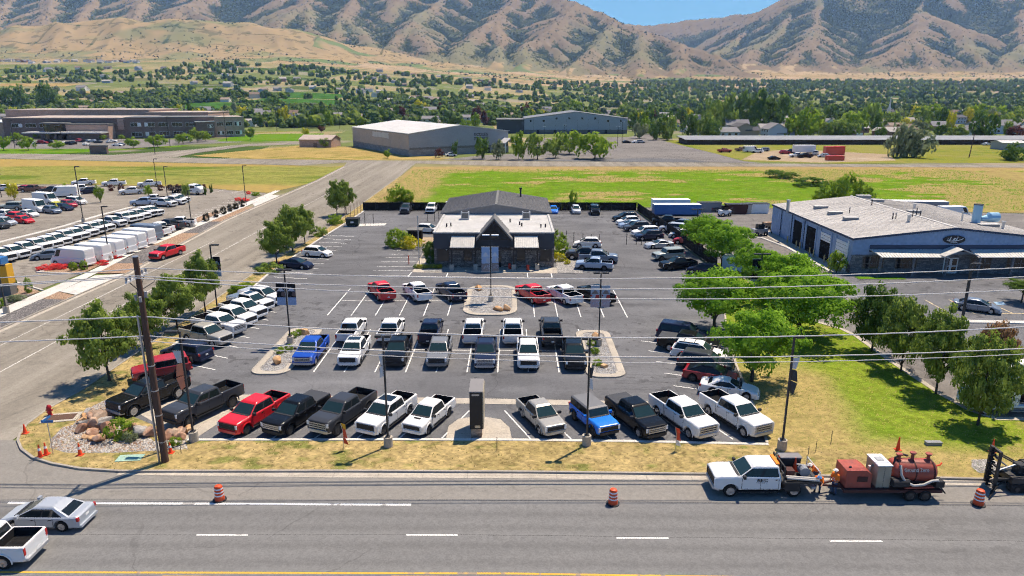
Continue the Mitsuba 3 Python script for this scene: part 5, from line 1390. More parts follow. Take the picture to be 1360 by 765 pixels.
mb.tube([(XM - 1.2, Y0 - .2, 4.80), (XM - .8, Y0 - .2, 4.95), (XM - 1.0, Y0 - .2, 5.2), (XM - 1.15, Y0 - .2, 4.9), (XM - .6, Y0 - .2, 4.75)], .045, 5)
mb.tube([(XM - .1, Y0 - .2, 4.78), (XM + .5, Y0 - .2, 4.85), (XM + .9, Y0 - .2, 5.0), (XM + 1.15, Y0 - .2, 5.15)], .05, 5)
mb.box(XM - .6, XM + .35, Y0 - .2, Y0 - .185, 4.52, 4.58)
part(sg, 'lettering', mb.get(), 'mat_white_trim')
def roof_z(x):
    return EV + (RG - EV) * (1 - abs(x - XM) / 14.2) + .13
for px, py, sx, sy, h in ((1090, 275, 1.1, .8, .5), (1109, 282.5, 1.1, .8, .5), (1130, 290, 1.1, .8, .5), (1146, 267, 1.2, .8, .6), (1165, 272, 1.0, .7, .5), (1213, 286.5, 1.0, .8, .4), (1313, 299, 1.4, .9, .4)):
    x, y = G(px, py, 5.9)
    hb = part(WS, 'roof_hatch', box(x - sx, x + sx, y - sy / 2, y + sy / 2, roof_z(x) - .1, roof_z(x) + h * .8), 'mat_shed_roof')
    part(hb, 'lid', box(x - sx - .06, x + sx + .06, y - sy / 2 - .06, y + sy / 2 + .06, roof_z(x) + h * .8, roof_z(x) + h * .8 + .06), 'mat_pale_roof')
for px, py, h, r_ in ((1128, 283, .9, .07), (1157, 277, .9, .09), (1185, 293.5, .9, .09), (1189, 293.5, .8, .08), (1206, 298, .9, .22), (1211, 293, .9, .07), (1216, 292, 1.1, .08), (1221, 293, .8, .07), (1277, 294, 1.4, .12), (1332, 301, 1.0, .2), (1214, 278, .7, .22)):
    x, y = G(px, py, 5.9)
    vp = part(WS, 'vent_pipe', MB().cyl(x, y, roof_z(x) - .2, roof_z(x) + h, r_, 8).get(), 'mat_galvanised' if r_ > .1 else 'mat_black_plastic')
    part(vp, 'cap', MB().cyl(x, y, roof_z(x) + h, roof_z(x) + h + .12, r_ * 1.5, 8).get(), 'mat_galvanised')
x, y = G(1046, 280, 5.2)
part(WS, 'flue', MB().cyl(x, y, 4.9, 6.9, .28, 12).get(), 'mat_galvanised')
part(WS, 'flue_cap', MB().cyl(x, y, 6.9, 7.1, .36, 12).get(), 'mat_galvanised')
x, y = G(1296, 294.5, 5.9)
solid('sky_blue_metal', (0.22, 0.40, 0.56), 0.4, 0.5, 0.3)
dk = part(WS, 'dust_stack', MB().cyl(x, y, 5.8, 8.5, .62, 16).get(), 'mat_sky_blue_metal')
part(dk, 'rim', MB().cyl(x, y, 8.5, 8.62, .68, 16).get(), 'mat_black_plastic')
part(dk, 'blower', MB().tube([(x + .6, y, 6.4), (x + 1.5, y, 6.4), (x + 1.9, y, 6.6), (x + 3.2, y, 6.6)], [.35, .5, .75, .75], 12).get(), 'mat_sky_blue_metal')
struct('pavement', sheet([(46.0, 97), (48.1, 96.9), (48.1, 129), (46.0, 129)], 0.02), 'mat_concrete')
struct('kerb', strip([(45.9, 98), (45.9, 114), (44.5, 122), (40, 127), (33, 129)], .45, -.02, .12), 'mat_pale_concrete')
struct('grass_bed', sheet([(48.0, 93.7), (54.5, 93.5), (54.5, 94.8), (48.0, 95)], .05), 'mat_bright_lawn')

# ------------------------------------------------------------------ the ice arena, the hall, the school, the long shed
AR = thing('arena', 'large tan and grey ice arena hall with pale low gable roof and black lettering', 'building')
ax, ay, az, rz = -42.0, 291.0, 0.0, math.radians(31)
w, r = gable(0, 47, 0, 70, 9.0, 11.9, 'y', .35, .3)
def ar(m):
    return xf(m, ax, ay, az, rz)
part(AR, 'wall', ar(w), 'mat_grey_wall')
part(AR, 'roof', ar(r), 'mat_pale_roof')
part(AR, 'block_base', ar(box(-.12, 47.12, -.12, 0, -.05, 2.6)), 'mat_block')
part(AR, 'block_base', ar(box(-.12, 0, 0, 70, -.05, 2.6)), 'mat_block')
for k in range(7):
    part(AR, 'wall_panel', ar(box(-.10, -.01, .1 + 10 * k, 9.92 + 10 * k, 2.62, 8.7)), 'mat_tan_wall')
part(AR, 'light_panel', ar(box(-.16, -.10, 22, 42, 6.2, 8.4)), 'mat_pale_roof')
part(AR, 'dark_band', ar(box(0, 47, -.1, 0, 2.62, 3.5)), 'mat_grey_fascia')
tm = meshkit.text_mesh('ECCLES', 1.15, .1, True)
tm2 = meshkit.text_mesh('ICE CENTER', .95, .1, True)
for t_, zz in ((tm, 7.4), (tm2, 5.9)):
    v = np.array(t_.vertices)
    v[:, 0] *= 6.8 / v[:, 0].max()
    v = np.column_stack([v[:, 0] + 30, -v[:, 2] - .02, v[:, 1] + zz])
    part(AR, 'lettering', ar((v, np.array(t_.faces))), 'mat_black_plastic')
part(AR, 'porch_roof', ar(gable(42, 47.5, -6, -.2, 4.2, 6.0, 'y', .3, .3)[1]), 'mat_pale_roof')
for x, y in ((42.2, -5.8), (47.2, -5.8)):
    part(AR, 'porch_post', ar(box(x - .2, x + .2, y - .2, y + .2, 0, 4.2)), 'mat_white_trim')
for x in (20, 36):
    part(AR, 'door', ar(box(x, x + 1.6, -.17, -.121, 0, 2.3)), 'mat_black_plastic')

HL = thing('sports_hall', 'long grey blue metal hall with shallow gable behind the green trees', 'building')
w, r = gable(8, 74.5, 464, 505, 9.3, 13.6, 'y', .3, .3)
part(HL, 'wall', w, 'mat_steel_blue_wall')
part(HL, 'roof', r, 'mat_charcoal_roof')
part(HL, 'dark_base', box(8.1, 74.4, 463.85, 464, 0, 2.4), 'mat_grey_fascia')
part(HL, 'annex', box(-10, 7.9, 466, 492, 0, 8.6), 'mat_black_wall')
part(HL, 'annex_roof', box(-10.4, 7.9, 465.6, 492, 8.6, 9.0), 'mat_grey_fascia')
for k in range(8):
    x = 11.5 + k * 8.3
    part(HL, 'window', box(x, x + 1.2, 463.9, 464.02, 7.4 + (1.6 if 1 < k < 6 else 0), 8.6 + (1.6 if 1 < k < 6 else 0)), 'mat_dark_glass')
for k in range(9):
    part(HL, 'wall_joint', box(14 + k * 7, 14.12 + k * 7, 463.93, 464, 2.4, 9), 'mat_grey_fascia')
for k in range(5):
    part(HL, 'door', box(16 + k * 11, 17.6 + k * 11, 463.8, 463.86, 0, 2.3), 'mat_black_plastic')

SB = thing('brick_shed', 'small brown brick shed with tan roof beside the arena', 'building')
bx_, by_ = G(398, 195.6)
w, r = gable(0, 16, 0, 12, 3.6, 5.4, 'x', .4, .25)
part(SB, 'wall', xf(w, bx_, by_, 0, math.radians(-8)), 'mat_brick_light')
part(SB, 'roof', xf(r, bx_, by_, 0, math.radians(-8)), 'mat_tan_wall')
part(SB, 'door', xf(box(7, 9, -.06, 0, 0, 2.2), bx_, by_, 0, math.radians(-8)), 'mat_brick_dark')

SC = thing('school', 'long two storey brown brick school with flat roofs, window bands and entrance canopy', 'building')
def sblock(name, x0, x1, y0, y1, h, m, rz=0.0, ox=0, oy=0, roof='mat_tan_wall', z0=0):
    k = part(SC, name, xf(box(x0, x1, y0, y1, z0, h), ox, oy, 0, rz), m)
    part(k, 'roof_slab', xf(box(x0 - .3, x1 + .3, y0 - .3, y1 + .3, h, h + .5), ox, oy, 0, rz), roof)
    return k
def swin(x0, x1, n, y, z0, z1, rz=0.0, ox=0, oy=0, lit=.35):
    for k in range(n):
        a = x0 + (x1 - x0) * (k + .12) / n
        b = x0 + (x1 - x0) * (k + .88) / n
        f = part(SC, 'window', xf(box(a, b, y - .12, y, z0, z1), ox, oy, 0, rz), 'mat_white_trim')
        for q in range(3):
            u = a + .12 + (b - a - .12) * q / 3
            part(f, 'pane', xf(box(u, u + (b - a - .12) / 3 - .12, y - .16, y - .121, z0 + .15, z1 - .15), ox, oy, 0, rz), 'mat_dark_glass' if rs.random() > lit else 'mat_lamp_clear')
sblock('main_block', -292, -222, 412, 455, 11.2, 'mat_brick_dark')
sblock('rear_block', -330, -236, 470, 510, 14.5, 'mat_brick_light')
sblock('rear_block', -236, -196, 465, 500, 13.0, 'mat_brick_light')
sblock('side_hall', -345, -293, 418, 460, 8.5, 'mat_brick_light', roof='mat_pale_roof')
sblock('entrance_block', -262, -228, 405, 411.9, 8.0, 'mat_brick_light', roof='mat_grey_fascia')
part(SC, 'glass_bay', MB().cyl(-258, 407, 0, 8.6, 6.5, 20).get(), 'mat_dark_glass')
part(SC, 'glass_bay_roof', MB().cyl(-258, 407, 8.6, 9.2, 7.2, 20).get(), 'mat_grey_fascia')
part(SC, 'canopy', box(-272, -228, 397, 405, 3.6, 4.3), 'mat_pale_roof')
for k in range(6):
    part(SC, 'canopy_post', box(-270 + 8 * k, -269.4 + 8 * k, 397.5, 398.1, 0, 3.6), 'mat_brick_dark')
swin(-288, -264, 3, 412, 6.3, 8.3)
part(SC, 'pale_band', box(-226, -222.5, 411.6, 411.98, 5.0, 11.0), 'mat_brick_light')
rz1, ox1, oy1 = math.radians(14), -222, 412
sblock('long_wing', 0, 48, 0, 26, 11.4, 'mat_brick_dark', rz1, ox1, oy1, 'mat_grey_fascia')
swin(2, 46, 6, 0, 6.6, 8.8, rz1, ox1, oy1)
swin(2, 46, 6, 0, 1.2, 3.6, rz1, ox1, oy1)
rz2, ox2, oy2 = math.radians(30), -176, 424
sblock('end_block', 0, 17, 0, 25, 11.2, 'mat_brick_light', rz2, ox2, oy2)
sblock('link_block', -10, -.05, -3, 12, 9.0, 'mat_brick_dark', rz2, ox2, oy2, 'mat_pale_roof')
swin(1, 16, 3, 0, 6.4, 8.8, rz2, ox2, oy2, .1)
swin(1, 16, 3, 0, 1.4, 3.6, rz2, ox2, oy2, .1)
swin(-4.2, -.4, 1, -3, 5.6, 7.4, rz2, ox2, oy2, .1)
swin(-4.2, -.4, 1, -3, 1.4, 3.4, rz2, ox2, oy2, .1)

LS = thing('long_shed', 'very long low dark shed with pale metal roof across the right background', 'shed')
xs0, xs1 = G(912, 192)[0], G(1420, 193)[0]
solid('shed_wall', (0.055, 0.035, 0.03), 0.8)
part(LS, 'wall', box(xs0, xs1, 362, 380, 0, 2.2), 'mat_shed_wall')
part(LS, 'roof', hull([(xs0 - 1, 360.5, 2.3), (xs1, 360.5, 2.3), (xs0 - 1, 382, 3.2), (xs1, 382, 3.2), (xs0 - 1, 360.5, 2.5), (xs1, 360.5, 2.5), (xs0 - 1, 382, 3.4), (xs1, 382, 3.4)]), 'mat_shed_roof')
for k in range(40):
    x = xs0 + 3 + k * (xs1 - xs0 - 4) / 40
    part(LS, 'post', box(x, x + .25, 361.7, 361.95, 0, 2.3), 'mat_dark_timber')
sx_, sy_ = G(1330, 199)
SK = thing('grey_shed', 'small grey shed at the right end below the long shed', 'shed')
w, r = gable(0, 11, 0, 8, 3.0, 3.9, 'x', .3, .2)
part(SK, 'wall', xf(w, sx_, sy_), 'mat_grey_wall')
part(SK, 'roof', xf(r, sx_, sy_), 'mat_pale_roof')

def container(name, label, cat, x, y, L, Wd, Hh, z, rz, body, roof, text=None):
    k = thing(name, label, cat)
    part(k, 'body', xf(box(0, L, 0, Wd, z, z + Hh), x, y, 0, rz), body)
    part(k, 'roof', xf(box(-.03, L + .03, -.03, Wd + .03, z + Hh, z + Hh + .06), x, y, 0, rz), roof)
    mb = MB()
    for q in range(int(L / .55)):
        mb.box(.2 + q * .55, .42 + q * .55, -.035, 0, z + .15, z + Hh - .12)
    part(k, 'rib', xf(mb.get(), x, y, 0, rz), body)
    labels[f'{k}__rib'] = {'kind': 'stuff'}
    if z > .5:
        for q in (.8, 1.9, L - 3.2, L - 2.1):
            for yy in (.1, Wd - .4):
                v, f = wheel_mesh(.48, .3, 12)
                part(k, 'wheel', xf((v + [q + .5, yy + .15, .48], f), x, y, 0, rz), 'mat_tyre')
    if text:
        t_ = meshkit.text_mesh(text, 1.25, .03, True)
        v = np.array(t_.vertices)
        v[:, 0] *= 6.6 / v[:, 0].max()
        part(k, 'lettering', xf((np.column_stack([v[:, 0] + 1.9, -v[:, 2] - .037, v[:, 1] + z + .8]), np.array(t_.faces)), x, y, 0, rz), 'mat_black_plastic')
    return k
solid('trailer_blue', (0.03, 0.13, 0.36), 0.45)
solid('container_grey', (0.22, 0.235, 0.26), 0.5)
container('trailer', 'long blue trailer with white roof behind the slatted fence', 'trailer', 29.9, 146.0, 9.8, 2.5, 2.0, .3, 0, 'mat_trailer_blue', 'mat_white_trim')
container('trailer', 'white roofed trailer parked behind the blue one', 'trailer', 30.6, 151.0, 8.0, 2.5, 2.2, .4, 0, 'mat_white_trim', 'mat_white_trim')
container('shipping_container', 'grey shipping container with big black letters behind the workshop', 'container', 79.5, 147.5, 12.2, 2.44, 2.75, .1, math.radians(-6), 'mat_container_grey', 'mat_white_trim', 'MAERSK')
x_, y_ = G(1055, 206.0)
container('box_trailer', 'white box trailer in the dirt yard by the road', 'trailer', x_ + 1, y_ + 3, 9, 2.5, 2.8, 1.0, 0, 'mat_white_trim', 'mat_white_trim')
x_, y_ = G(998, 372)
solid('pale_blue_box', (0.36, 0.47, 0.60), 0.5)

# ------------------------------------------------------------------ trees and shrubs
LEAF_GAIN = 1.8
def leaf_mat(name, dark, light, trans=0.45):
    d, l = mi.Color3f(*dark) * LEAF_GAIN, mi.Color3f(*light) * LEAF_GAIN
    def f(p, n, uv):
        t = noise(p.x * 1.3, p.y * 1.3, p.z * 1.3) * 0.55 + noise(p.x * 6, p.y * 6, p.z * 6) * 0.45
        return mix(d, l, smoothstep(0.25, 0.75, t))
    return bs(name, {'type': 'principledthin', 'base_color': mikit.proc(f), 'roughness': 0.6, 'diff_trans': trans * 2, 'spec_trans': 0.0, 'eta': 1.3})
leaf_mat('maple_leaf', (0.078, 0.120, 0.020), (0.165, 0.210, 0.045))
leaf_mat('locust_leaf', (0.080, 0.165, 0.012), (0.150, 0.250, 0.028))
leaf_mat('dark_leaf', (0.040, 0.074, 0.015), (0.090, 0.140, 0.028))
leaf_mat('bright_leaf', (0.090, 0.150, 0.012), (0.165, 0.220, 0.030))
leaf_mat('yellow_leaf', (0.22, 0.22, 0.015), (0.34, 0.31, 0.03))
leaf_mat('grey_leaf', (0.10, 0.125, 0.065), (0.175, 0.195, 0.115))
leaf_mat('purple_leaf', (0.055, 0.022, 0.022), (0.10, 0.045, 0.035))
leaf_mat('brown_leaf', (0.16, 0.095, 0.045), (0.24, 0.15, 0.08))
leaf_mat('red_flower', (0.38, 0.03, 0.035), (0.50, 0.10, 0.08))
leaf_mat('dark_shrub', (0.020, 0.022, 0.014), (0.05, 0.045, 0.03))
solid('bark', (0.085, 0.065, 0.05), 0.9, 0.2)

def shape_dict(path, smoothn):
    return {'type': 'ply', 'filename': path, 'face_normals': not smoothn}

def crown_mesh(seed, n_clump, n_leaf, size, form='round', clump_r=0.34, out=0.55, fill=0.35):
    """A unit crown (radius 1 in x, y; z from 0 to 1) of leaf faces gathered in clumps, with gaps between them."""
    r = np.random.default_rng(seed)
    c = []
    while len(c) < n_clump:
        p = r.normal(size=3)
        p /= np.linalg.norm(p)
        rad = r.uniform(fill, 1.0) ** 0.6
        p = p * rad
        z = (p[2] + 1) / 2
        w = {'round': 1.0, 'wide': 1.0 if z > .25 else .8, 'egg': 1.12 - .75 * abs(z - .36), 'cone': 1.05 - .95 * z, 'column': .95}[form]
        k = 0.80 + 0.3 * r.random()
        c.append([p[0] * w * k, p[1] * w * k, z * (.85 + .25 * r.random()) if form != 'wide' else .06 + .94 * z ** .85 - .10 * (p[0] ** 2 + p[1] ** 2)])
    c = np.array(c)
    per = max(1, n_leaf // n_clump)
    cen = np.repeat(c, per, 0)
    d = r.normal(size=(len(cen), 3))
    d /= np.linalg.norm(d, axis=1, keepdims=True)
    d *= (r.random((len(cen), 1)) ** 0.45)
    cr = clump_r * np.repeat(r.uniform(.65, 1.25, (len(c), 1)), per, 0)
    pos = cen + d * cr * [1, 1, .55]
    outv = pos - [0, 0, .42]
    outv[:, 2] *= 1.3
    outv /= np.linalg.norm(outv, axis=1, keepdims=True) + 1e-9
    loc = d / (np.linalg.norm(d, axis=1, keepdims=True) + 1e-9)
    nrm = r.normal(size=pos.shape) * .55 + outv * .5 + loc * .6 + [0, 0, .35]
    nrm /= np.linalg.norm(nrm, axis=1, keepdims=True)
    a = np.cross(nrm, r.normal(size=pos.shape))
    a /= np.linalg.norm(a, axis=1, keepdims=True) + 1e-9
    b = np.cross(nrm, a)
    s = size * r.uniform(.6, 1.3, (len(pos), 1))
    v = np.stack([pos - a * s * .55, pos - b * s * .35, pos + a * s * .55, pos + b * s * .35], 1)
    sh = nrm * (1 - out) + (loc * .55 + outv * .6) * out
    sh /= np.linalg.norm(sh, axis=1, keepdims=True)
    i = np.arange(len(pos))[:, None] * 4
    f = np.concatenate([i + [0, 1, 2], i + [0, 2, 3]], 0)
    path = meshkit.write_ply((v.reshape(-1, 3), f), False, normals=np.repeat(sh, 4, 0))
    return shape_dict(path, True), c

def trunk_mesh(seed, clumps, base, r0, lean=0.05, n=7):
    """Unit trunk for a crown that starts at BASE (as a share of the crown height below zero)."""
    r = np.random.default_rng(seed)
    mb = MB()
    top = np.array([r.normal() * lean, r.normal() * lean, .62])
    mb.tube([(0, 0, -base), (0.02, 0, -base * .92), tuple(top * [.4, .4, 0] + [0, 0, -.02]), tuple(top)], [r0 * 1.35, r0, r0 * .72, r0 * .2], 7)
    pick = r.permutation(len(clumps))[:n]
    for q in clumps[pick]:
        z0 = r.uniform(-.12, .25)
        st = np.array([0, 0, z0]) + top * [.4, .4, 0]
        mid = st * .45 + q * .55 + [0, 0, -.05]
        mb.tube([st, mid, q], [r0 * .42, r0 * .26, r0 * .09], 5)
    return mb.get()

PROTO = {}
def proto(kind):
    if kind not in PROTO:
        spec = dict(maple=(3, 120, 9000, .072, 'egg', .195, .28), locust=(3, 130, 11000, .062, 'wide', .19, .2), mid=(3, 26, 620, .22, 'round', .36, .3), egg=(2, 26, 560, .22, 'egg', .34, .3), column=(2, 22, 480, .22, 'column', .36, .3),
                    cone=(2, 26, 520, .22, 'cone', .30, .3), shrub=(3, 34, 1100, .17, 'round', .36, .7), small=(2, 14, 150, .36, 'round', .40, .4), tiny=(2, 9, 60, .5, 'round', .45, .5), smallcone=(1, 12, 110, .34, 'cone', .36, .4))[kind]
        PROTO[kind] = []
        for q in range(spec[0]):
            cr, cl = crown_mesh(100 * len(PROTO) + q, spec[1], spec[2], spec[3], spec[4], spec[5], .55, spec[6])
            PROTO[kind].append((cr, cl))
    return PROTO[kind]
TRUNKS = {}

def plant(kind, leaf, x, y, z, width, crown_h, trunk_h, label, cat='tree', group=None, name=None, seed=0, trunk_r=None, depth=None):
    """A tree: WIDTH and CROWN_H of the crown in metres, TRUNK_H of clear stem below it."""
    nm = name or {'tree': 'tree', 'shrub': 'shrub'}.get(cat, cat)
    k = thing(nm, label, cat, group)
    ps = proto(kind)
    i = seed % len(ps)
    w = T().translate([float(x), float(y), float(z + trunk_h)]).rotate([0, 0, 1], float((seed * 137.5) % 360)).scale([width / 2, (depth or width) / 2, crown_h])
    scene[f'{k}__crown'] = {**ps[i][0], 'to_world': w, 'bsdf': {'type': 'ref', 'id': 'mat_' + leaf}}
    if trunk_h > 0.01:
        base = round(trunk_h / crown_h, 1) + .05
        r0 = (trunk_r or max(.10, width * .022)) / (width / 2)
        key = (kind, i, base, round(r0, 2))
        if key not in TRUNKS:
            TRUNKS[key] = mikit.ply(trunk_mesh(i, ps[i][1], base, r0, n=9 if kind in ('maple', 'locust') else 4), None, smooth=True)
        scene[f'{k}__trunk'] = {**TRUNKS[key], 'to_world': w, 'bsdf': {'type': 'ref', 'id': 'mat_bark'}}
    return k

def P(kind, leaf, px, py, top, wpx, label, cat='tree', group=None, clear=.28, seed=0, name=None, squash=1.0):
    """Plants a tree whose stem meets the ground at pixel (px, py), its height and spread measured from the photograph."""
    x, y = G(px, py)
    wid = wpx * math.hypot(y, CAM_H) / FOCAL
    yc = y + (wid * .25 if kind == 'locust' else 0)
    h = at_depth(px, top, yc)[2]
    return plant(kind, leaf, x, y, 0.0, wid * 1.02, h * (1 - clear), h * clear, label, cat, group, name, seed)

ST = 'young street trees along the side street'
P('maple', 'maple_leaf', 145, 507, 404, 86, 'street tree nearest the corner, full round crown left of the utility pole', group=ST, clear=.2, seed=0)
P('maple', 'maple_leaf', 193, 462, 387, 58, 'street tree right behind the utility pole', group=ST, clear=.24, seed=1)
P('maple', 'maple_leaf', 236, 437, 362, 62, 'street tree just right of the utility pole top', group=ST, clear=.24, seed=2)
P('maple', 'maple_leaf', 273, 417, 336, 50, 'street tree beside the tall banner lamp post', group=ST, clear=.24, seed=0)
P('maple', 'maple_leaf', 368, 350, 292, 44, 'street tree beside the navy car in the left stalls', group=ST, clear=.24, seed=1)
P('maple', 'maple_leaf', 389, 335, 271, 46, 'tallest of the street trees above the white crossover', group=ST, clear=.22, seed=2)
P('maple', 'maple_leaf', 405, 325, 274, 32, 'slim street tree behind the tallest one', group=ST, clear=.24, seed=0)
P('maple', 'maple_leaf', 448, 287, 239, 27, 'far street tree left of its twin by the rear fence corner', group=ST, clear=.22, seed=1)
P('maple', 'maple_leaf', 460, 284, 238, 26, 'far street tree right of its twin by the rear fence corner', group=ST, clear=.22, seed=2)
LT = 'trees in a line along the lawn kerb'
P('maple', 'dark_leaf', 1158, 468, 377, 68, 'farthest tree of the line along the right lawn kerb', group=LT, clear=.18, seed=1)
P('maple', 'maple_leaf', 1196, 494, 392, 66, 'second tree of the line along the right lawn kerb', group=LT, clear=.18, seed=2)
P('maple', 'maple_leaf', 1242, 524, 410, 76, 'third tree of the line along the right lawn kerb', group=LT, clear=.18, seed=0)
P('maple', 'maple_leaf', 1299, 566, 442, 84, 'nearest tree of the line along the lawn kerb, before the white truck', group=LT, clear=.18, seed=1)
P('maple', 'brown_leaf', 1316, 520, 424, 54, 'tree with dry brown crown behind the nearest lawn tree', clear=.2, seed=2)
WT = 'wide bright green trees between the lots'
P('locust', 'locust_leaf', 1060, 446, 352, 140, 'widest bright green tree, darker below, right of the banner post', group=WT, clear=.20, seed=0)
P('locust', 'locust_leaf', 999, 508, 402, 118, 'bright spreading tree nearest the highway beside the deep red car', group=WT, clear=.20, seed=1)
P('locust', 'locust_leaf', 948, 440, 352, 112, 'bright spreading tree overhanging the navy SUV', group=WT, clear=.24, seed=2)
P('locust', 'locust_leaf', 1040, 405, 330, 96, 'bright spreading tree in front of the workshop doorways', group=WT, clear=.20, seed=1)
P('locust', 'locust_leaf', 958, 357, 291, 82, 'bright tree beside the near end of the slatted fence', group=WT, clear=.24, seed=0)
P('locust', 'locust_leaf', 932, 336, 283, 62, 'bright tree behind the slatted fence near the blue trailer', group=WT, clear=.20, seed=2)
P('locust', 'locust_leaf', 1000, 385, 322, 66, 'bright tree behind the post with the right banner', group=WT, clear=.20, seed=0)
P('mid', 'bright_leaf', 1111, 362, 334, 24, 'small dome shaped tree at the workshop corner', clear=.12, seed=1)
P('locust', 'dark_leaf', 1357, 402, 368, 52, 'small tree cut by the right frame edge in the workshop lot', clear=.45, seed=1)
YT = 'young clipped trees of the fleet lot'
for i, (px, py, top, w, lf, lb) in enumerate(((19, 266, 242, 15, 'yellow_leaf', 'young yellow green tree at the left of the fleet lot'), (86, 258, 244, 12, 'bright_leaf', 'young green tree behind the white and grey van'), (134, 269, 246, 13, 'bright_leaf', 'young egg shaped tree in the middle of the fleet lot'),
                                              (198, 262, 246, 13, 'bright_leaf', 'young egg shaped tree before the back edge pickups'), (248, 265, 243, 12, 'maple_leaf', 'young tree in front of the flatbed truck'), (281, 256, 243, 5, 'dark_leaf', 'narrow dark conifer at the back edge of the fleet lot'), (273, 259, 247, 4, 'dark_leaf', 'thinner dark conifer left of the other'))):
    P('egg' if w > 6 else 'column', lf, px, py, top, w, lb, group=YT, clear=.25 if w > 6 else .05, seed=i)
SH = 'round shrubs in the planters'
def shrub(leaf, px, py, w, h, label, group=SH, kind='shrub', cat='shrub', seed=None, z=.05):
    x, y = G(px, py)
    return plant(kind, leaf, x, y, z, w, h, 0, label, cat, group, seed=seed if seed is not None else int(px + py))
for i, (px, py) in enumerate(((274, 294), (287, 288.5), (297, 284.5), (306, 281), (313, 278), (322, 274.5))):
    shrub('dark_shrub', px, py, 1.3, 1.5, f'{ORD[i]} round dark shrub along the white sidewalk of the fleet lot')
for i, px in enumerate((148, 161, 214, 226, 237, 270)):
    shrub('purple_leaf', px, 253.5 - (px > 200) * .5, 1.6, 1.5, f'{ORD[i]} dark red shrub from the left at the back edge of the fleet lot')
for i, (px, py, w, n) in enumerate(((64, 358, 2.6, 3), (80, 357, 2.2, 2), (137, 352, 1.6, 1), (155, 343, 1.5, 1), (172, 334.5, 1.4, 1), (190, 328.5, 1.3, 1), (325, 267, 2.4, 2), (316, 266.5, 1.6, 1), (394 - 64, 258, 1.3, 1))):
    shrub('red_flower', px, py, w, .7, f'{ORD[i]} low red flowering bed plant from the near end of the fleet lot planters', group='red flowering plants of the fleet lot', cat='flowers', seed=i)
for i, (px, py, w, h, lf) in enumerate(((98, 359.5, 1.1, 1.2, 'bright_leaf'), (112, 358.5, 1.1, 1.3, 'bright_leaf'), (39, 389, .9, 1.9, 'bright_leaf'), (22, 388.5, .6, 1.9, 'dark_leaf'), (17, 401, 1.2, .8, 'grey_leaf'), (26, 399, 1.4, .7, 'grey_leaf'), (1, 408, 1.2, 1.2, 'bright_leaf'), (340, 260, 2.2, .9, 'bright_leaf'))):
    shrub(lf, px, py, w, h, ('green round shrub before the nearest van, left', 'green round shrub before the nearest van, right', 'upright green shrub on tan gravel by the orange sign', 'thin upright shrub beside the orange sign', 'grey green low plant in the near gravel bed, left', 'grey green low plant in the near gravel bed, right', 'green plant at the left frame edge by the lamp pier', 'low green bed plant at the far driveway of the fleet lot')[i])
for px, py, w, h, lf, lb in ((358, 362, 3.6, 1.3, 'maple_leaf', 'low shrub in the left verge by the navy car'), (424, 314, 3.0, 1.7, 'maple_leaf', 'olive shrub on the left verge kerb, nearer one'), (446, 298, 3.2, 1.9, 'bright_leaf', 'olive shrub on the left verge kerb near the dumpster'),
                             (529, 328, 4.2, 2.9, 'bright_leaf', 'bright shrub left of the low shelter by the showroom'), (545, 330, 3.8, 1.9, 'yellow_leaf', 'yellow green shrub before the low shelter'), (572, 350, 1.8, 2.6, 'dark_leaf', 'dark shrub at the left corner of the showroom'), (570, 340, 2.2, 2.2, 'dark_leaf', 'dark shrub along the left wall of the showroom'),
                             (742, 326, 2.4, 2.4, 'bright_leaf', 'green shrub at the right wall of the showroom, farther'), (744, 339, 2.8, 2.4, 'bright_leaf', 'green shrub at the right wall of the showroom, middle'), (743, 347, 1.8, 1.2, 'yellow_leaf', 'yellow shrub at the right corner of the showroom'), (753, 351, 1.0, .7, 'yellow_leaf', 'small yellow plant on gravel right of the showroom'),
                             (160, 583, 1.9, 1.5, 'bright_leaf', 'bright green bush among the corner boulders'), (173, 587, 1.0, .7, 'grey_leaf', 'small pale bush beside the bright one at the boulders'), (233, 592, .9, .6, 'bright_leaf', 'small green plant by the lamp pier at the rock bed'),
                             (527, 268, 5.2, 3.6, 'bright_leaf', 'loose green bush behind the rear fence'), (541, 268, 3.6, 2.6, 'bright_leaf', 'smaller green bush behind the rear fence'), (761, 268.5, 2.0, 2.6, 'bright_leaf', 'young green bush behind the rear fence right of the showroom'),
                             (1103, 267, 6, 4.5, 'bright_leaf', 'bright bush behind the workshop roof, left'), (1123, 267, 6.5, 5.8, 'bright_leaf', 'tallest bright bush behind the workshop roof'), (1144, 266, 5.6, 3.6, 'bright_leaf', 'bright bush behind the workshop roof, right'), (1091, 268, 4, 2.8, 'bright_leaf', 'small bright bush behind the workshop roof edge'),
                             (1037, 236, 9, 2.0, 'dark_leaf', 'low dark scrub in the middle field, left'), (1075, 247, 10, 2.2, 'dark_leaf', 'low dark scrub in the middle field, right'), (1350, 213, 11, 6, 'dark_leaf', 'dense dark tree at the right frame edge beyond the field')):
    shrub(lf, px, py, w, h, lb)
for i in range(7):
    shrub('bright_leaf', 312 + 3.0 * i, 391 - 1.1 * i, 1.5, 1.0, f'{ORD[i]} hedge bush from the left along the verge by the white pickups', group='hedge bushes of the left verge', cat='hedge', seed=i)
for i in range(8):
    shrub('yellow_leaf' if i % 2 else 'maple_leaf', 553 + 4.4 * i, 356.5, .9, .55, f'{ORD[i]} low bedding plant from the left before the showroom', group='bedding plants before the showroom', cat='plant', seed=i)
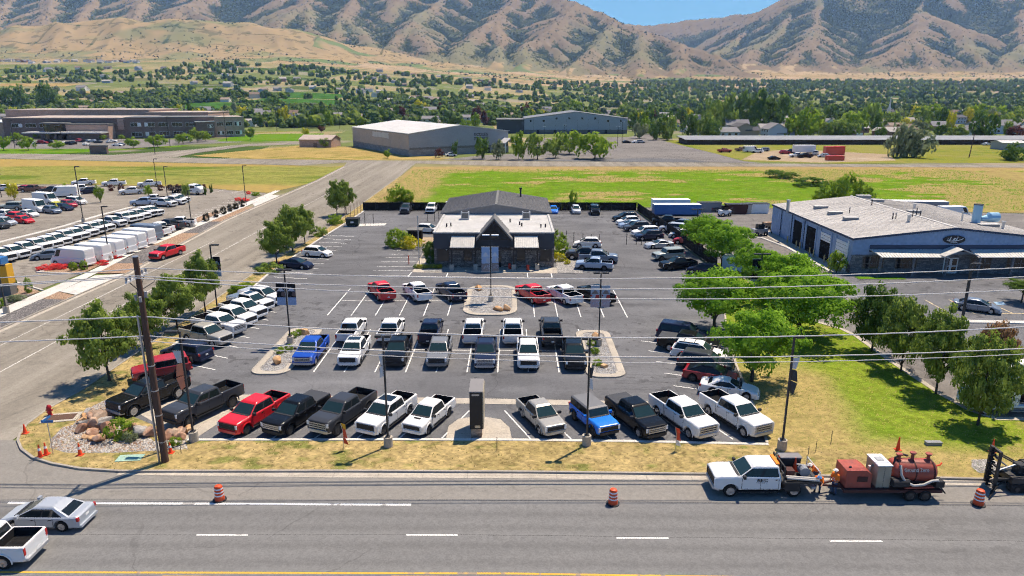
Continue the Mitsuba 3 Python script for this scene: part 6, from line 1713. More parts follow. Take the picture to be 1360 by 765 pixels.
for i, (px, py) in enumerate(((372, 470), (384, 467), (389, 450), (396, 446), (786, 460), (790, 471), (793, 487))):
    shrub('bright_leaf', px, py, .95, .6, f'small bright plant in the {"left" if i < 4 else "right"} rock island, {ORD[i if i < 4 else i - 4]} from the highway' if i < 4 else f'small bright plant in the right rock island, {ORD[i - 4]} from the showroom', group='small plants in the rock islands', cat='plant', z=.1)
AT = 'trees before the ice arena'
for i, (px, py, top, w, lf, kd, lb) in enumerate(((640, 211, 181, 22, 'dark_leaf', 'egg', 'dark tree before the arena lettering'), (662, 212, 186, 19, 'grey_leaf', 'egg', 'grey green tree right of the dark one at the arena'), (604, 207.5, 186, 8, 'dark_leaf', 'column', 'narrow conifer against the arena wall'), (689, 212, 176, 22, 'bright_leaf', 'egg', 'tall green tree at the right arena corner'), (714, 212, 178, 34, 'maple_leaf', 'mid', 'round green tree right of the arena corner'),
                                                  (738, 210, 182, 26, 'maple_leaf', 'mid', 'round tree in the middle of the arena tree group'), (756, 205, 173, 34, 'bright_leaf', 'mid', 'tallest bright tree of the arena group'), (790, 211, 177, 52, 'bright_leaf', 'mid', 'broad bright tree at the right of the arena group'), (515, 210, 199, 11, 'bright_leaf', 'mid', 'small bright tree at the left arena corner'), (432, 196, 183, 13, 'maple_leaf', 'mid', 'small tree beside the brown brick shed'), (583, 209.5, 197, 12, 'purple_leaf', 'mid', 'dark purple tree at the arena wall'))):
    P(kd, lf, px, py, top, w, lb, group=AT, clear=.16 if kd != 'column' else .03, seed=i)
SG = 'trees on the school lawn'
for i, (px, py, top, w, lf) in enumerate(((5, 200, 180, 16, 'bright_leaf'), (38, 200, 182, 20, 'bright_leaf'), (76, 199, 187, 17, 'bright_leaf'), (22, 189, 176, 14, 'bright_leaf'), (8, 182, 165, 20, 'dark_leaf'), (51, 184, 177, 11, 'bright_leaf'), (78, 184, 176, 10, 'bright_leaf'), (113, 184, 178, 9, 'yellow_leaf'), (129, 184, 167, 17, 'dark_leaf'), (138, 186, 179, 8, 'bright_leaf'), (162, 186, 179, 9, 'bright_leaf'), (177, 197, 183, 18, 'bright_leaf'), (210, 196, 179, 24, 'bright_leaf'),
                                           (243, 191, 177, 24, 'bright_leaf'), (262, 189, 171, 20, 'maple_leaf'), (273, 188, 174, 16, 'bright_leaf'), (333, 186, 169, 13, 'maple_leaf'), (406, 181, 170, 12, 'yellow_leaf'), (427, 176, 167, 9, 'purple_leaf'))):
    P('mid', lf, px, py, top, w, f'{ORD[i] if i < 18 else "last"} tree in order from the left lawn to the park beside the school', group=SG, clear=.22, seed=i)
WL = 'willows in the far right field'
for i, (px, w, top, lb) in enumerate(((1192, 30, 163, 'grey green willow left of its pair in the right field'), (1214, 46, 168, 'broad grey green willow right of its pair in the right field'))):
    P('mid', 'grey_leaf', px, 209, top, w, lb, group=WL, clear=.02, seed=i)

# ------------------------------------------------------------------ the valley: houses and trees
hr = random.Random(21)
WALLS = dict(white=(0.66, 0.65, 0.62), cream=(0.56, 0.50, 0.41), grey=(0.38, 0.39, 0.40), taupe=(0.36, 0.30, 0.25), brick=(0.30, 0.17, 0.13), pale_blue=(0.42, 0.48, 0.55))
ROOFS = dict(grey=(0.23, 0.225, 0.23), brown=(0.20, 0.155, 0.125), charcoal=(0.12, 0.12, 0.13), pale=(0.36, 0.34, 0.32), tan=(0.29, 0.235, 0.19))
for k, c in WALLS.items():
    matte('house_' + k, c)
for k, c in ROOFS.items():
    matte('roof_' + k, c)

HOUSE_CACHE = {}
def house_parts(v, near):
    key = (v, near)
    if key in HOUSE_CACHE:
        return HOUSE_CACHE[key]
    r = random.Random(v)
    L, D, e = r.uniform(11, 16), r.uniform(8.5, 11), r.choice((3.0, 3.2, 5.4))
    rg = e + D * .5 * r.uniform(.42, .62)
    w, rf = gable(-L / 2, L / 2, -D / 2, D / 2, e, rg, 'x', .5, .22, -1.5)
    gw = r.choice((-1, 1)) * L * .28
    w2, rf2 = gable(gw - 3, gw + 3, -D / 2 - 4.5, 0, min(e, 3.1), min(e, 3.1) + 1.9, 'y', .45, .22, -1.5)
    P = [('wall', MB().mesh(w).mesh(w2).get(), 'W'), ('roof', MB().mesh(rf).mesh(rf2).get(), 'R')]
    if near:
        P.append(('garage_door', box(gw - 2.2, gw + 2.2, -D / 2 - 4.56, -D / 2 - 4.48, 0, 2.3), 'mat_white_trim'))
        for x in (-L * .33, 0, L * .33):
            for z in ((1.0,) if e < 4 else (1.0, 3.6)):
                if abs(x - gw) > 3.4 or z > 3:
                    P.append(('window', box(x - .75, x + .75, -D / 2 - .06, -D / 2 + .02, z, z + 1.3), 'mat_dark_glass'))
                P.append(('window', box(x - .75, x + .75, D / 2 - .02, D / 2 + .06, z, z + 1.3), 'mat_dark_glass'))
    HOUSE_CACHE[key] = [(n, mikit.ply(m, None), b) for n, m, b in P]
    return HOUSE_CACHE[key]

TAKEN = []
BLOCK = [(-370, -160, 395, 520), (-115, 10, 275, 375), (-15, 80, 440, 515), (-140, -10, 370, 560), (60, 330, 340, 386)]   # big buildings, park
def free(x, y, r):
    for a, b, c, d in BLOCK:
        if a - r < x < b + r and c - r < y < d + r:
            return False
    for fx, fy, hx, hy, _ in FIELDS:
        if abs(x - fx) < hx + r * .4 and abs(y - fy) < hy + r * .4:
            return False
    return True
def spaced(x, y, r):
    for a, b, c in TAKEN:
        if (x - a) ** 2 + (y - b) ** 2 < (r + c) ** 2:
            return False
    return True

def world(px, d):
    return (px - 680) / FOCAL * d * .985

def side(px):
    for lim, t in ((120, 'behind the left half of the school'), (250, 'behind the middle of the school'), (335, 'behind the right end of the school'), (440, 'beyond the park'), (530, 'beyond the left of the arena roof'), (610, 'beyond the arena roof'), (690, 'beyond the right end of the arena'), (770, 'behind the left half of the sports hall'), (840, 'behind the right half of the sports hall'),
                   (930, 'right of the sports hall'), (1000, 'behind the left end of the long shed'), (1070, 'behind the long shed above the dirt yard'), (1140, 'behind the long shed above the red bins'), (1230, 'behind the willows'), (1300, 'behind the long shed right of the willows')):
        if px < lim:
            return t
    return 'near the right frame edge'

n_house = 0
HZ = [  # pixel range, distance range, how many houses
    (905, 1370, 392, 470, 14), (850, 1370, 470, 640, 34), (860, 1380, 640, 900, 34), (500, 860, 530, 760, 26), (480, 860, 760, 1000, 34), (300, 520, 560, 760, 12), (-20, 340, 560, 700, 16), (-40, 300, 700, 1000, 26), (300, 640, 900, 1300, 28), (0, 200, 1850, 2000, 30), (440, 700, 1500, 2000, 24), (0, 420, 1000, 1700, 16)]
NAMED = ['white', 'cream', 'grey', 'taupe', 'brick', 'pale_blue']
for px0, px1, d0, d1, n in HZ:
    tries = 0
    got = 0
    while got < n and tries < n * 40 and n_house < 294:
        tries += 1
        px, d = hr.uniform(px0, px1), math.sqrt(hr.uniform(d0 ** 2, d1 ** 2))
        x, y = world(px, d), d
        if not free(x, y, 12) or not spaced(x, y, 11):
            continue
        TAKEN.append((x, y, 9))
        wall, roof = hr.choice(('white', 'white', 'cream', 'grey', 'taupe', 'brick', 'pale_blue', 'grey')), hr.choice(('grey', 'grey', 'brown', 'charcoal', 'pale', 'tan'))
        k = thing('house', f'{wall.replace("_", " ")} house with {roof} roof, {"near" if d < 560 else "farther" if d < 760 else "far" if d < 1300 else "very far"}, {side(px)}', 'house', f'{wall.replace("_", " ")} houses with {roof} roofs, {"near" if d < 560 else "farther" if d < 760 else "far" if d < 1300 else "very far"}, {side(px)}')
        w = place(x, y, float(zg(x, y)), hr.choice((0, 90, 180, 20, 200, 180)) + hr.uniform(-8, 8))
        for nme, dd, b in house_parts(hr.randrange(9), d < 660):
            kk = num(f'{k}__{nme}')
            scene[kk] = {**dd, 'to_world': w, 'bsdf': {'type': 'ref', 'id': 'mat_house_' + wall if b == 'W' else 'mat_roof_' + roof if b == 'R' else b}}
        got += 1
        n_house += 1

# large trees one can pick out behind the long shed and across the valley
BIG = [(915, 182, 150, 24, 'dark'), (936, 184, 152, 28, 'maple'), (945, 180, 131, 26, 'maple'), (962, 176, 126, 32, 'maple'), (987, 172, 124, 32, 'dark'), (1006, 173, 121, 34, 'dark'), (1028, 173, 124, 34, 'dark'), (1046, 184, 158, 28, 'bright'), (1064, 184, 143, 40, 'bright'), (1078, 180, 147, 30, 'maple'), (1098, 184, 160, 34, 'maple'), (1118, 184, 157, 36, 'maple'), (1128, 178, 148, 36, 'bright'),
       (1154, 164, 138, 30, 'bright'), (1178, 170, 147, 26, 'maple'), (1202, 176, 156, 22, 'yellow'), (1225, 162, 138, 36, 'bright'), (1243, 182, 164, 18, 'dark'), (1257, 182, 146, 14, 'yellow'), (1268, 184, 166, 26, 'maple'), (1304, 186, 146, 34, 'dark'), (1290, 162, 139, 32, 'bright'), (1316, 160, 140, 28, 'bright'), (1335, 170, 148, 30, 'maple'), (1356, 164, 138, 30, 'maple'), (1348, 186, 168, 30, 'purple'),
       (870, 186, 160, 22, 'dark'), (885, 186, 154, 26, 'maple'), (857, 178, 156, 18, 'bright'), (840, 172, 150, 20, 'dark'), (903, 166, 142, 16, 'dark'), (893, 152, 138, 22, 'bright'), (830, 160, 138, 24, 'maple'), (762, 150, 133, 22, 'bright'), (744, 152, 136, 20, 'maple'), (706, 152, 140, 18, 'bright'), (370, 150, 128, 24, 'dark'), (455, 150, 132, 16, 'dark'), (476, 146, 126, 14, 'dark'), (610, 155, 138, 14, 'dark'), (660, 158, 141, 12, 'dark'), (690, 158, 146, 14, 'maple'), (605, 166, 150, 14, 'bright'), (632, 170, 150, 14, 'bright'), (620, 171, 158, 14, 'bright'), (672, 158, 150, 12, 'yellow'), (560, 144, 133, 18, 'yellow'), (140, 150, 138, 16, 'dark'), (160, 150, 136, 18, 'maple'), (230, 150, 140, 12, 'dark'), (245, 150, 138, 10, 'yellow'), (305, 150, 140, 12, 'yellow'), (340, 148, 132, 16, 'dark'), (65, 145, 130, 26, 'maple'), (90, 144, 130, 26, 'maple'), (110, 144, 131, 24, 'dark'), (30, 132, 112, 28, 'dark'), (75, 130, 110, 26, 'dark'), (12, 140, 122, 20, 'dark')]
for i, (px, py, top, w, lf) in enumerate(BIG):
    x, y = G(px, py)
    d = min(y, 900)
    x = world(px, d)
    z = float(zg(x, d))
    h = max(5.0, float(at_depth(px, top, d)[2]) - z)
    wid = w * d / FOCAL
    TAKEN.append((x, d, wid * .4))
    plant(hr.choice(('mid', 'egg')) if w > 15 else 'egg', lf + '_leaf', x, d, z, wid, h * .92, h * .08, f'{dict(dark="dark green", maple="mid green", bright="bright green", yellow="yellow green", purple="purple leaved")[lf]} {"broad" if w > 27 else "slim" if w < 17 else "tall"} tree {side(px)}', group=f'{lf} {"broad" if w > 27 else "slim" if w < 17 else "tall"} trees {side(px)}', seed=i)
n_tree = sum(1 for k in labels if labels[k].get('category') == 'tree')
nt = 0
LEAFS = ['dark', 'dark', 'maple', 'maple', 'bright', 'maple', 'dark', 'yellow', 'grey', 'purple']
tries = 0
while nt < 298 - n_tree and tries < 9000:
    tries += 1
    px = hr.uniform(-20, 1380)
    d = math.sqrt(hr.uniform(400 ** 2, 700 ** 2)) if px > 840 else math.sqrt(hr.uniform(520 ** 2, 760 ** 2))
    x, y = world(px, d), d
    if not free(x, y, 3) or not spaced(x, y, 2.0) or (-150 < x < 0 and 350 < y < 560):
        continue
    lf = hr.choice(LEAFS)
    wid = hr.uniform(5, 12)
    TAKEN.append((x, y, wid * .25))
    kd_ = hr.choice(('mid', 'mid', 'egg', 'cone')) if lf != 'yellow' else 'egg'
    ds_ = f'{"big" if wid > 9.5 else "small" if wid < 7 else "mid sized"} {dict(mid="round", egg="egg shaped", cone="pointed")[kd_]}'
    plant(kd_, lf + '_leaf', x, y, float(zg(x, y)), wid, wid * hr.uniform(.85, 1.5), wid * .1, f'{dict(dark="dark green", maple="mid green", bright="bright green", yellow="yellow green", purple="purple leaved", grey="grey green")[lf]} {ds_} garden tree {side(px)}', group=f'{lf} {ds_} garden trees {side(px)}', seed=nt)
    nt += 1

def far_woods():
    """Everything beyond: the trees of the valley that read as one wood."""
    r = np.random.default_rng(77)
    n = 26000
    px = r.uniform(-60, 1420, n)
    d = np.sqrt(r.uniform(400 ** 2, 3000 ** 2, n))
    d = np.where(r.random(n) < .32, np.sqrt(r.uniform(400 ** 2, 1150 ** 2, n)), d)
    x, y = (px - 680) / FOCAL * d * .985, d
    dens = meshkit.fbm(np.stack([x / 120, y / 55, x * 0], -1), 3, seed=5)
    right = np.clip((px - 620) / 260, 0, 1)
    lim = .505 - .075 * right + np.where(d > 1600, .03, 0) * (1 - right)
    ok = dens > lim
    ok &= ~((d > 1750 + 1000 * right + 200 * (px / 680 - .2) * (px < 680)))
    near_gap = (d < 640) & (px < 840)
    ok &= ~(near_gap & (dens < .56))
    for a, b, c, e in BLOCK:
        ok &= ~((x > a - 4) & (x < b + 4) & (y > c - 6) & (y < e + 4))
    for fx, fy, hx, hy, _ in FIELDS:
        ok &= ~((np.abs(x - fx) < hx - 3) & (np.abs(y - fy) < hy - 3))
    ok &= ~((d < 520) & (px < 850))
    tk = np.array(TAKEN)
    hs = tk[tk[:, 2] == 9]
    keep = np.nonzero(ok)[0]
    from scipy.spatial import cKDTree
    tree_ = cKDTree(hs[:, :2])
    for off, lim_ in ((0, 11), (-11, 10), (-24, 8.0), (9, 8)):
        dist, _ = tree_.query(np.stack([x[keep], y[keep] + off], -1))
        keep = keep[dist > lim_]
    keep = keep[(d[keep] > 640) | (px[keep] < 840)]
    print('far trees', len(keep))
    ico = trimesh.creation.icosphere(subdivisions=1)
    iv, iff = np.array(ico.vertices), np.array(ico.faces)
    ico0 = trimesh.creation.icosphere(subdivisions=0)
    jv, jf = np.array(ico0.vertices), np.array(ico0.faces)
    groups = {}
    for q in keep:
        pick = r.random()
        tone = 'dark' if pick < .42 else 'maple' if pick < .80 else 'bright' if pick < .93 else 'grey'
        mb = groups.setdefault(tone, MB())
        s = r.uniform(2.2, 5.2) * (1.0 if d[q] < 1500 else 1.25)
        hh = r.uniform(.75, 1.45)
        base = np.array([x[q], y[q], float(zg(x[q], y[q]))])
        k = 3 if d[q] < 1100 else 1
        for c in range(k):
            v = (iv if d[q] < 1100 else jv)
            f = (iff if d[q] < 1100 else jf)
            v = v * (1 + r.uniform(-.32, .32, (len(v), 1)))
            off = r.normal(size=3) * [.45, .45, .3] * s if k > 1 else np.zeros(3)
            ss = s * (.72 if k > 1 else 1)
            mb.add(v * [ss, ss, ss * hh] + base + off + [0, 0, s * hh * .8], f)
    for tone, mb in groups.items():
        kk = put(num(f'valley_wood'), mb.get(), 'mat_far_' + tone)
        tag(kk, f'{dict(dark="dark", maple="mid green", bright="bright", grey="grey green")[tone]} trees of the valley woods beyond the houses', 'woodland', None, 'stuff')

def far_leaf(name, a, b):
    a, b = mi.Color3f(*a), mi.Color3f(*b)
    def f(p, n, uv):
        return mix(a, b, noise(p.x / 2.0, p.y / 2.0, p.z / 1.5))
    matte('far_' + name, mikit.proc(f))
far_leaf('dark', (0.044, 0.075, 0.026), (0.100, 0.145, 0.044))
far_leaf('maple', (0.075, 0.115, 0.032), (0.145, 0.190, 0.055))
far_leaf('bright', (0.11, 0.16, 0.022), (0.19, 0.23, 0.04))
far_leaf('grey', (0.07, 0.09, 0.05), (0.12, 0.14, 0.085))
far_woods()

# ------------------------------------------------------------------ poles, wires, lamps, signs, fences
solid('pole_wood', (0.10, 0.058, 0.042), 0.85, 0.2)
solid('wire_metal', (0.58, 0.57, 0.56), 0.5, 0.4)
solid('dark_metal', (0.035, 0.034, 0.034), 0.5, 0.4)
solid('insulator', (0.30, 0.29, 0.29), 0.3, 0.5)
solid('cone_orange', (0.75, 0.07, 0.02), 0.55)
solid('barrel_orange', (0.70, 0.085, 0.025), 0.5)
solid('reflective', (0.75, 0.75, 0.76), 0.35)
solid('hydrant_red', (0.36, 0.015, 0.02), 0.45)
solid('sign_blue', (0.03, 0.14, 0.36), 0.4)
solid('sign_yellow', (0.62, 0.33, 0.02), 0.5)
solid('lid_green', (0.28, 0.42, 0.34), 0.7)
bs('machine_red', worn_metal((0.38, 0.07, 0.045), (0.22, 0.06, 0.045), 0.8, 0.5, 0.4, .5, .5))
solid('machine_dark', (0.06, 0.02, 0.018), 0.65)
bs('cabinet_beige', worn_metal((0.37, 0.325, 0.24), (0.28, 0.24, 0.17), 0.7, 0.55, 0.3, .5, .5))
solid('hose_grey', (0.42, 0.40, 0.37), 0.7)
solid('skin', (0.42, 0.24, 0.16), 0.6)
solid('denim', (0.055, 0.085, 0.15), 0.85, 0.2)
solid('safety_orange', (0.85, 0.20, 0.03), 0.8, 0.2)
solid('helmet_white', (0.75, 0.75, 0.73), 0.35)
solid('helmet_blue', (0.06, 0.22, 0.55), 0.35)
solid('pale_cobble', (0.47, 0.44, 0.40), 0.9, 0.2)
solid('rock_tan', (0.36, 0.235, 0.15), 0.9, 0.2)
def rock_tex(a, b):
    a, b = mi.Color3f(*a), mi.Color3f(*b)
    def f(p, n, uv):
        s = fbm(p.x * 1.6, p.y * 1.6, p.z * 1.6)
        return mix(a, b, smoothstep(0.35, 0.65, s)) * (0.75 + 0.5 * noise(p.x * 9, p.y * 9, p.z * 9))
    return {'type': 'diffuse', 'reflectance': mikit.proc(f)}
bs('rock_red', rock_tex((0.34, 0.19, 0.125), (0.46, 0.32, 0.23)))
bs('rock_brown', rock_tex((0.25, 0.165, 0.115), (0.40, 0.30, 0.22)))
bs('rock_grey', rock_tex((0.26, 0.245, 0.23), (0.38, 0.36, 0.33)))
bs('rock_orange', rock_tex((0.48, 0.27, 0.13), (0.56, 0.37, 0.21)))

UX, UY = -24.1, 43.7
UH = float(at_depth(187, 341, UY)[2])
UP = thing('utility_pole', 'tall dark wooden utility pole with crossarm and grey conduits at the corner', 'utility pole')
part(UP, 'shaft', MB().tube([(UX, UY, -.2), (UX, UY, UH * .5), (UX, UY, UH)], [.25, .215, .17], 14).get(), 'mat_pole_wood', True)
part(UP, 'pole_cap', MB().tube([(UX, UY, UH), (UX, UY, UH + .05)], [.20, .18], 12).get(), 'mat_galvanised')
ZA = UH - 1.35
part(UP, 'crossarm', box(UX - .17, UX - .05, UY - 1.3, UY + 1.3, ZA - .09, ZA + .05), 'mat_wire_metal')
for s in (-1, 1):
    part(UP, 'brace', MB().tube([(UX - .1, UY + s * .95, ZA - .08), (UX - .05, UY, ZA - .95)], .03, 5).get(), 'mat_dark_metal')
for q in (-1.2, -.75, .75, 1.2):
    part(UP, 'insulator', MB().tube([(UX - .11, UY + q, ZA + .05), (UX - .11, UY + q, ZA + .15), (UX - .11, UY + q, ZA + .30)], [.05, .09, .06], 8).get(), 'mat_insulator')
mb = MB()
for k in range(5):
    a = k * 1.25
    mb.tube([(UX + .3 * math.cos(a), UY + .3 * math.sin(a), ZA - 1.3 - .07 * k), (UX + .34 * math.cos(a), UY + .34 * math.sin(a), ZA - .95 - .07 * k)], .09, 7)
mb.tube([(UX - .45, UY, ZA - 1.35), (UX + .45, UY, ZA - 1.35)], .035, 5)
part(UP, 'fuse_cluster', mb.get(), 'mat_insulator')
part(UP, 'fuse_arm', MB().tube([(UX, UY, ZA - .9), (UX + .5, UY + .9, ZA - .55), (UX + .55, UY + 1.0, ZA - .3)], .03, 5).get(), 'mat_dark_metal')
zc = float(at_depth(198, 418, UY)[2])
for i, (dx, dy, r_, zt) in enumerate(((-.36, -.12, .065, zc), (-.42, .06, .05, zc - .6), (-.30, -.28, .04, zc - 3.2))):
    part(UP, 'conduit', MB().tube([(UX + dx, UY + dy, -.05), (UX + dx, UY + dy, zt)], r_, 8).get(), 'mat_galvanised')
for z in (1.6, 3.6, 5.4, 7.2):
    part(UP, 'strap', MB().tube([(UX, UY, z), (UX, UY, z + .08)], .245, 12).get(), 'mat_galvanised')

def wire(name, label, pts, y0, y1, r=.03, left=None):
    """A cable from the pole to the east: a parabola through the surveyed heights; LEFT continues it to the west."""
    Y = (y0 + y1) / 2
    q = np.array([at_depth(px, py, Y) for px, py in pts])
    c = np.polyfit(q[:, 0], q[:, 2], 2)
    xs = np.linspace(UX, 62, 60)
    line = np.column_stack([xs, np.interp(xs, [UX, 62], [y0, y1]), np.polyval(c, xs)])
    mb = MB().tube(line, r, 5)
    if left is not None:
        xs = np.linspace(UX - 72, UX, 40)
        t = (UX - xs) / 72
        z0 = np.polyval(c, UX)
        mb.tube(np.column_stack([xs, xs * 0 + y0, z0 - 4 * left * t * (1 - t)]), r, 5)
    k = thing('power_line', label, 'cable', 'cables strung along the highway')
    put(k, mb.get(), 'mat_wire_metal', True)
zA = ZA + .3
def ppx(z, dy, dx=0.0):
    c, s = math.cos(CAM_PITCH), math.sin(CAM_PITCH)
    y, h = UY + dy, z - CAM_H
    f = y * c - h * s
    return 680 + FOCAL * UX / f, 382.5 - FOCAL * (h * c + y * s) / f
wire('power_line', 'highest cable along the highway, from the far end of the crossarm', [ppx(zA, 1.2), (680, 369), (1020, 368), (1360, 355)], UY + 1.2, UY + 1.2, .034, 1.4)
wire('power_line', 'second highest cable along the highway', [ppx(zA, -.75), (680, 384), (1020, 381), (1360, 367.6)], UY - .75, UY - .75, .034, 1.4)
wire('power_line', 'third cable from the top, from the near end of the crossarm', [ppx(zA, -1.2), (680, 394.5), (1020, 396.5), (1360, 384.5)], UY - 1.2, UY - 1.2, .034, 1.4)
wire('power_line', 'upper of the three low cables along the highway', [(200, 421), (340, 431), (680, 446), (1020, 447.5), (1360, 434)], UY, UY, .046, .9)
wire('power_line', 'middle one of the three low cables along the highway', [(205, 447), (340, 456.5), (680, 471), (1020, 474.5), (1360, 462.5)], UY, UY, .042, .9)
wire('power_line', 'lowest and thinnest cable along the highway', [(208, 454), (680, 478), (1020, 481.5), (1340, 471)], UY, UY, .028, None)

def banner_tex(top, mid, low, tri):
    top, mid, low, tri = (mi.Color3f(*c) for c in (top, mid, low, tri))
    def f(p, n, uv):
        u, v = uv.x, uv.y
        c = mix(low, top, smoothstep(.33, .35, v))
        hill = .80 - .42 * dr.abs(u - .5) + .03 * noise(u * 14, 3.0)
        c = mix(c, tri, smoothstep(.0, .015, hill - v) * smoothstep(.60, .62, v))
        c = mix(c, mid, smoothstep(.36, .38, v) * smoothstep(.58, .56, v) * smoothstep(.42, .5, noise(u * 6, v * 9)))
        dots = smoothstep(.55, .6, noise(u * 15, v * 30)) * smoothstep(.08, .1, v) * smoothstep(.28, .26, v)
        return mix(c, mi.Color3f(.42, .5, .66), dots * .5)
    return {'type': 'twosided', 'bsdf': {'type': 'diffuse', 'reflectance': mikit.proc(f)}}
bs('banner_dark', banner_tex((.018, .018, .02), (.14, .10, .09), (.28, .36, .52), (.46, .48, .54)))
bs('banner_sky', banner_tex((.30, .42, .62), (.42, .46, .52), (.22, .2, .2), (.55, .58, .64)))
bs('banner_red', banner_tex((.35, .40, .48), (.36, .06, .05), (.42, .32, .34), (.20, .16, .15)))
solid('tattered_white', (.60, .57, .54), .8)
solid('tattered_orange', (.66, .24, .13), .8)

LAMPS = 'lamp posts'
def lamp(px, py, top, label, heads=2, pier=True, banners=(), r=.062, hw=.55, white=False, tatter=None, group='lamp posts of the dealer lot', arm_dir=0.0):
    x, y = G(px, py)
    zt = float(at_depth(px, top, y)[2])
    k = thing('lamp_post', label, 'lamp post', group)
    z0 = 0.0
    if pier:
        part(k, 'pier', MB().cyl(x, y, -.05, .85, .33, 16).get(), 'mat_concrete')
        z0 = .85
        part(k, 'base_plate', box(x - .17, x + .17, y - .17, y + .17, .85, .93), 'mat_dark_metal')
    part(k, 'shaft', box(x - r, x + r, y - r, y + r, z0, zt), 'mat_dark_metal')
    for s in ((-1, 1) if heads == 2 else (1,)):
        m = MB().box(s * .12 if s > 0 else -hw - .45, hw + .45 if s > 0 else -.12, -.17, .17, zt - .10, zt + .05, arm_dir, (x, y))
        part(k, 'lamp_head', m.get(), 'mat_helmet_white' if white else 'mat_dark_metal')
    for s, y_top, y_bot, w, mat in banners:
        a, b = float(at_depth(px, y_top, y)[2]), float(at_depth(px, y_bot, y)[2])
        x0, x1 = sorted((x + s * (r + .05), x + s * (r + .05 + w)))
        v = np.array([(x0, y - .012, b), (x1, y - .012, b), (x1, y - .012, a), (x0, y - .012, a), (x0, y + .012, b), (x1, y + .012, b), (x1, y + .012, a), (x0, y + .012, a)])
        f = np.array([[0, 1, 2], [0, 2, 3], [5, 4, 7], [5, 7, 6], [0, 4, 5], [0, 5, 1], [3, 2, 6], [3, 6, 7], [0, 3, 7], [0, 7, 4], [1, 5, 6], [1, 6, 2]])
        bn = part(k, 'banner', (v, f), mat, uv=np.array([(0, 0), (1, 0), (1, 1), (0, 1)] * 2, float))
        mb = MB()
        for z in (a, b):
            mb.tube([(x, y, z), (x + s * (r + .1 + w), y, z)], .022, 5)
        mb.box(min(x0, x1) if s > 0 else max(x0, x1), (min(x0, x1) if s > 0 else max(x0, x1)) + .035, y - .02, y + .02, b, a)
        part(bn, 'bracket', mb.get(), 'mat_wire_metal')
    if tatter:
        s, y0_, y1_, w, mats = tatter
        n = len(mats)
        zs = np.linspace(float(at_depth(px, y0_, y)[2]), float(at_depth(px, y1_, y)[2]), n + 1)
        for q in range(n):
            pts = []
            for z, ww, yy in ((zs[q], w * (1 - .25 * (q % 2)), 0), (zs[q + 1] + .05, w * (.45 + .4 * (q % 2)), -.18)):
                pts += [(x + s * (r + .01), y + yy * .2, z), (x + s * (r + ww), y + yy, z - .12 * q)]
            m = np.array([pts[0], pts[1], pts[3], pts[2]])
            part(k, 'torn_banner', (np.vstack([m, m + [0, .01, 0]]), np.array([[0, 1, 2], [0, 2, 3], [4, 6, 5], [4, 7, 6], [0, 4, 5], [0, 5, 1], [2, 6, 7], [2, 7, 3], [1, 5, 6], [1, 6, 2], [0, 3, 7], [0, 7, 4]])), mats[q])
    return k
lamp(258, 587, 440, 'lamp post with torn white and orange banner left of the red pickup', 1, tatter=(-1, 466, 514, .62, ['mat_tattered_white', 'mat_tattered_orange', 'mat_tattered_orange']), arm_dir=PI)
lamp(516, 594, 446, 'lamp post with twisted grey banner beside the white sunroof pickup', 2, tatter=(-1, 470, 500, .32, ['mat_tattered_white', 'mat_tattered_white']), hw=.1)
lamp(779, 592, 449, 'lamp post with torn dark banner before the bright blue SUV', 2, tatter=(1, 488, 516, .3, ['mat_dark_metal', 'mat_tattered_white']), hw=.1)
lamp(1038, 598, 447, 'lamp post with black and white banner at the lawn corner', 1, tatter=(1, 475, 520, .5, ['mat_tattered_white', 'mat_dark_metal', 'mat_dark_metal']), hw=.2)
lamp(652, 401, 312, 'lamp post with two sky blue banners on the central rock island', 2, banners=((-1, 328, 361, .98, 'mat_banner_sky'), (1, 328, 360, .85, 'mat_banner_sky')), white=True)
lamp(386, 457, 358, 'lamp post with two dark mountain banners on the left rock island', 2, banners=((-1, 375, 405, .85, 'mat_banner_dark'), (1, 375, 405, .85, 'mat_banner_dark')), hw=.3)
lamp(795, 460, 362, 'lamp post with red and blue banners on the right rock island', 2, banners=((-1, 379, 408, .85, 'mat_banner_red'), (1, 379, 408, .85, 'mat_banner_red')), hw=.3)
lamp(289, 413, 325, 'tall lamp post with a dark banner among the street trees', 1, pier=False, banners=((1, 341, 367, .85, 'mat_banner_dark'),))
lamp(923, 334, 278, 'lamp post behind the slatted fence among bright trees', 2, pier=False)
lamp(1006, 403, 337, 'lamp post with a dark banner between the wide green trees', 2, pier=False, banners=((-1, 344, 384, .95, 'mat_banner_dark'),))
lamp(1277, 430, 350, 'lamp post by the lone grey blue car in the workshop lot', 1, pier=False, r=.11)
FL = 'lamp posts of the fleet lot'
for px, py, top, lb in ((111, 295, 221, 'lamp post behind the middle of the long white pickup row'), (146, 347, 274, 'lamp post with concrete pier among the white vans'), (223, 266, 221, 'lamp post right of its pair beside the flatbed truck'), (209, 250, 211, 'lamp post left of its pair beside the flatbed truck'), (255, 302, 253, 'lamp post on a pier at the end of the gravel planter'), (327, 272, 220, 'lamp post at the far driveway of the fleet lot'), (2, 262, 232, 'lamp post at the left frame edge by the dry field'), (9, 416, 352, 'lamp post with pier at the left frame edge before the orange sign')):
    lamp(px, py, top, lb, 1, pier=py > 290, group=FL, hw=.4)
DLP = 'distant light poles around the school and park'
for i, (px, py, top) in enumerate(((20, 197, 160), (83, 190, 160), (226, 195, 155), (301, 188, 150), (206, 205, 170), (368, 175, 145), (391, 172, 142), (451, 172, 148), (351, 168, 150), (377, 160, 148), (434, 166, 150), (820, 194, 168), (826, 190, 162), (723, 186, 168), (750, 180, 166), (521, 158, 145))):
    lamp(px, py, top, f'{ORD[i]} thin distant light pole from the school towards the hall', 1 if i < 11 else 2, pier=False, r=.11, hw=.6, group=DLP, white=i > 10)

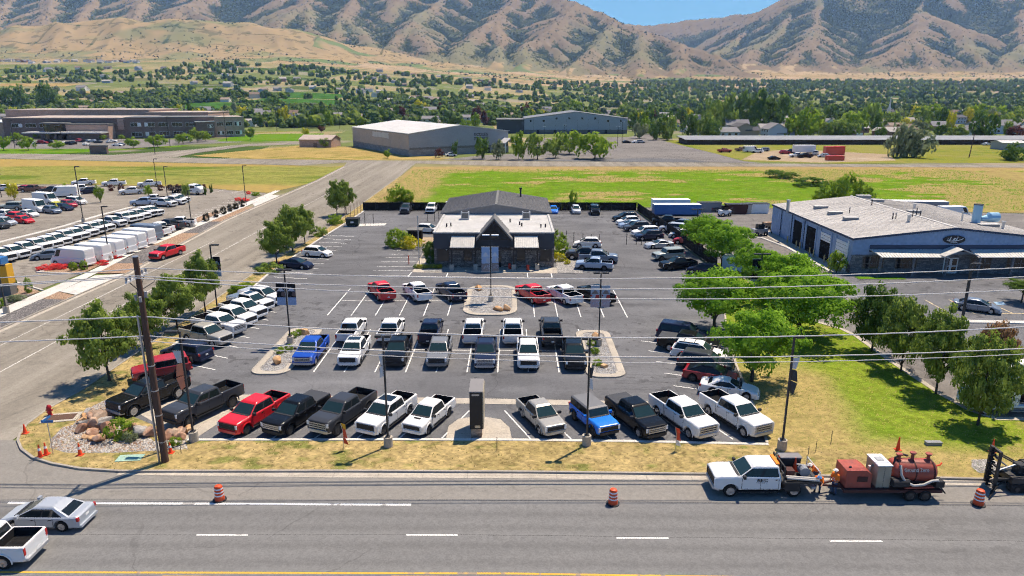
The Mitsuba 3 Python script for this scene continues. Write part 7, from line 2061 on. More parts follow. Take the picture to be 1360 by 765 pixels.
# pillar sign
PS = thing('pillar_sign', 'tall black slab sign with grey cap standing at the verge between the two front groups', 'sign')
part(PS, 'slab', box(-3.12, -2.18, 47.25, 49.6, .75, 3.7), 'mat_black_plastic')
part(PS, 'cap', box(-3.16, -2.14, 47.2, 49.65, 3.7, 3.78), 'mat_roof_grey')
part(PS, 'face', box(-2.18, -2.10, 47.3, 49.55, .75, 3.68), 'mat_cabinet_beige')
part(PS, 'plinth', box(-3.05, -2.25, 47.35, 49.5, 0, .75), 'mat_rock_brown')
part(PS, 'plate', box(-2.95, -2.4, 47.235, 47.25, 3.42, 3.55), 'mat_galvanised')
part(PS, 'plate', box(-2.75, -2.35, 47.235, 47.25, .85, 1.05), 'mat_galvanised')

# fences
def fence(name, label, a, b, n, h):
    k = thing(name, label, 'fence')
    a, b = np.array(a, float), np.array(b, float)
    L = np.linalg.norm(b - a)
    rz = math.atan2(*(b - a)[::-1])
    for i in range(n):
        u0, u1 = L * i / n, L * (i + 1) / n
        mb = MB()
        m = max(4, int((u1 - u0) / .32))
        for q in range(m):
            w = (u1 - u0 - .12) / m
            mb.box(u0 + .06 + w * q + .003, u0 + .06 + w * (q + 1) - .003, -.02, .02, .06, h - .05)
        for z in (.25, h - .2):
            mb.box(u0 + .06, u1 - .06, .022, .05, z, z + .06)
        part(k, 'panel', xf(mb.get(), a[0], a[1], 0, rz), 'mat_fence_black')
        part(k, 'post', xf(box(u0 - .05, u0 + .05, -.05, .05, 0, h + .05), a[0], a[1], 0, rz), 'mat_fence_post')
    part(k, 'post', xf(box(L - .05, L + .05, -.05, .05, 0, h + .05), a[0], a[1], 0, rz), 'mat_fence_post')
    return k
solid('fence_black', (.009, .009, .010), .7, .15)
solid('fence_post', (.03, .03, .03), .7, .2)
fence('rear_fence', 'long black slatted fence along the rear edge of the lot', (-32.6, 152.6), (27.2, 152.4), 22, 1.95)
fence('side_fence', 'black slatted fence running down the right side of the yard', (27.45, 152.3), (29.9, 99.5), 19, 1.9)

PT = 'thin bare posts'
for i, (px, py, top) in enumerate([(752, 322, 306), (762, 322, 308), (774, 322, 310), (785, 321, 311), (796, 321, 311), (832, 325, 309), (845, 325, 316), (852, 325, 317), (857, 324, 317)]):
    x, y = G(px, py)
    k = thing('bare_post', f'{ORD[i]} thin bare post from the left in the yard right of the showroom', 'post', PT)
    put(k, MB().cyl(x, y, 0, max(1.0, float(at_depth(px, top, y)[2])), .06, 6).get(), 'mat_dark_metal')
for i, (px, py, top) in enumerate([(466, 291, 272), (471, 288, 270), (475, 285.5, 268), (479, 283.5, 268), (459, 293.5, 276), (485, 300, 283), (496, 297, 284), (568, 294, 282), (577, 294, 282), (583, 293, 281)]):
    x, y = G(px, py)
    k = thing('bare_post', f'{ORD[i]} thin tan post near the dumpster and the rear fence', 'post', PT)
    put(k, MB().cyl(x, y, 0, max(1.2, float(at_depth(px, top, y)[2])), .06, 6).get(), 'mat_dark_metal' if i > 4 else 'mat_rock_tan')
k = thing('flag_pole', 'thin pale pole left of the showroom', 'pole')
x, y = G(557, 354)
part(k, 'pole', MB().cyl(x, y, 0, float(at_depth(557, 288, y)[2]), .07, 8).get(), 'mat_galvanised')
part(k, 'knob', MB().cyl(x, y, float(at_depth(557, 288, y)[2]), float(at_depth(557, 288, y)[2]) + .15, .11, 8).get(), 'mat_galvanised')

k = thing('dumpster', 'dark green dumpster on the concrete by the left verge', 'dumpster')
x, y = G(469, 300)
solid('dumpster_green', (.014, .028, .022), .6)
part(k, 'bin', hull([(x + a * 1.1, y + b * .75, .15) for a in (-1, 1) for b in (-1, 1)] + [(x + a * 1.25, y + b * .95, 1.5) for a in (-1, 1) for b in (-1, 1)]), 'mat_dumpster_green')
part(k, 'lid', box(x - 1.28, x + 1.28, y - .98, y + .98, 1.505, 1.6), 'mat_black_plastic')
part(k, 'badge', box(x - .3, x + .3, y - .88, y - .84, .7, 1.2), 'mat_helmet_white')
struct('concrete_pad', sheet([(x - 1.6, y - 1.0), (x + 6.0, y + .6), (x + 6.0, y + 3), (x - 1.4, y + 2)], .012), 'mat_pale_concrete')
k = thing('low_shelter', 'low grey flat roofed enclosure behind the shrubs left of the showroom', 'shelter')
x, y = G(547, 322)
part(k, 'wall', box(x - .8, x + 1.5, y + 1.2, y + 3.4, 0, 1.8), 'mat_dark_interior')
part(k, 'roof', box(x - 1.0, x + 1.7, y + .9, y + 3.6, 1.8, 2.0), 'mat_grey_fascia')
k = thing('parking_sign', 'small red striped post in the stalls left of the showroom', 'post')
x, y = G(543, 351)
put(k, MB().cyl(x, y, 0, 1.3, .07, 8).get(), 'mat_barrel_orange')
for i, (px, py, c) in enumerate(((701, 359, 'safety_orange'), (677, 357, 'machine_red'))):
    k = thing('safety_can', 'small red can on the showroom porch, ' + ('right' if i == 0 else 'left') + ' one', 'can')
    x, y = G(px, py)
    put(k, MB().cyl(x, y, 0, .8, .22, 10).get(), 'mat_paint_safety_red')

# hydrant, cones, barrels, sign, lids
k = thing('fire_hydrant', 'dark red fire hydrant on the kerb of the side street', 'fire hydrant')
x, y = G(67, 553)
part(k, 'barrel', MB().tube([(x, y, .08), (x, y, .14), (x, y, .15), (x, y, .70), (x, y, .72), (x, y, .80), (x, y, .95), (x, y, 1.0)], [.2, .2, .14, .14, .19, .19, .12, .05], 14).get(), 'mat_hydrant_red', 40)
for s in (-1, 1):
    part(k, 'nozzle', MB().tube([(x + s * .1, y, .55), (x + s * .26, y, .55)], .075, 8).get(), 'mat_hydrant_red')
part(k, 'nozzle', MB().tube([(x, y - .1, .45), (x, y - .24, .45)], .1, 8).get(), 'mat_hydrant_red')
def cone(x, y, z, label, h=.75, lean=0.0, collar=True):
    k = thing('traffic_cone', label, 'traffic cone', 'orange traffic cones')
    part(k, 'base', box(x - .2, x + .2, y - .2, y + .2, z, z + .04), 'mat_cone_orange')
    part(k, 'cone', MB().tube([(x, y, z + .04), (x + lean, y, z + h)], [.15, .035], 14).get(), 'mat_cone_orange', 40)
    if collar and h > .78:
        a = .52
        part(k, 'collar', MB().tube([(x + lean * a, y, z + h * a), (x + lean * .72, y, z + h * .72)], [.15 - .115 * a + .012, .15 - .115 * .72 + .012], 14).get(), 'mat_reflective', 40)
for px, py, lb, h in ((34, 577, 'orange cone on the kerb below the fire hydrant', .74), (54, 608, 'left of two orange cones with white collar on the corner grass', .9), (62, 605, 'right of two orange cones with white collar on the corner grass', .9), (107, 606, 'orange cone with collar on the grass before the boulders', .9), (227, 603, 'orange cone with collar right of the utility pole foot', .8), (1192, 599, 'tall orange cone on the lawn above the red tank trailer', .74), (1317, 602, 'tall orange cone on the lawn near the nearest lawn tree', .74)):
    x, y = G(px, py)
    cone(x, y, .10, lb, h * (1.35 if px > 1000 else 1.0), 0.0, px < 1000)
for px, py, lb in ((292, 664, 'leftmost orange barrel on the highway'), (814, 669, 'orange barrel in the middle of the highway'), (1299, 670, 'rightmost orange barrel on the highway')):
    x, y = G(px, py)
    k = thing('traffic_barrel', lb, 'traffic barrel', 'orange traffic barrels')
    part(k, 'drum', MB().tube([(x, y, .06), (x, y, .30), (x, y, .31), (x, y, .62), (x, y, .63), (x, y, .92), (x, y, 1.02), (x, y, 1.06)], [.30, .29, .275, .27, .255, .25, .20, .08], 20).get(), 'mat_barrel_orange', 35)
    part(k, 'foot_ring', MB().tube([(x, y, .005), (x, y, .06)], .42, 20).get(), 'mat_black_plastic')
    for z, r_ in ((.36, .282), (.58, .274), (.80, .258)):
        part(k, 'stripe', MB().tube([(x, y, z), (x, y, z + .09)], [r_, r_ - .004], 20, False).get(), 'mat_reflective', 40)
k = thing('street_sign', 'blue street name sign on a thin post at the corner', 'street sign')
x, y = G(71, 604)
zs = float(at_depth(69, 558, y)[2])
part(k, 'post', MB().cyl(x, y, .05, zs - .2, .03, 8).get(), 'mat_galvanised')
part(k, 'blade', box(x - .42, x + .42, y - .012, y + .012, zs - .2, zs), 'mat_sign_blue')
part(k, 'blade', box(x - .012, x + .012, y - .42, y + .42, zs + .02, zs + .2), 'mat_sign_blue')
k = thing('utility_cover', 'pale green utility cover flush in the corner grass', 'cover')
x, y = G(173, 610)
put(k, xf(box(-.85, .85, -.45, .45, .06, .13), x, y, 0, .1), 'mat_lid_green')
k = thing('utility_box', 'low grey box lying on the lawn above the tank trailer', 'box')
x, y = G(1239, 592)
part(k, 'body', box(x - .55, x + .55, y - .18, y + .18, .08, .30), 'mat_container_grey')
part(k, 'lid', box(x - .57, x + .57, y - .2, y + .2, .30, .34), 'mat_shed_roof')
k = thing('utility_vault', 'rusty brown vault lid framed in concrete on the corner grass', 'cover')
x, y = G(82, 556)
part(k, 'frame', xf(box(-1.3, 1.3, -.8, .8, .06, .13), x, y, 0, .2), 'mat_concrete')
part(k, 'lid', xf(box(-1.0, 1.0, -.5, .5, .13, .15), x, y, 0, .2), 'mat_pole_wood')
for i, (px, py, top, lb) in enumerate(((457, 599, 562, 'red and yellow feather flag on the verge before the charcoal pickup'), (897, 600, 568, 'red and white feather flag on the verge before the white pickup'))):
    x, y = G(px, py)
    k = thing('feather_flag', lb, 'flag', 'feather flags on the verge')
    zt = float(at_depth(px, top, y)[2])
    part(k, 'pole', MB().tube([(x, y, .05), (x, y, zt * .7), (x - .12, y, zt)], .018, 6).get(), 'mat_galvanised')
    for q, (m, f0, f1) in enumerate((('sign_yellow' if i == 0 else 'cone_orange', .82, 1.0), ('paint_safety_red', .5, .83), ('paint_safety_red' if i == 0 else 'helmet_white', .28, .5))):
        z0, z1 = zt * f0, zt * f1
        mm = np.array([(x + .02, y, z0), (x + .26 + .06 * q, y - .06, z0 - .1), (x + .20, y - .04, z1 - .1), (x - .10 * (q == 0), y, z1)])
        part(k, 'cloth', (np.vstack([mm, mm + [0, .012, 0]]), np.array([[0, 1, 2], [0, 2, 3], [4, 6, 5], [4, 7, 6], [0, 4, 5], [0, 5, 1], [1, 5, 6], [1, 6, 2], [2, 6, 7], [2, 7, 3], [3, 7, 4], [3, 4, 0]])), 'mat_' + m)
for i, (px, py, top) in enumerate(((241, 604, 588), (660, 600, 580), (1073, 606, 592), (1083, 602, 584), (1103, 592, 572))):
    x, y = G(px, py)
    k = thing('marker_stake', f'{ORD[i]} thin marker stake from the left in the grass', 'stake', 'thin marker stakes in the grass')
    put(k, MB().cyl(x, y, .05, max(.7, float(at_depth(px, top, y)[2])), .022, 6).get(), 'mat_dark_metal')

# boulders and cobbles
def boulder(x, y, z, s, mat, label, group, seed, flat=.7):
    r = np.random.default_rng(seed)
    m = trimesh.creation.icosphere(subdivisions=2)
    v = np.array(m.vertices)
    for _ in range(13):
        n = r.normal(size=3)
        n /= np.linalg.norm(n)
        d = v @ n
        c = r.uniform(.42, .8)
        v = v - np.clip(d - c, 0, None)[:, None] * n * .97
    v = v * (1 + .10 * (meshkit.fbm(v * 2.2 + seed, 3, seed=seed)[:, None] - .5))
    v = v * np.array([s * r.uniform(.7, 1.15), s * r.uniform(.55, .9), s * flat * r.uniform(.7, 1.1)])
    v[:, :2] = rot2(v[:, :2], r.uniform(0, 6))
    k = thing('boulder', label, 'boulder', group)
    put(k, (v + [x, y, z + s * flat * .45], np.array(m.faces)), mat, 22)
br = random.Random(9)
BP = [(112, 556, .5), (118, 552, .55), (125, 553, .6), (131, 551, .5), (136, 553, .55), (140, 557, .6), (122, 559, .8), (130, 561, .9), (138, 563, .7), (114, 562, .6), (118, 567, .6), (125, 570, .8), (133, 571, .6), (141, 569, .7), (110, 566, .5), (126, 579, .75), (118, 578, .45), (131, 588, .7), (122, 586, .5), (114, 584, .4), (107, 575, .9), (146, 574, .8), (149, 582, .6), (152, 569, .6), (168, 577, .6), (177, 576, .9), (185, 580, .75), (192, 577, .6), (198, 580, .9), (206, 578, .7), (226, 581, .8), (233, 579, .7), (239, 577, .6), (246, 576, .6), (252, 575, .5), (243, 583, .5)]
for i, (px, py, s) in enumerate(BP):
    x, y = G(px, py)
    mat = br.choice(('mat_rock_red', 'mat_rock_red', 'mat_rock_brown', 'mat_rock_orange', 'mat_rock_grey'))
    where = 'in the left heap' if px < 145 else 'in the middle' if px < 190 else 'in the row right of the bush' if px < 215 else 'right of the utility pole'
    boulder(x, y, .12, s, mat, f'{mat[9:]} boulder {where} of the corner rock bed', f'{mat[9:]} boulders {where} of the corner rock bed', 40 + i)
for i, (px, py, s, lb) in enumerate(((635, 386, .8, 'tan boulder at the back of the central rock island'), (661, 413, .8, 'tan boulder left of two at the front of the central island'), (673, 413, .85, 'tan boulder right of two at the front of the central island'), (405, 444, .9, 'tan boulder at the back of the left rock island'), (369, 484, .9, 'tan boulder at the front of the left rock island'), (802, 489, .5, 'tan boulder at the front of the right rock island'), (790, 448, .7, 'tan boulder at the back of the right rock island'), (630, 577, .5, 'dark boulder at the foot of the pillar sign'), (637, 580, .45, 'small dark boulder at the foot of the pillar sign'))):
    x, y = G(px, py)
    boulder(x, y, .08, s, 'mat_rock_orange' if i < 7 else 'mat_rock_brown', lb, 'boulders in the rock islands', 90 + i, .6)
def cobbles(name, poly, n, s0, s1, z, mats, seed, label):
    from shapely.geometry import Polygon, Point
    pg = Polygon(poly)
    r = np.random.default_rng(seed)
    oc = np.array([(1, 0, 0), (-1, 0, 0), (0, 1, 0), (0, -1, 0), (0, 0, 1), (0, 0, -.3)], float)
    of = np.array([(0, 2, 4), (2, 1, 4), (1, 3, 4), (3, 0, 4), (2, 0, 5), (1, 2, 5), (3, 1, 5), (0, 3, 5)])
    a, b, c, d = pg.bounds
    mbs = [MB() for _ in mats]
    got = 0
    while got < n:
        x, y = r.uniform(a, c), r.uniform(b, d)
        if not pg.contains(Point(x, y)):
            continue
        s = r.uniform(s0, s1)
        v = oc * r.uniform(.6, 1.2, (6, 1)) * [s, s * .8, s * .6]
        v[:, :2] = rot2(v[:, :2], r.uniform(0, 6.3))
        mbs[got % len(mats)].add(v + [x, y, z], of)
        got += 1
    for mb, m in zip(mbs, mats):
        k = put(num(name), mb.get(), m)
        tag(k, label, 'stones', None, 'stuff')
cobbles('bed_stones', [G(*q) for q in ((143, 532), (125, 541), (108, 553), (98, 566), (83, 571), (69, 585), (68, 595), (88, 602), (150, 602), (208, 599), (205, 589), (150, 585), (150, 561))], 2600, .06, .17, .10, ('mat_rock_grey', 'mat_rock_brown', 'mat_pale_cobble'), 4, 'loose pale cobbles of the corner rock bed')
for cx, cy, w, h, i in ((-22.3, 66.0, 2.0, 11.4, 0), (8.6, 65.2, 2.0, 11.2, 1), (-2.6, 83.6, 4.8, 11.4, 2)):
    cobbles('island_stones', rrect(cx, cy, w, h, .7), 900, .05, .12, .10, ('mat_rock_grey', 'mat_house_grey'), 60 + i, 'loose grey stones of the ' + ('left', 'right', 'central')[i] + ' rock island')
def tufts(name, poly, n, h, mats, seed, label, z=.085):
    from shapely.geometry import Polygon
    import shapely
    pg = Polygon(poly).buffer(-.12)
    r = np.random.default_rng(seed)
    a, b, c, d = pg.bounds
    x, y = r.uniform(a, c, n * 3), r.uniform(b, d, n * 3)
    ok = shapely.contains_xy(pg, x, y)
    x, y = x[ok][:n], y[ok][:n]
    hh = h * r.uniform(.4, 1.3, len(x)) * (.5 + meshkit.fbm(np.stack([x / 1.6, y / 1.6, x * 0], -1), 2, seed=seed))
    an = r.uniform(0, 6.3, len(x))
    w = h * .55
    lean = r.normal(size=(len(x), 2)) * h * .5
    p0 = np.stack([x - np.cos(an) * w, y - np.sin(an) * w, x * 0 + z], -1)
    p1 = np.stack([x + np.cos(an) * w, y + np.sin(an) * w, x * 0 + z], -1)
    p2 = np.stack([x + lean[:, 0], y + lean[:, 1], z + hh], -1)
    v = np.stack([p0, p1, p2], 1)
    m = r.integers(0, len(mats), len(x))
    for i, mt in enumerate(mats):
        q = v[m == i]
        path = meshkit.write_ply((q.reshape(-1, 3), np.arange(len(q) * 3).reshape(-1, 3)), False, normals=np.tile([0.0, 0.0, 1.0], (len(q) * 3, 1)))
        k = num(name)
        scene[k] = {**shape_dict(path, True), 'bsdf': {'type': 'ref', 'id': mt}}
        tag(k, label, 'grass', None, 'stuff')
matte('blade_field', (.10, .19, .014))
matte('blade_straw', (.37, .285, .13))
matte('blade_olive', (.125, .115, .035))
matte('blade_green', (.125, .175, .02))
tufts('dry_grass_tufts', VERGE, 46000, .10, ('mat_blade_straw', 'mat_blade_straw', 'mat_blade_olive'), 3, 'dry straw coloured grass tufts of the verge')
tufts('lawn_tufts', [(25.5, 43.8), (18.9, 46.0), (21, 60), (26, 80), (33, 76), (36, 70), (36, 60), (36.8, 52), (45, 49.5), (45, 41.2), (27.2, 41.8)], 34000, .06, ('mat_blade_green', 'mat_blade_green', 'mat_blade_straw'), 4, 'short green grass tufts of the right lawn')
tufts('field_tufts', [(-33.5, 240), (-33, 218), (-32, 156), (27, 155), (60, 158), (110, 152), (150, 152), (150, 240)], 22000, .26, ('mat_blade_field', 'mat_blade_green', 'mat_blade_field'), 5, 'tall grass of the middle field', -.02)

# ------------------------------------------------------------------ the road crew: truck, tank trailer, digger, workers
KINDS['crew_truck'] = dict(KINDS['big_pickup'], flat=1, bed=0)
cx0, cy0 = 16.0, 40.35
CT = vehicle('crew_truck', 'white', cx0, cy0, 180, 'white crew cab work truck with black flatbed full of tools at the kerb', 'truck', None, 0, 'c', name='work_truck', grille='black', bumper='chrome')
def tw(m, x=cx0, y=cy0, rz=PI):
    return xf(m, x, y, 0, rz)
mb = MB()
mb.box(-3.45, -1.12, -1.08, 1.08, .98, 1.10)
part(CT, 'flatbed', tw(mb.get()), 'mat_dark_metal')
mb = MB()
for y in (-1.0, -.35, .35, 1.0):
    mb.box(-1.2, -1.13, y - .04, y + .04, 1.1, 2.1)
mb.box(-1.2, -1.13, -1.04, 1.04, 2.05, 2.13)
mb.box(-1.2, -1.13, -1.04, 1.04, 1.55, 1.62)
part(CT, 'headache_rack', tw(mb.get()), 'mat_dark_metal')
tb = part(CT, 'tool_chest', tw(box(-2.75, -1.45, -1.05, -.45, 1.105, 1.95)), 'mat_black_plastic')
part(tb, 'lid', tw(box(-2.8, -1.4, -1.1, -.4, 1.95, 2.02)), 'mat_roof_grey')
part(CT, 'side_box', tw(box(-2.2, -1.25, .62, 1.07, .45, .975)), 'mat_black_plastic')
part(CT, 'pipe_bundle', tw(MB().tube([(-1.4, .7, 1.3), (-3.3, .85, 1.22)], .09, 8).tube([(-1.4, .9, 1.3), (-3.35, 1.0, 1.18)], .07, 8).tube([(-2.2, .2, 1.9), (-3.5, -.5, 1.35)], .05, 6).get()), 'mat_hose_grey')
part(CT, 'generator', tw(box(-2.0, -1.5, .0, .55, 1.105, 1.6)), 'mat_machine_dark')
part(CT, 'reel', tw(MB().tube([(-2.7, -.1, 1.42), (-2.7, .45, 1.42)], .32, 14).get()), 'mat_container_grey')
part(CT, 'beacon', tw(box(-.95, -.75, -.6, .6, 2.065, 2.16)), 'mat_orange_lamp')
part(CT, 'tail_frame', tw(MB().tube([(-3.4, -1, 1.1), (-3.4, -1, 1.75), (-3.4, 1, 1.75), (-3.4, 1, 1.1)], .035, 6).get()), 'mat_wire_metal')
tm = meshkit.text_mesh('BEC', .2, .006, True)
v = np.array(tm.vertices)
part(CT, 'door_lettering', (np.column_stack([v[:, 0] * 1.3 + cx0 - .55, -v[:, 2] + cy0 - 1.045, v[:, 1] + 1.12]), np.array(tm.faces)), 'mat_black_plastic')
part(CT, 'door_lettering', box(cx0 - .58, cx0 + .12, cy0 - 1.048, cy0 - 1.04, 1.03, 1.055), 'mat_black_plastic')
for i, (dx, dy) in enumerate(((1.35, .55), (2.35, .35))):
    x, y = cx0 + dx, cy0 + dy
    k = thing('traffic_cone', f'{"left" if i == 0 else "right"} one of two orange cones standing on the flatbed of the work truck', 'traffic cone', 'orange traffic cones')
    part(k, 'base', box(x - .17, x + .17, y - .17, y + .17, 1.105, 1.14), 'mat_cone_orange')
    part(k, 'cone', MB().tube([(x, y, 1.14), (x, y, 2.05)], [.15, .03], 14).get(), 'mat_cone_orange', 40)

VT = thing('tank_trailer', 'orange red vacuum tank trailer with beige cabinet and grey hose at the kerb', 'trailer')
X, Y = 19.6, 39.85
mb = MB()
mb.tube([(X, Y, .62), (X + 1.6, Y - .5, .72)], .07, 6).tube([(X, Y, .62), (X + 1.6, Y + .5, .72)], .07, 6)
mb.box(X + 1.2, X + 7.4, Y - .95, Y - .78, .58, .78).box(X + 1.2, X + 7.4, Y + .78, Y + .95, .58, .78)
for q in range(7):
    mb.box(X + 1.25 + q, X + 1.37 + q, Y - .78, Y + .78, .60, .76)
part(VT, 'frame', mb.get(), 'mat_machine_dark')
part(VT, 'deck', box(X + 1.3, X + 7.2, Y - .76, Y + .76, .765, .80), 'mat_machine_dark')
eb = part(VT, 'engine_box', hull([(X + 1.35, Y + s * .75, .82) for s in (-1, 1)] + [(X + 2.95, Y + s * .75, .82) for s in (-1, 1)] + [(X + 1.35, Y + s * .72, 2.0) for s in (-1, 1)] + [(X + 2.6, Y + s * .72, 2.0) for s in (-1, 1)] + [(X + 2.95, Y + s * .72, 1.75) for s in (-1, 1)]), 'mat_machine_red')
part(eb, 'grille', box(X + 2.05, X + 2.7, Y - .765, Y - .735, 1.25, 1.6), 'mat_machine_dark')
part(eb, 'filler_cap', MB().cyl(X + 1.75, Y - .3, 2.0, 2.08, .08, 10).get(), 'mat_black_plastic')
part(VT, 'exhaust', MB().tube([(X + 3.1, Y, 1.5), (X + 3.15, Y, 1.95), (X + 3.25, Y - .1, 2.05)], .1, 8).get(), 'mat_galvanised')
cb = part(VT, 'cabinet', box(X + 3.3, X + 4.15, Y - .7, Y + .75, .82, 2.3), 'mat_cabinet_beige')
part(cb, 'top', box(X + 3.26, X + 4.19, Y - .74, Y + .79, 2.3, 2.36), 'mat_white_trim')
part(cb, 'hatch', box(X + 3.5, X + 3.95, Y - .1, Y + .35, 2.36, 2.42), 'mat_galvanised')
part(cb, 'door_seam', box(X + 3.70, X + 3.73, Y - .712, Y - .69, .9, 2.2), 'mat_grey_fascia')
part(VT, 'pump', hull(sec(X + 4.2, .35, 1.0, 1.5, .1, .1) + sec(X + 5.2, .35, 1.0, 1.5, .1, .1)).translate([0, Y - .72, 0]), 'mat_black_plastic')
part(VT, 'tank', MB().tube([(X + 4.35, Y, 1.72), (X + 4.42, Y, 1.72), (X + 4.62, Y, 1.72), (X + 6.9, Y, 1.68), (X + 7.15, Y, 1.68), (X + 7.3, Y, 1.68)], [.25, .5, .72, .72, .55, .2], 24).get(), 'mat_machine_red', 50)
for xx in (4.7, 5.7, 6.85):
    part(VT, 'tank_band', MB().tube([(X + xx, Y, 1.70), (X + xx + .08, Y, 1.70)], .745, 24).get(), 'mat_machine_dark')
for xx, h in ((4.9, .28), (5.75, .38), (6.75, .30)):
    part(VT, 'tank_valve', MB().cyl(X + xx, Y, 2.35, 2.45 + h, .10, 10).cyl(X + xx, Y, 2.45 + h, 2.52 + h, .2, 10).get(), 'mat_machine_red')
part(VT, 'ladder_pipe', MB().tube([(X + 4.5, Y + .1, 1.2), (X + 4.5, Y - .2, 2.2), (X + 4.6, Y - .1, 2.6), (X + 5.2, Y + .2, 2.65), (X + 5.6, Y + .3, 2.5)], .07, 8).get(), 'mat_dark_metal', True)
part(VT, 'hose', MB().tube([(X + 4.75, Y - .55, 2.3), (X + 4.7, Y - .85, 1.8), (X + 4.95, Y - .95, 1.35), (X + 5.5, Y - .98, 1.12), (X + 6.1, Y - .98, 1.18), (X + 6.6, Y - .95, 1.42), (X + 7.0, Y - .9, 1.45), (X + 7.15, Y - .8, 1.2)], .085, 10).get(), 'mat_hose_grey', True)
tm = meshkit.text_mesh('Ground Zero', .26, .01, True)
v = np.array(tm.vertices)
v[:, 0] *= 1.55 / v[:, 0].max()
v[:, 1] *= .8
zz = v[:, 1] + .06
ang = zz / .735 + .22
part(VT, 'tank_lettering', (np.column_stack([v[:, 0] + X + 4.95, Y - np.cos(ang) * (.745 + v[:, 2]), 1.70 + np.sin(ang) * (.745 + v[:, 2])]), np.array(tm.faces)), 'mat_hose_grey')
for s in (-1, 1):
    part(VT, 'fender', hull([(X + 4.95, Y + s * 1.02, .9), (X + 5.1, Y + s * 1.02, 1.0), (X + 6.75, Y + s * 1.02, 1.0), (X + 6.9, Y + s * .9, .9), (X + 4.95, Y + s * .72, .9), (X + 6.75, Y + s * .72, 1.0), (X + 5.1, Y + s * .72, 1.0), (X + 6.9, Y + s * .72, .9)]), 'mat_machine_red')
    for q in (5.4, 6.35):
        v, f = wheel_mesh(.38, .25, 16)
        wk = part(VT, 'wheel', (v + [X + q, Y + s * .88, .38], f), 'mat_tyre', 40)
        v2, f2 = rim_mesh(.38, .25, s)
        part(wk, 'rim', (v2 + [X + q, Y + s * .88, .38], f2), 'mat_black_rim')
mb = MB()
for a in (-.5, 0, .4):
    mb.tube([(X + 7.2, Y + a, 1.1), (X + 7.75, Y + a - .2, .55 - .3 * abs(a))], .05, 6)
mb.box(X + 6.9, X + 7.45, Y - .95, Y - .35, .95, 1.35)
part(VT, 'rear_fittings', mb.get(), 'mat_black_plastic')
part(VT, 'rear_handle', MB().tube([(X + 7.2, Y, 1.9), (X + 7.65, Y + .1, 1.95), (X + 7.8, Y + .2, 2.05)], .05, 6).get(), 'mat_cone_orange')

# ---- people
def person(x, y, z, deg, label, J, shirt, trousers, helmet, boots='mat_black_plastic'):
    """One continuous body through joints J (local: x forward, y left, z up), with clothes that follow it."""
    k = thing('person', label, 'person')
    def limb(pairs):
        s = None
        for a, ra, b, rb in pairs:
            h = m3.Manifold.batch_hull([m3.Manifold.sphere(ra, 12).translate(list(map(float, a))), m3.Manifold.sphere(rb, 12).translate(list(map(float, b)))])
            s = h if s is None else s + h
        return s
    def finish(m, ln=.05):
        m = m.refine_to_length(ln)
        q = m.to_mesh()
        t = trimesh.Trimesh(q.vert_properties[:, :3], q.tri_verts, process=True)
        trimesh.smoothing.filter_taubin(t, iterations=6)
        return np.array(t.vertices), np.array(t.faces)
    P_ = {q: np.array(v, float) for q, v in J.items()}
    torso = [(P_['pelvis'] + [0, .07, 0], .12, P_['chest'] + [0, .10, 0], .13), (P_['pelvis'] - [0, .07, 0], .12, P_['chest'] - [0, .10, 0], .13)]
    arms, legs, fore = [], [], []
    for s in 'lr':
        arms += [(P_['sh' + s], .065, P_['el' + s], .047)]
        fore += [(P_['el' + s], .043, P_['ha' + s], .032), (P_['ha' + s], .042, P_['ha' + s] * 1.0 + (P_['ha' + s] - P_['el' + s]) * .32, .022)]
        legs += [(P_['hip' + s], .092, P_['kn' + s], .062), (P_['kn' + s], .060, P_['an' + s], .042)]
    neck = [(P_['chest'] + [0, 0, .1], .06, P_['head'] - [0, 0, .09], .055), (P_['head'] - [0, 0, .05], .078, P_['head'] + [0, 0, .05], .092), (P_['head'] + [.085, 0, -.01], .018, P_['head'] + [.10, 0, -.03], .016)]
    chest2 = [(P_['shl'], .07, P_['shr'], .07)]
    body = limb(torso + chest2 + arms + fore + legs + neck)
    v, f = finish(body)
    w = lambda m: xf((m[0], m[1]), x, y, z, math.radians(deg))
    part(k, 'body', w((v, f)), 'mat_skin', True)
    grow = lambda pr, d: [(a, ra + d, b, rb + d) for a, ra, b, rb in pr]
    v, f = finish(limb(grow(torso + chest2, .022) + grow(arms, .02)))
    part(k, 'vest', w((v, f)), shirt, True)
    v, f = finish(limb(grow(legs, .02) + [(P_['hipl'], .11, P_['hipr'], .11), (P_['pelvis'], .145, P_['hipl'], .115), (P_['pelvis'], .145, P_['hipr'], .115)]))
    part(k, 'trousers', w((v, f)), trousers, True)
    m = m3.Manifold.sphere(.128, 20).scale([1.12, .98, .9]).trim_by_plane([0, 0, 1], 0.0) + m3.Manifold.cylinder(.02, .155, .15, 20).scale([1.12, .95, 1])
    q = m.translate(list(map(float, P_['head'] + [.01, 0, .055]))).to_mesh()
    part(k, 'helmet', w((q.vert_properties[:, :3], q.tri_verts)), helmet, 40)
    for s in 'lr':
        a = P_['an' + s]
        q = m3.Manifold.batch_hull([m3.Manifold.sphere(.055, 10).translate([a[0] - .03, a[1], a[2] - .02]), m3.Manifold.sphere(.045, 10).translate([a[0] + .15, a[1], a[2] - .045])]).to_mesh()
        part(k, 'boot', w((q.vert_properties[:, :3], q.tri_verts)), boots, True)
    # reflective bands of the vest
    c, p = P_['chest'], P_['pelvis']
    for t in (.35, .7):
        o = p + (c - p) * t
        ax_ = (c - p) / np.linalg.norm(c - p)
        part(k, 'vest_band', w(band(o, ax_)), 'mat_reflective', True)
    return k
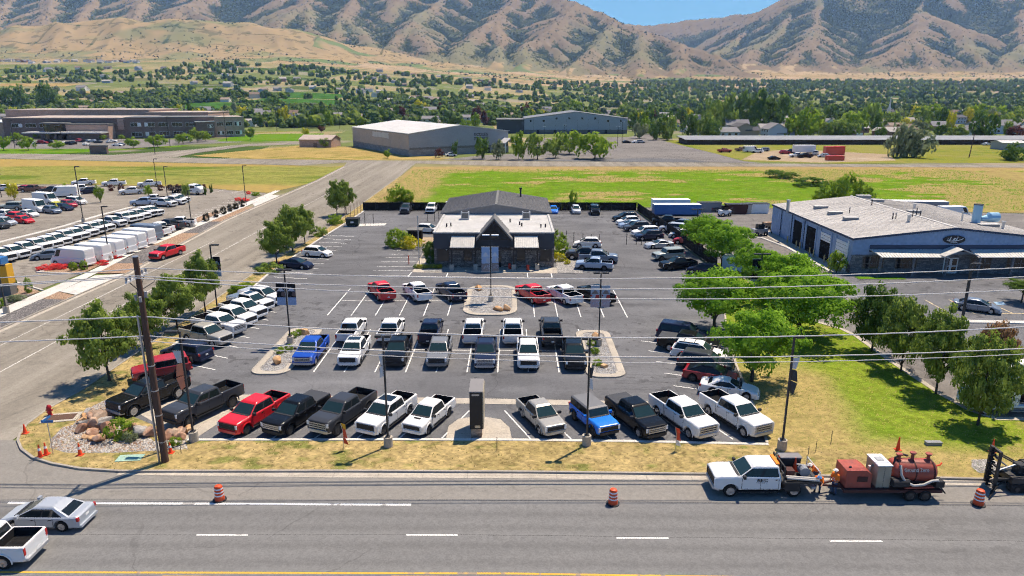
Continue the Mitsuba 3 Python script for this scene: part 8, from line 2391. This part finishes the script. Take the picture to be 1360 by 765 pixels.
def band(o, ax_):
    an = np.arange(20) * PI / 10
    side_ = np.array([0, 1.0, 0])
    fwd = np.cross(side_, ax_)
    ring = np.stack([o + side_ * .225 * np.cos(a) + fwd * .160 * np.sin(a) for a in an])
    v = np.vstack([ring - ax_ * .025, ring + ax_ * .025])
    f = []
    for i in range(20):
        j = (i + 1) % 20
        f += [[i, j, 20 + j], [i, 20 + j, 20 + i]]
    return v, np.array(f)
STAND = dict(pelvis=(0, 0, .95), chest=(.03, 0, 1.32), head=(.06, 0, 1.66), shl=(.03, .19, 1.42), shr=(.03, -.19, 1.42), ell=(.05, .27, 1.13), elr=(.05, -.27, 1.13), hal=(.24, .20, .98), har=(.24, -.20, .98), hipl=(0, .09, .90), hipr=(0, -.09, .90), knl=(.03, .11, .50), knr=(.03, -.11, .50), anl=(-.02, .12, .09), anr=(-.02, -.12, .09))
BEND = dict(pelvis=(-.10, 0, .82), chest=(.22, 0, 1.08), head=(.48, 0, 1.24), shl=(.24, .19, 1.16), shr=(.24, -.19, 1.16), ell=(.42, .24, .92), elr=(.42, -.24, .92), hal=(.60, .15, .80), har=(.60, -.15, .80), hipl=(-.10, .09, .78), hipr=(-.10, -.09, .78), knl=(.10, .13, .47), knr=(.10, -.13, .47), anl=(-.06, .14, .09), anr=(-.06, -.14, .09))
CROUCH = dict(pelvis=(-.16, 0, .46), chest=(.14, 0, .74), head=(.36, 0, .95), shl=(.15, .19, .84), shr=(.15, -.19, .84), ell=(.36, .25, .66), elr=(.36, -.25, .66), hal=(.55, .14, .55), har=(.55, -.14, .55), hipl=(-.16, .10, .42), hipr=(-.16, -.10, .42), knl=(.22, .17, .50), knr=(.22, -.17, .50), anl=(-.04, .16, .09), anr=(-.04, -.16, .09))
x, y = G(1107, 656)
person(x, y, 0.0, 205, 'standing worker in jeans, orange vest and white helmet beside the tank trailer', STAND, 'mat_safety_orange', 'mat_denim', 'mat_helmet_white')
x, y = G(1087, 657)
person(x + .05, y + .35, 0.0, 250, 'worker in orange vest and blue helmet bending over the trailer hitch', BEND, 'mat_safety_orange', 'mat_denim', 'mat_helmet_blue')
x, y = G(1083, 641)
person(x, y + .15, 0.0, 190, 'worker in orange vest and white helmet leaning on the far side of the flatbed', BEND, 'mat_safety_orange', 'mat_denim', 'mat_helmet_white')

DG = thing('trenching_machine', 'black tracked digging machine with tall mast cut by the right frame edge', 'machine')
X, Y = 30.6, 40.6
for s in (-1, 1):
    tr = part(DG, 'track', hull([(X + a, Y + s * .62 + b, z) for a, z in ((1.3, .25), (1.5, .02), (4.2, .02), (4.5, .25), (4.4, .6), (1.4, .6)) for b in (-.2, .2)]), 'mat_tyre')
    for q in range(5):
        part(tr, 'roller', MB().tube([(X + 1.75 + q * .58, Y + s * .84, .3), (X + 1.75 + q * .58, Y + s * .87, .3)], .16, 10).get(), 'mat_dark_metal')
part(DG, 'chassis', box(X + 1.4, X + 5.2, Y - .75, Y + .75, .62, 1.05), 'mat_dark_metal')
hb = part(DG, 'hood', hull(sec(X + 2.6, .7, 1.06, 1.7, .05, .15) + sec(X + 5.2, .7, 1.06, 1.85, .05, .15)).translate([0, Y, 0]), 'mat_black_plastic')
for z in (1.25, 1.5):
    part(hb, 'stripe', box(X + 3.0, X + 4.6, Y - .715, Y - .695, z, z + .07), 'mat_helmet_white')
mb = MB()
for s in (-.45, .45):
    mb.box(X + .45, X + .62, Y + s - .06, Y + s + .06, .15, 2.75)
    mb.box(X + .62, X + 1.5, Y + s - .05, Y + s + .05, .75, .9)
    mb.tube([(X + .55, Y + s, 2.5), (X + 2.4, Y + s, 1.5)], .05, 6)
for z in (.4, 1.0, 1.6, 2.2, 2.65):
    mb.box(X + .45, X + .62, Y - .45, Y + .45, z, z + .1)
part(DG, 'mast', mb.get(), 'mat_dark_metal')
mb = MB()
for q in range(14):
    z = .2 + q * .18
    mb.box(X + .22, X + .46, Y - .22 + .1 * (q % 3), Y - .06 + .1 * (q % 3), z, z + .08)
mb.tube([(X + .34, Y, .15), (X + .34, Y, 2.85)], .08, 8)
part(DG, 'digging_chain', mb.get(), 'mat_tyre')
part(DG, 'hydraulic_ram', MB().tube([(X + .75, Y - .2, 1.3), (X + 1.9, Y - .2, 1.75)], .06, 8).tube([(X + .75, Y + .2, 2.0), (X + 1.7, Y + .2, 1.3)], .05, 8).get(), 'mat_galvanised')
mb = MB()
for q in range(4):
    mb.tube([(X + .1 - .2 * q, Y - .8 - .25 * q, .12), (X + .75, Y - .5, .45), (X + 1.4, Y - .4, .8)], .045, 6)
part(DG, 'hose', mb.get(), 'mat_tyre', True)
part(DG, 'operator_seat', box(X + 2.0, X + 2.5, Y - .3, Y + .3, 1.06, 1.7), 'mat_black_plastic')

BT = thing('box_truck', 'white truck with dark box and red stripe behind the nearest lawn tree', 'truck')
X, Y = 36.6, 52.2
part(BT, 'hood', hull(sec(X, 1.0, .55, 1.5, .1, .2) + sec(X + .3, 1.12, .5, 1.75, .1, .2) + sec(X + 2.0, 1.15, .5, 2.0, .08, .15)).translate([0, Y, 0]), 'mat_paint_white', 28)
part(BT, 'cab', hull(sec(X + 1.6, 1.16, .5, 2.0, .06, .1) + sec(X + 2.1, 1.10, 1.0, 3.0, .06, .2) + sec(X + 3.6, 1.16, .5, 3.1, .06, .15)).translate([0, Y, 0]), 'mat_paint_white', 28)
part(BT, 'roof_fairing', hull(sec(X + 2.3, .9, 3.0, 3.15, .02, .05) + sec(X + 3.6, 1.05, 3.0, 3.75, .02, .2)).translate([0, Y, 0]), 'mat_paint_white', 28)
part(BT, 'windshield', panel([(X + 1.68, Y + 1.0, 2.06), (X + 1.68, Y - 1.0, 2.06), (X + 2.08, Y - .95, 2.82), (X + 2.08, Y + .95, 2.82)], .03, .03), 'mat_windscreen')
part(BT, 'side_window', box(X + 2.25, X + 3.2, Y - 1.185, Y - 1.10, 2.05, 2.75), 'mat_car_glass')
bx = part(BT, 'cargo_box', box(X + 4.3, X + 12.5, Y - 1.25, Y + 1.25, 1.1, 3.75), 'mat_black_plastic')
part(bx, 'roof', box(X + 4.25, X + 12.5, Y - 1.28, Y + 1.28, 3.75, 3.85), 'mat_white_trim')
part(bx, 'red_stripe', box(X + 4.6, X + 12.4, Y - 1.27, Y - 1.252, 1.75, 2.0), 'mat_paint_safety_red')
part(bx, 'pale_panel', box(X + 4.7, X + 12.4, Y - 1.268, Y - 1.252, 2.2, 3.3), 'mat_cabinet_beige')
part(BT, 'frame', box(X + .4, X + 12, Y - .45, Y + .45, .55, 1.05), 'mat_black_plastic')
part(BT, 'fuel_tank', MB().tube([(X + 3.2, Y - .9, .72), (X + 4.4, Y - .9, .72)], .32, 14).get(), 'mat_alloy')
part(BT, 'step', box(X + 3.1, X + 4.4, Y - 1.2, Y - .95, .35, .42), 'mat_galvanised')
for q in (1.1, 9.6, 10.8):
    for s in (-1, 1):
        v, f = wheel_mesh(.52, .30, 18)
        wk = part(BT, 'wheel', (v + [X + q, Y + s * 1.02, .52], f), 'mat_tyre', 40)
        v2, f2 = rim_mesh(.52, .30, s)
        part(wk, 'rim', (v2 + [X + q, Y + s * 1.02, .52], f2), 'mat_alloy')
tm = meshkit.text_mesh('Lawry', .34, .01, True)
v = np.array(tm.vertices)
part(BT, 'door_lettering', (np.column_stack([v[:, 0] + X + 2.3, -v[:, 2] + Y - 1.165, v[:, 1] + 1.25]), np.array(tm.faces)), 'mat_container_grey')
part(BT, 'mirror', box(X + 1.7, X + 1.85, Y - 1.55, Y - 1.3, 2.0, 2.6), 'mat_black_plastic')

# flatbed truck at the back of the fleet lot
x, y = G(262, 258)
FT = thing('flatbed_truck', 'white cab truck with long dark slatted bed at the back of the fleet lot', 'truck')
def ft(m):
    return xf(m, x, y, 0, math.radians(-24))
part(FT, 'cab', xf((lambda q: (q.vert_properties[:, :3], q.tri_verts))(hull(sec(1.5, 1.05, .5, 2.0, .1, .2) + sec(.2, 1.1, .5, 2.5, .1, .2) + sec(-1.6, 1.1, .5, 2.6, .1, .2) + sec(2.4, .9, .6, 1.5, .1, .2)).to_mesh()), x, y, 0, math.radians(-24)), 'mat_paint_white', 28)
part(FT, 'windshield', ft(panel([(1.5, -.9, 1.8), (1.5, .9, 1.8), (.4, .9, 2.45), (.4, -.9, 2.45)], .1, .02)), 'mat_windscreen')
part(FT, 'side_window', ft(box(-1.0, .4, -1.13, -1.05, 1.6, 2.25)), 'mat_car_glass')
bd = part(FT, 'bed', ft(box(-8.8, -1.8, -1.2, 1.2, 1.05, 1.25)), 'mat_dark_timber')
for q in range(12):
    part(bd, 'stake', ft(box(-8.7 + q * .6, -8.55 + q * .6, -1.2, -1.1, 1.25, 2.1)), 'mat_dark_timber')
for z in (1.5, 1.85):
    part(bd, 'rail', ft(box(-8.8, -1.8, -1.12, -1.08, z, z + .12)), 'mat_dark_timber')
for q in (1.2, -6.2, -7.3):
    for s in (-1, 1):
        v, f = wheel_mesh(.48, .3, 14)
        part(FT, 'wheel', ft((v + [q, s * .95, .48], f)), 'mat_tyre', 40)
# small trailer box by the wide trees
x, y = G(996, 383)
k = thing('cargo_trailer', 'small pale blue cargo trailer between the bright trees and the workshop', 'trailer')
part(k, 'body', xf(box(-2.2, 2.2, -1.1, 1.1, .5, 2.4), x + 1, y + 8, 0, -.5), 'mat_pale_blue_box')
part(k, 'roof', xf(box(-2.25, 2.25, -1.15, 1.15, 2.4, 2.5), x + 1, y + 8, 0, -.5), 'mat_white_trim')
for s in (-1, 1):
    v, f = wheel_mesh(.35, .22, 12)
    part(k, 'wheel', xf((v + [0, s * 1.15, .35], f), x + 1, y + 8, 0, -.5), 'mat_tyre', 40)
# orange and blue site sign at the left edge
k = thing('monument_sign', 'square monument sign with blue top and orange side at the left frame edge', 'sign')
x, y = G(3, 394)
part(k, 'plinth', box(x - 1.6, x + .9, y + .4, y + 1.6, 0, 1.5), 'mat_grey_fascia')
part(k, 'panel', box(x - 1.4, x + .95, y + .3, y + 1.5, 1.52, 4.0), 'mat_sign_yellow')
part(k, 'header', box(x - 1.6, x + .5, y + .25, y + 1.55, 4.0, 4.9), 'mat_sign_blue')
# equipment behind the fence and by the workshop
EQ = 'machines behind the fence and around the workshop'
def machine(px, py, label, body, cat='machine', w=2.2, h=1.3, cab=True, rz=0.3):
    x, y = G(px, py)
    k = thing('yard_machine', label, cat, EQ)
    t = lambda m: xf(m, x, y, 0, rz)
    part(k, 'body', t(box(-w / 2, w / 2, -.6, .6, .45, h)), body)
    if cab:
        part(k, 'cab', t(MB().mesh(gable(-w * .2, w * .25, -.5, .5, h + .7, h + .9, 'x', .02, .05, h)[0]).get()), 'mat_car_glass')
    part(k, 'arm', t(MB().tube([(w * .4, 0, h * .7), (w * .75, 0, h * 1.3), (w * .95, 0, .3)], .1, 6).get()), 'mat_dark_metal')
    for a in (-.33, .33):
        for s in (-1, 1):
            v, f = wheel_mesh(.4, .28, 12)
            part(k, 'wheel', t((v + [a * w, s * .65, .4], f)), 'mat_tyre', 40)
machine(1008, 313, 'small machine with grey boom left of the workshop wall', 'mat_galvanised', w=2.8)
machine(1020, 304, 'rusty compressor at the workshop back corner', 'mat_rock_brown', w=2.0, cab=False)
machine(962, 287, 'white and red machine on the yard behind the bright trees', 'mat_helmet_white', w=2.4)
machine(1250, 290, 'red and white machine between container and workshop roof', 'mat_machine_red', w=2.6)
for px, py, deg, paint, kd, lb in ((886, 299, 170, 'black', 'pickup', 'dark pickup behind the slatted fence before the blue trailer'), (893, 308, 160, 'silver', 'suv', 'silver SUV behind the slatted fence'), (906, 316, 160, 'white', 'crossover', 'white crossover behind the slatted fence under a tree'), (912, 324, 155, 'crimson', 'crossover', 'dark red crossover behind the slatted fence under a tree'), (904, 303, 150, 'slate', 'suv', 'slate SUV behind the slatted fence near the blue trailer'), (958, 281, 5, 'charcoal', 'sedan', 'dark car at the far edge of the yard'), (1266, 291, 5, 'white', 'van', 'white van behind the workshop roof')):
    V(kd, paint, px, py, 'c', deg, lb, lod=1, group='vehicles behind the fence and the workshop')
RB = 'rusty red and white bins at the far edge of the workshop yard'
for px, py, w, m, lb in ((977, 283.5, 4.6, 'machine_dark', 'rusty dark red bin at the far edge of the workshop yard'), (990, 283, 2.0, 'hose_grey', 'grey hopper next to the rusty bin'), (1000, 282.5, 3.0, 'helmet_white', 'white tank right of the grey hopper'), (1010, 282.5, 3.0, 'helmet_white', 'second white tank right of the grey hopper'), (941, 281, 5.0, 'container_grey', 'long low grey crate at the far edge of the yard')):
    x, y = G(px, py)
    k = thing('yard_bin', lb, 'bin', RB)
    part(k, 'box', hull([(x + a * w / 2 * q, y + b * .9, z) for a in (-1, 1) for b in (-1, 1) for q, z in ((.9, 0), (1, 2.0))]), 'mat_' + m)
    part(k, 'rim', box(x - w / 2 - .05, x + w / 2 + .05, y - .95, y + .95, 2.0, 2.12), 'mat_dark_metal')
for i, (px, py) in enumerate(((1100, 206), (1107, 206), (1114, 205.5), (1100.5, 213), (1106, 213), (1111, 213), (1116, 213))):
    x, y = G(px, py)
    k = thing('red_bin', f'{ORD[i]} red steel bin of the cluster by the far road, upper row first', 'bin', 'red bins by the far road')
    part(k, 'box', box(x - (1.8 if i < 3 else .9), x + (1.8 if i < 3 else .9), y - 1.4, y + 1.4, 0, 3.6 if i < 3 else 1.8), 'mat_paint_safety_red')
# park and school furniture far behind
x, y = G(500, 157)
k = thing('scoreboard', 'dark scoreboard on two posts in the park', 'scoreboard')
x = world(500, 620)
part(k, 'board', box(x - 5.8, x + 5.8, 620, 620.6, 2.2, 4.8), 'mat_dark_interior')
for s in (-4, 4):
    part(k, 'post', box(x + s - .2, x + s + .2, 620.1, 620.5, 0, 2.2), 'mat_dark_metal')
x, y = G(131, 204.5)
k = thing('school_sign', 'dark brick school sign on the bright lawn strip', 'sign')
part(k, 'base', box(x - 3.6, x + 3.6, y, y + 1.5, 0, 3.4), 'mat_brick_dark')
part(k, 'cap', box(x - 3.8, x + 3.8, y - .1, y + 1.6, 3.4, 3.7), 'mat_grey_fascia')
x, y = G(1287, 209)
k = thing('wooden_pole', 'leaning dark pole in the far right field', 'pole')
part(k, 'shaft', MB().tube([(x, y, 0), (x + .6, y, 9.5)], [.2, .14], 8).get(), 'mat_pole_wood')
part(k, 'arm', box(x - .6, x + 1.8, y - .08, y + .08, 8.8, 9.0), 'mat_pole_wood')
x, y = 225, 700
k = thing('white_steeple', 'slim white steeple above the houses at right', 'steeple')
x = world(1174, 690)
part(k, 'tower', box(x - 1.2, x + 1.2, 690, 692.4, 0, 12), 'mat_house_white')
part(k, 'spire', MB().cyl(x, 691.2, 12, 24, 1.1, 8, .05).get(), 'mat_house_white')

# ------------------------------------------------------------------ haze
scene['air'] = {'type': 'homogeneous', 'albedo': {'type': 'rgb', 'value': [0.93, 0.95, 0.97]}, 'sigma_t': {'type': 'rgb', 'value': [2.2e-5, 3.6e-5, 6.4e-5]}}
scene['haze'] = {'type': 'cube', 'to_world': T().translate([0, 4200, 548]).scale([12000, 4700, 552]), 'bsdf': {'type': 'null'}, 'interior': {'type': 'ref', 'id': 'air'}}
scene['drone_camera']['medium'] = {'type': 'ref', 'id': 'air'}
tag('haze', 'thin blue summer haze over the valley', 'haze', None, 'stuff')

# ------------------------------------------------------------------ things that look alike are told apart by their order from the left
STAND_ITEMS = {}
for k_, d_ in scene.items():
    if d_.get('type') == 'ply':
        STAND_ITEMS.setdefault(k_.split('__')[0], []).append((k_, d_))
def stand(key):
    for k, d in STAND_ITEMS.get(key, ()):
        if k == key or k.startswith(key + '__'):
            v = meshkit.WRITTEN[d['filename']][0]
            m = np.array(T(d['to_world']).matrix, float) if 'to_world' in d else np.eye(4)
            c = m[:3, :3] @ v.mean(0) + m[:3, 3]
            return c[0] / max(c[1], 1)
    return 0.0
same = {}
for k_, d_ in labels.items():
    if d_.get('category') and d_.get('kind') is None:
        same.setdefault(d_['label'], []).append(k_)
for lb_, ks in same.items():
    if 1 < len(ks) <= 18:
        ks.sort(key=stand)
        for i, k_ in enumerate(ks):
            t_ = f'{lb_}, ' + ('leftmost of these' if i == 0 else 'rightmost of these' if i == len(ks) - 1 else f'{ORD[i]} of these from left')
            if len(t_.split()) <= 16:
                labels[k_]['label'] = t_
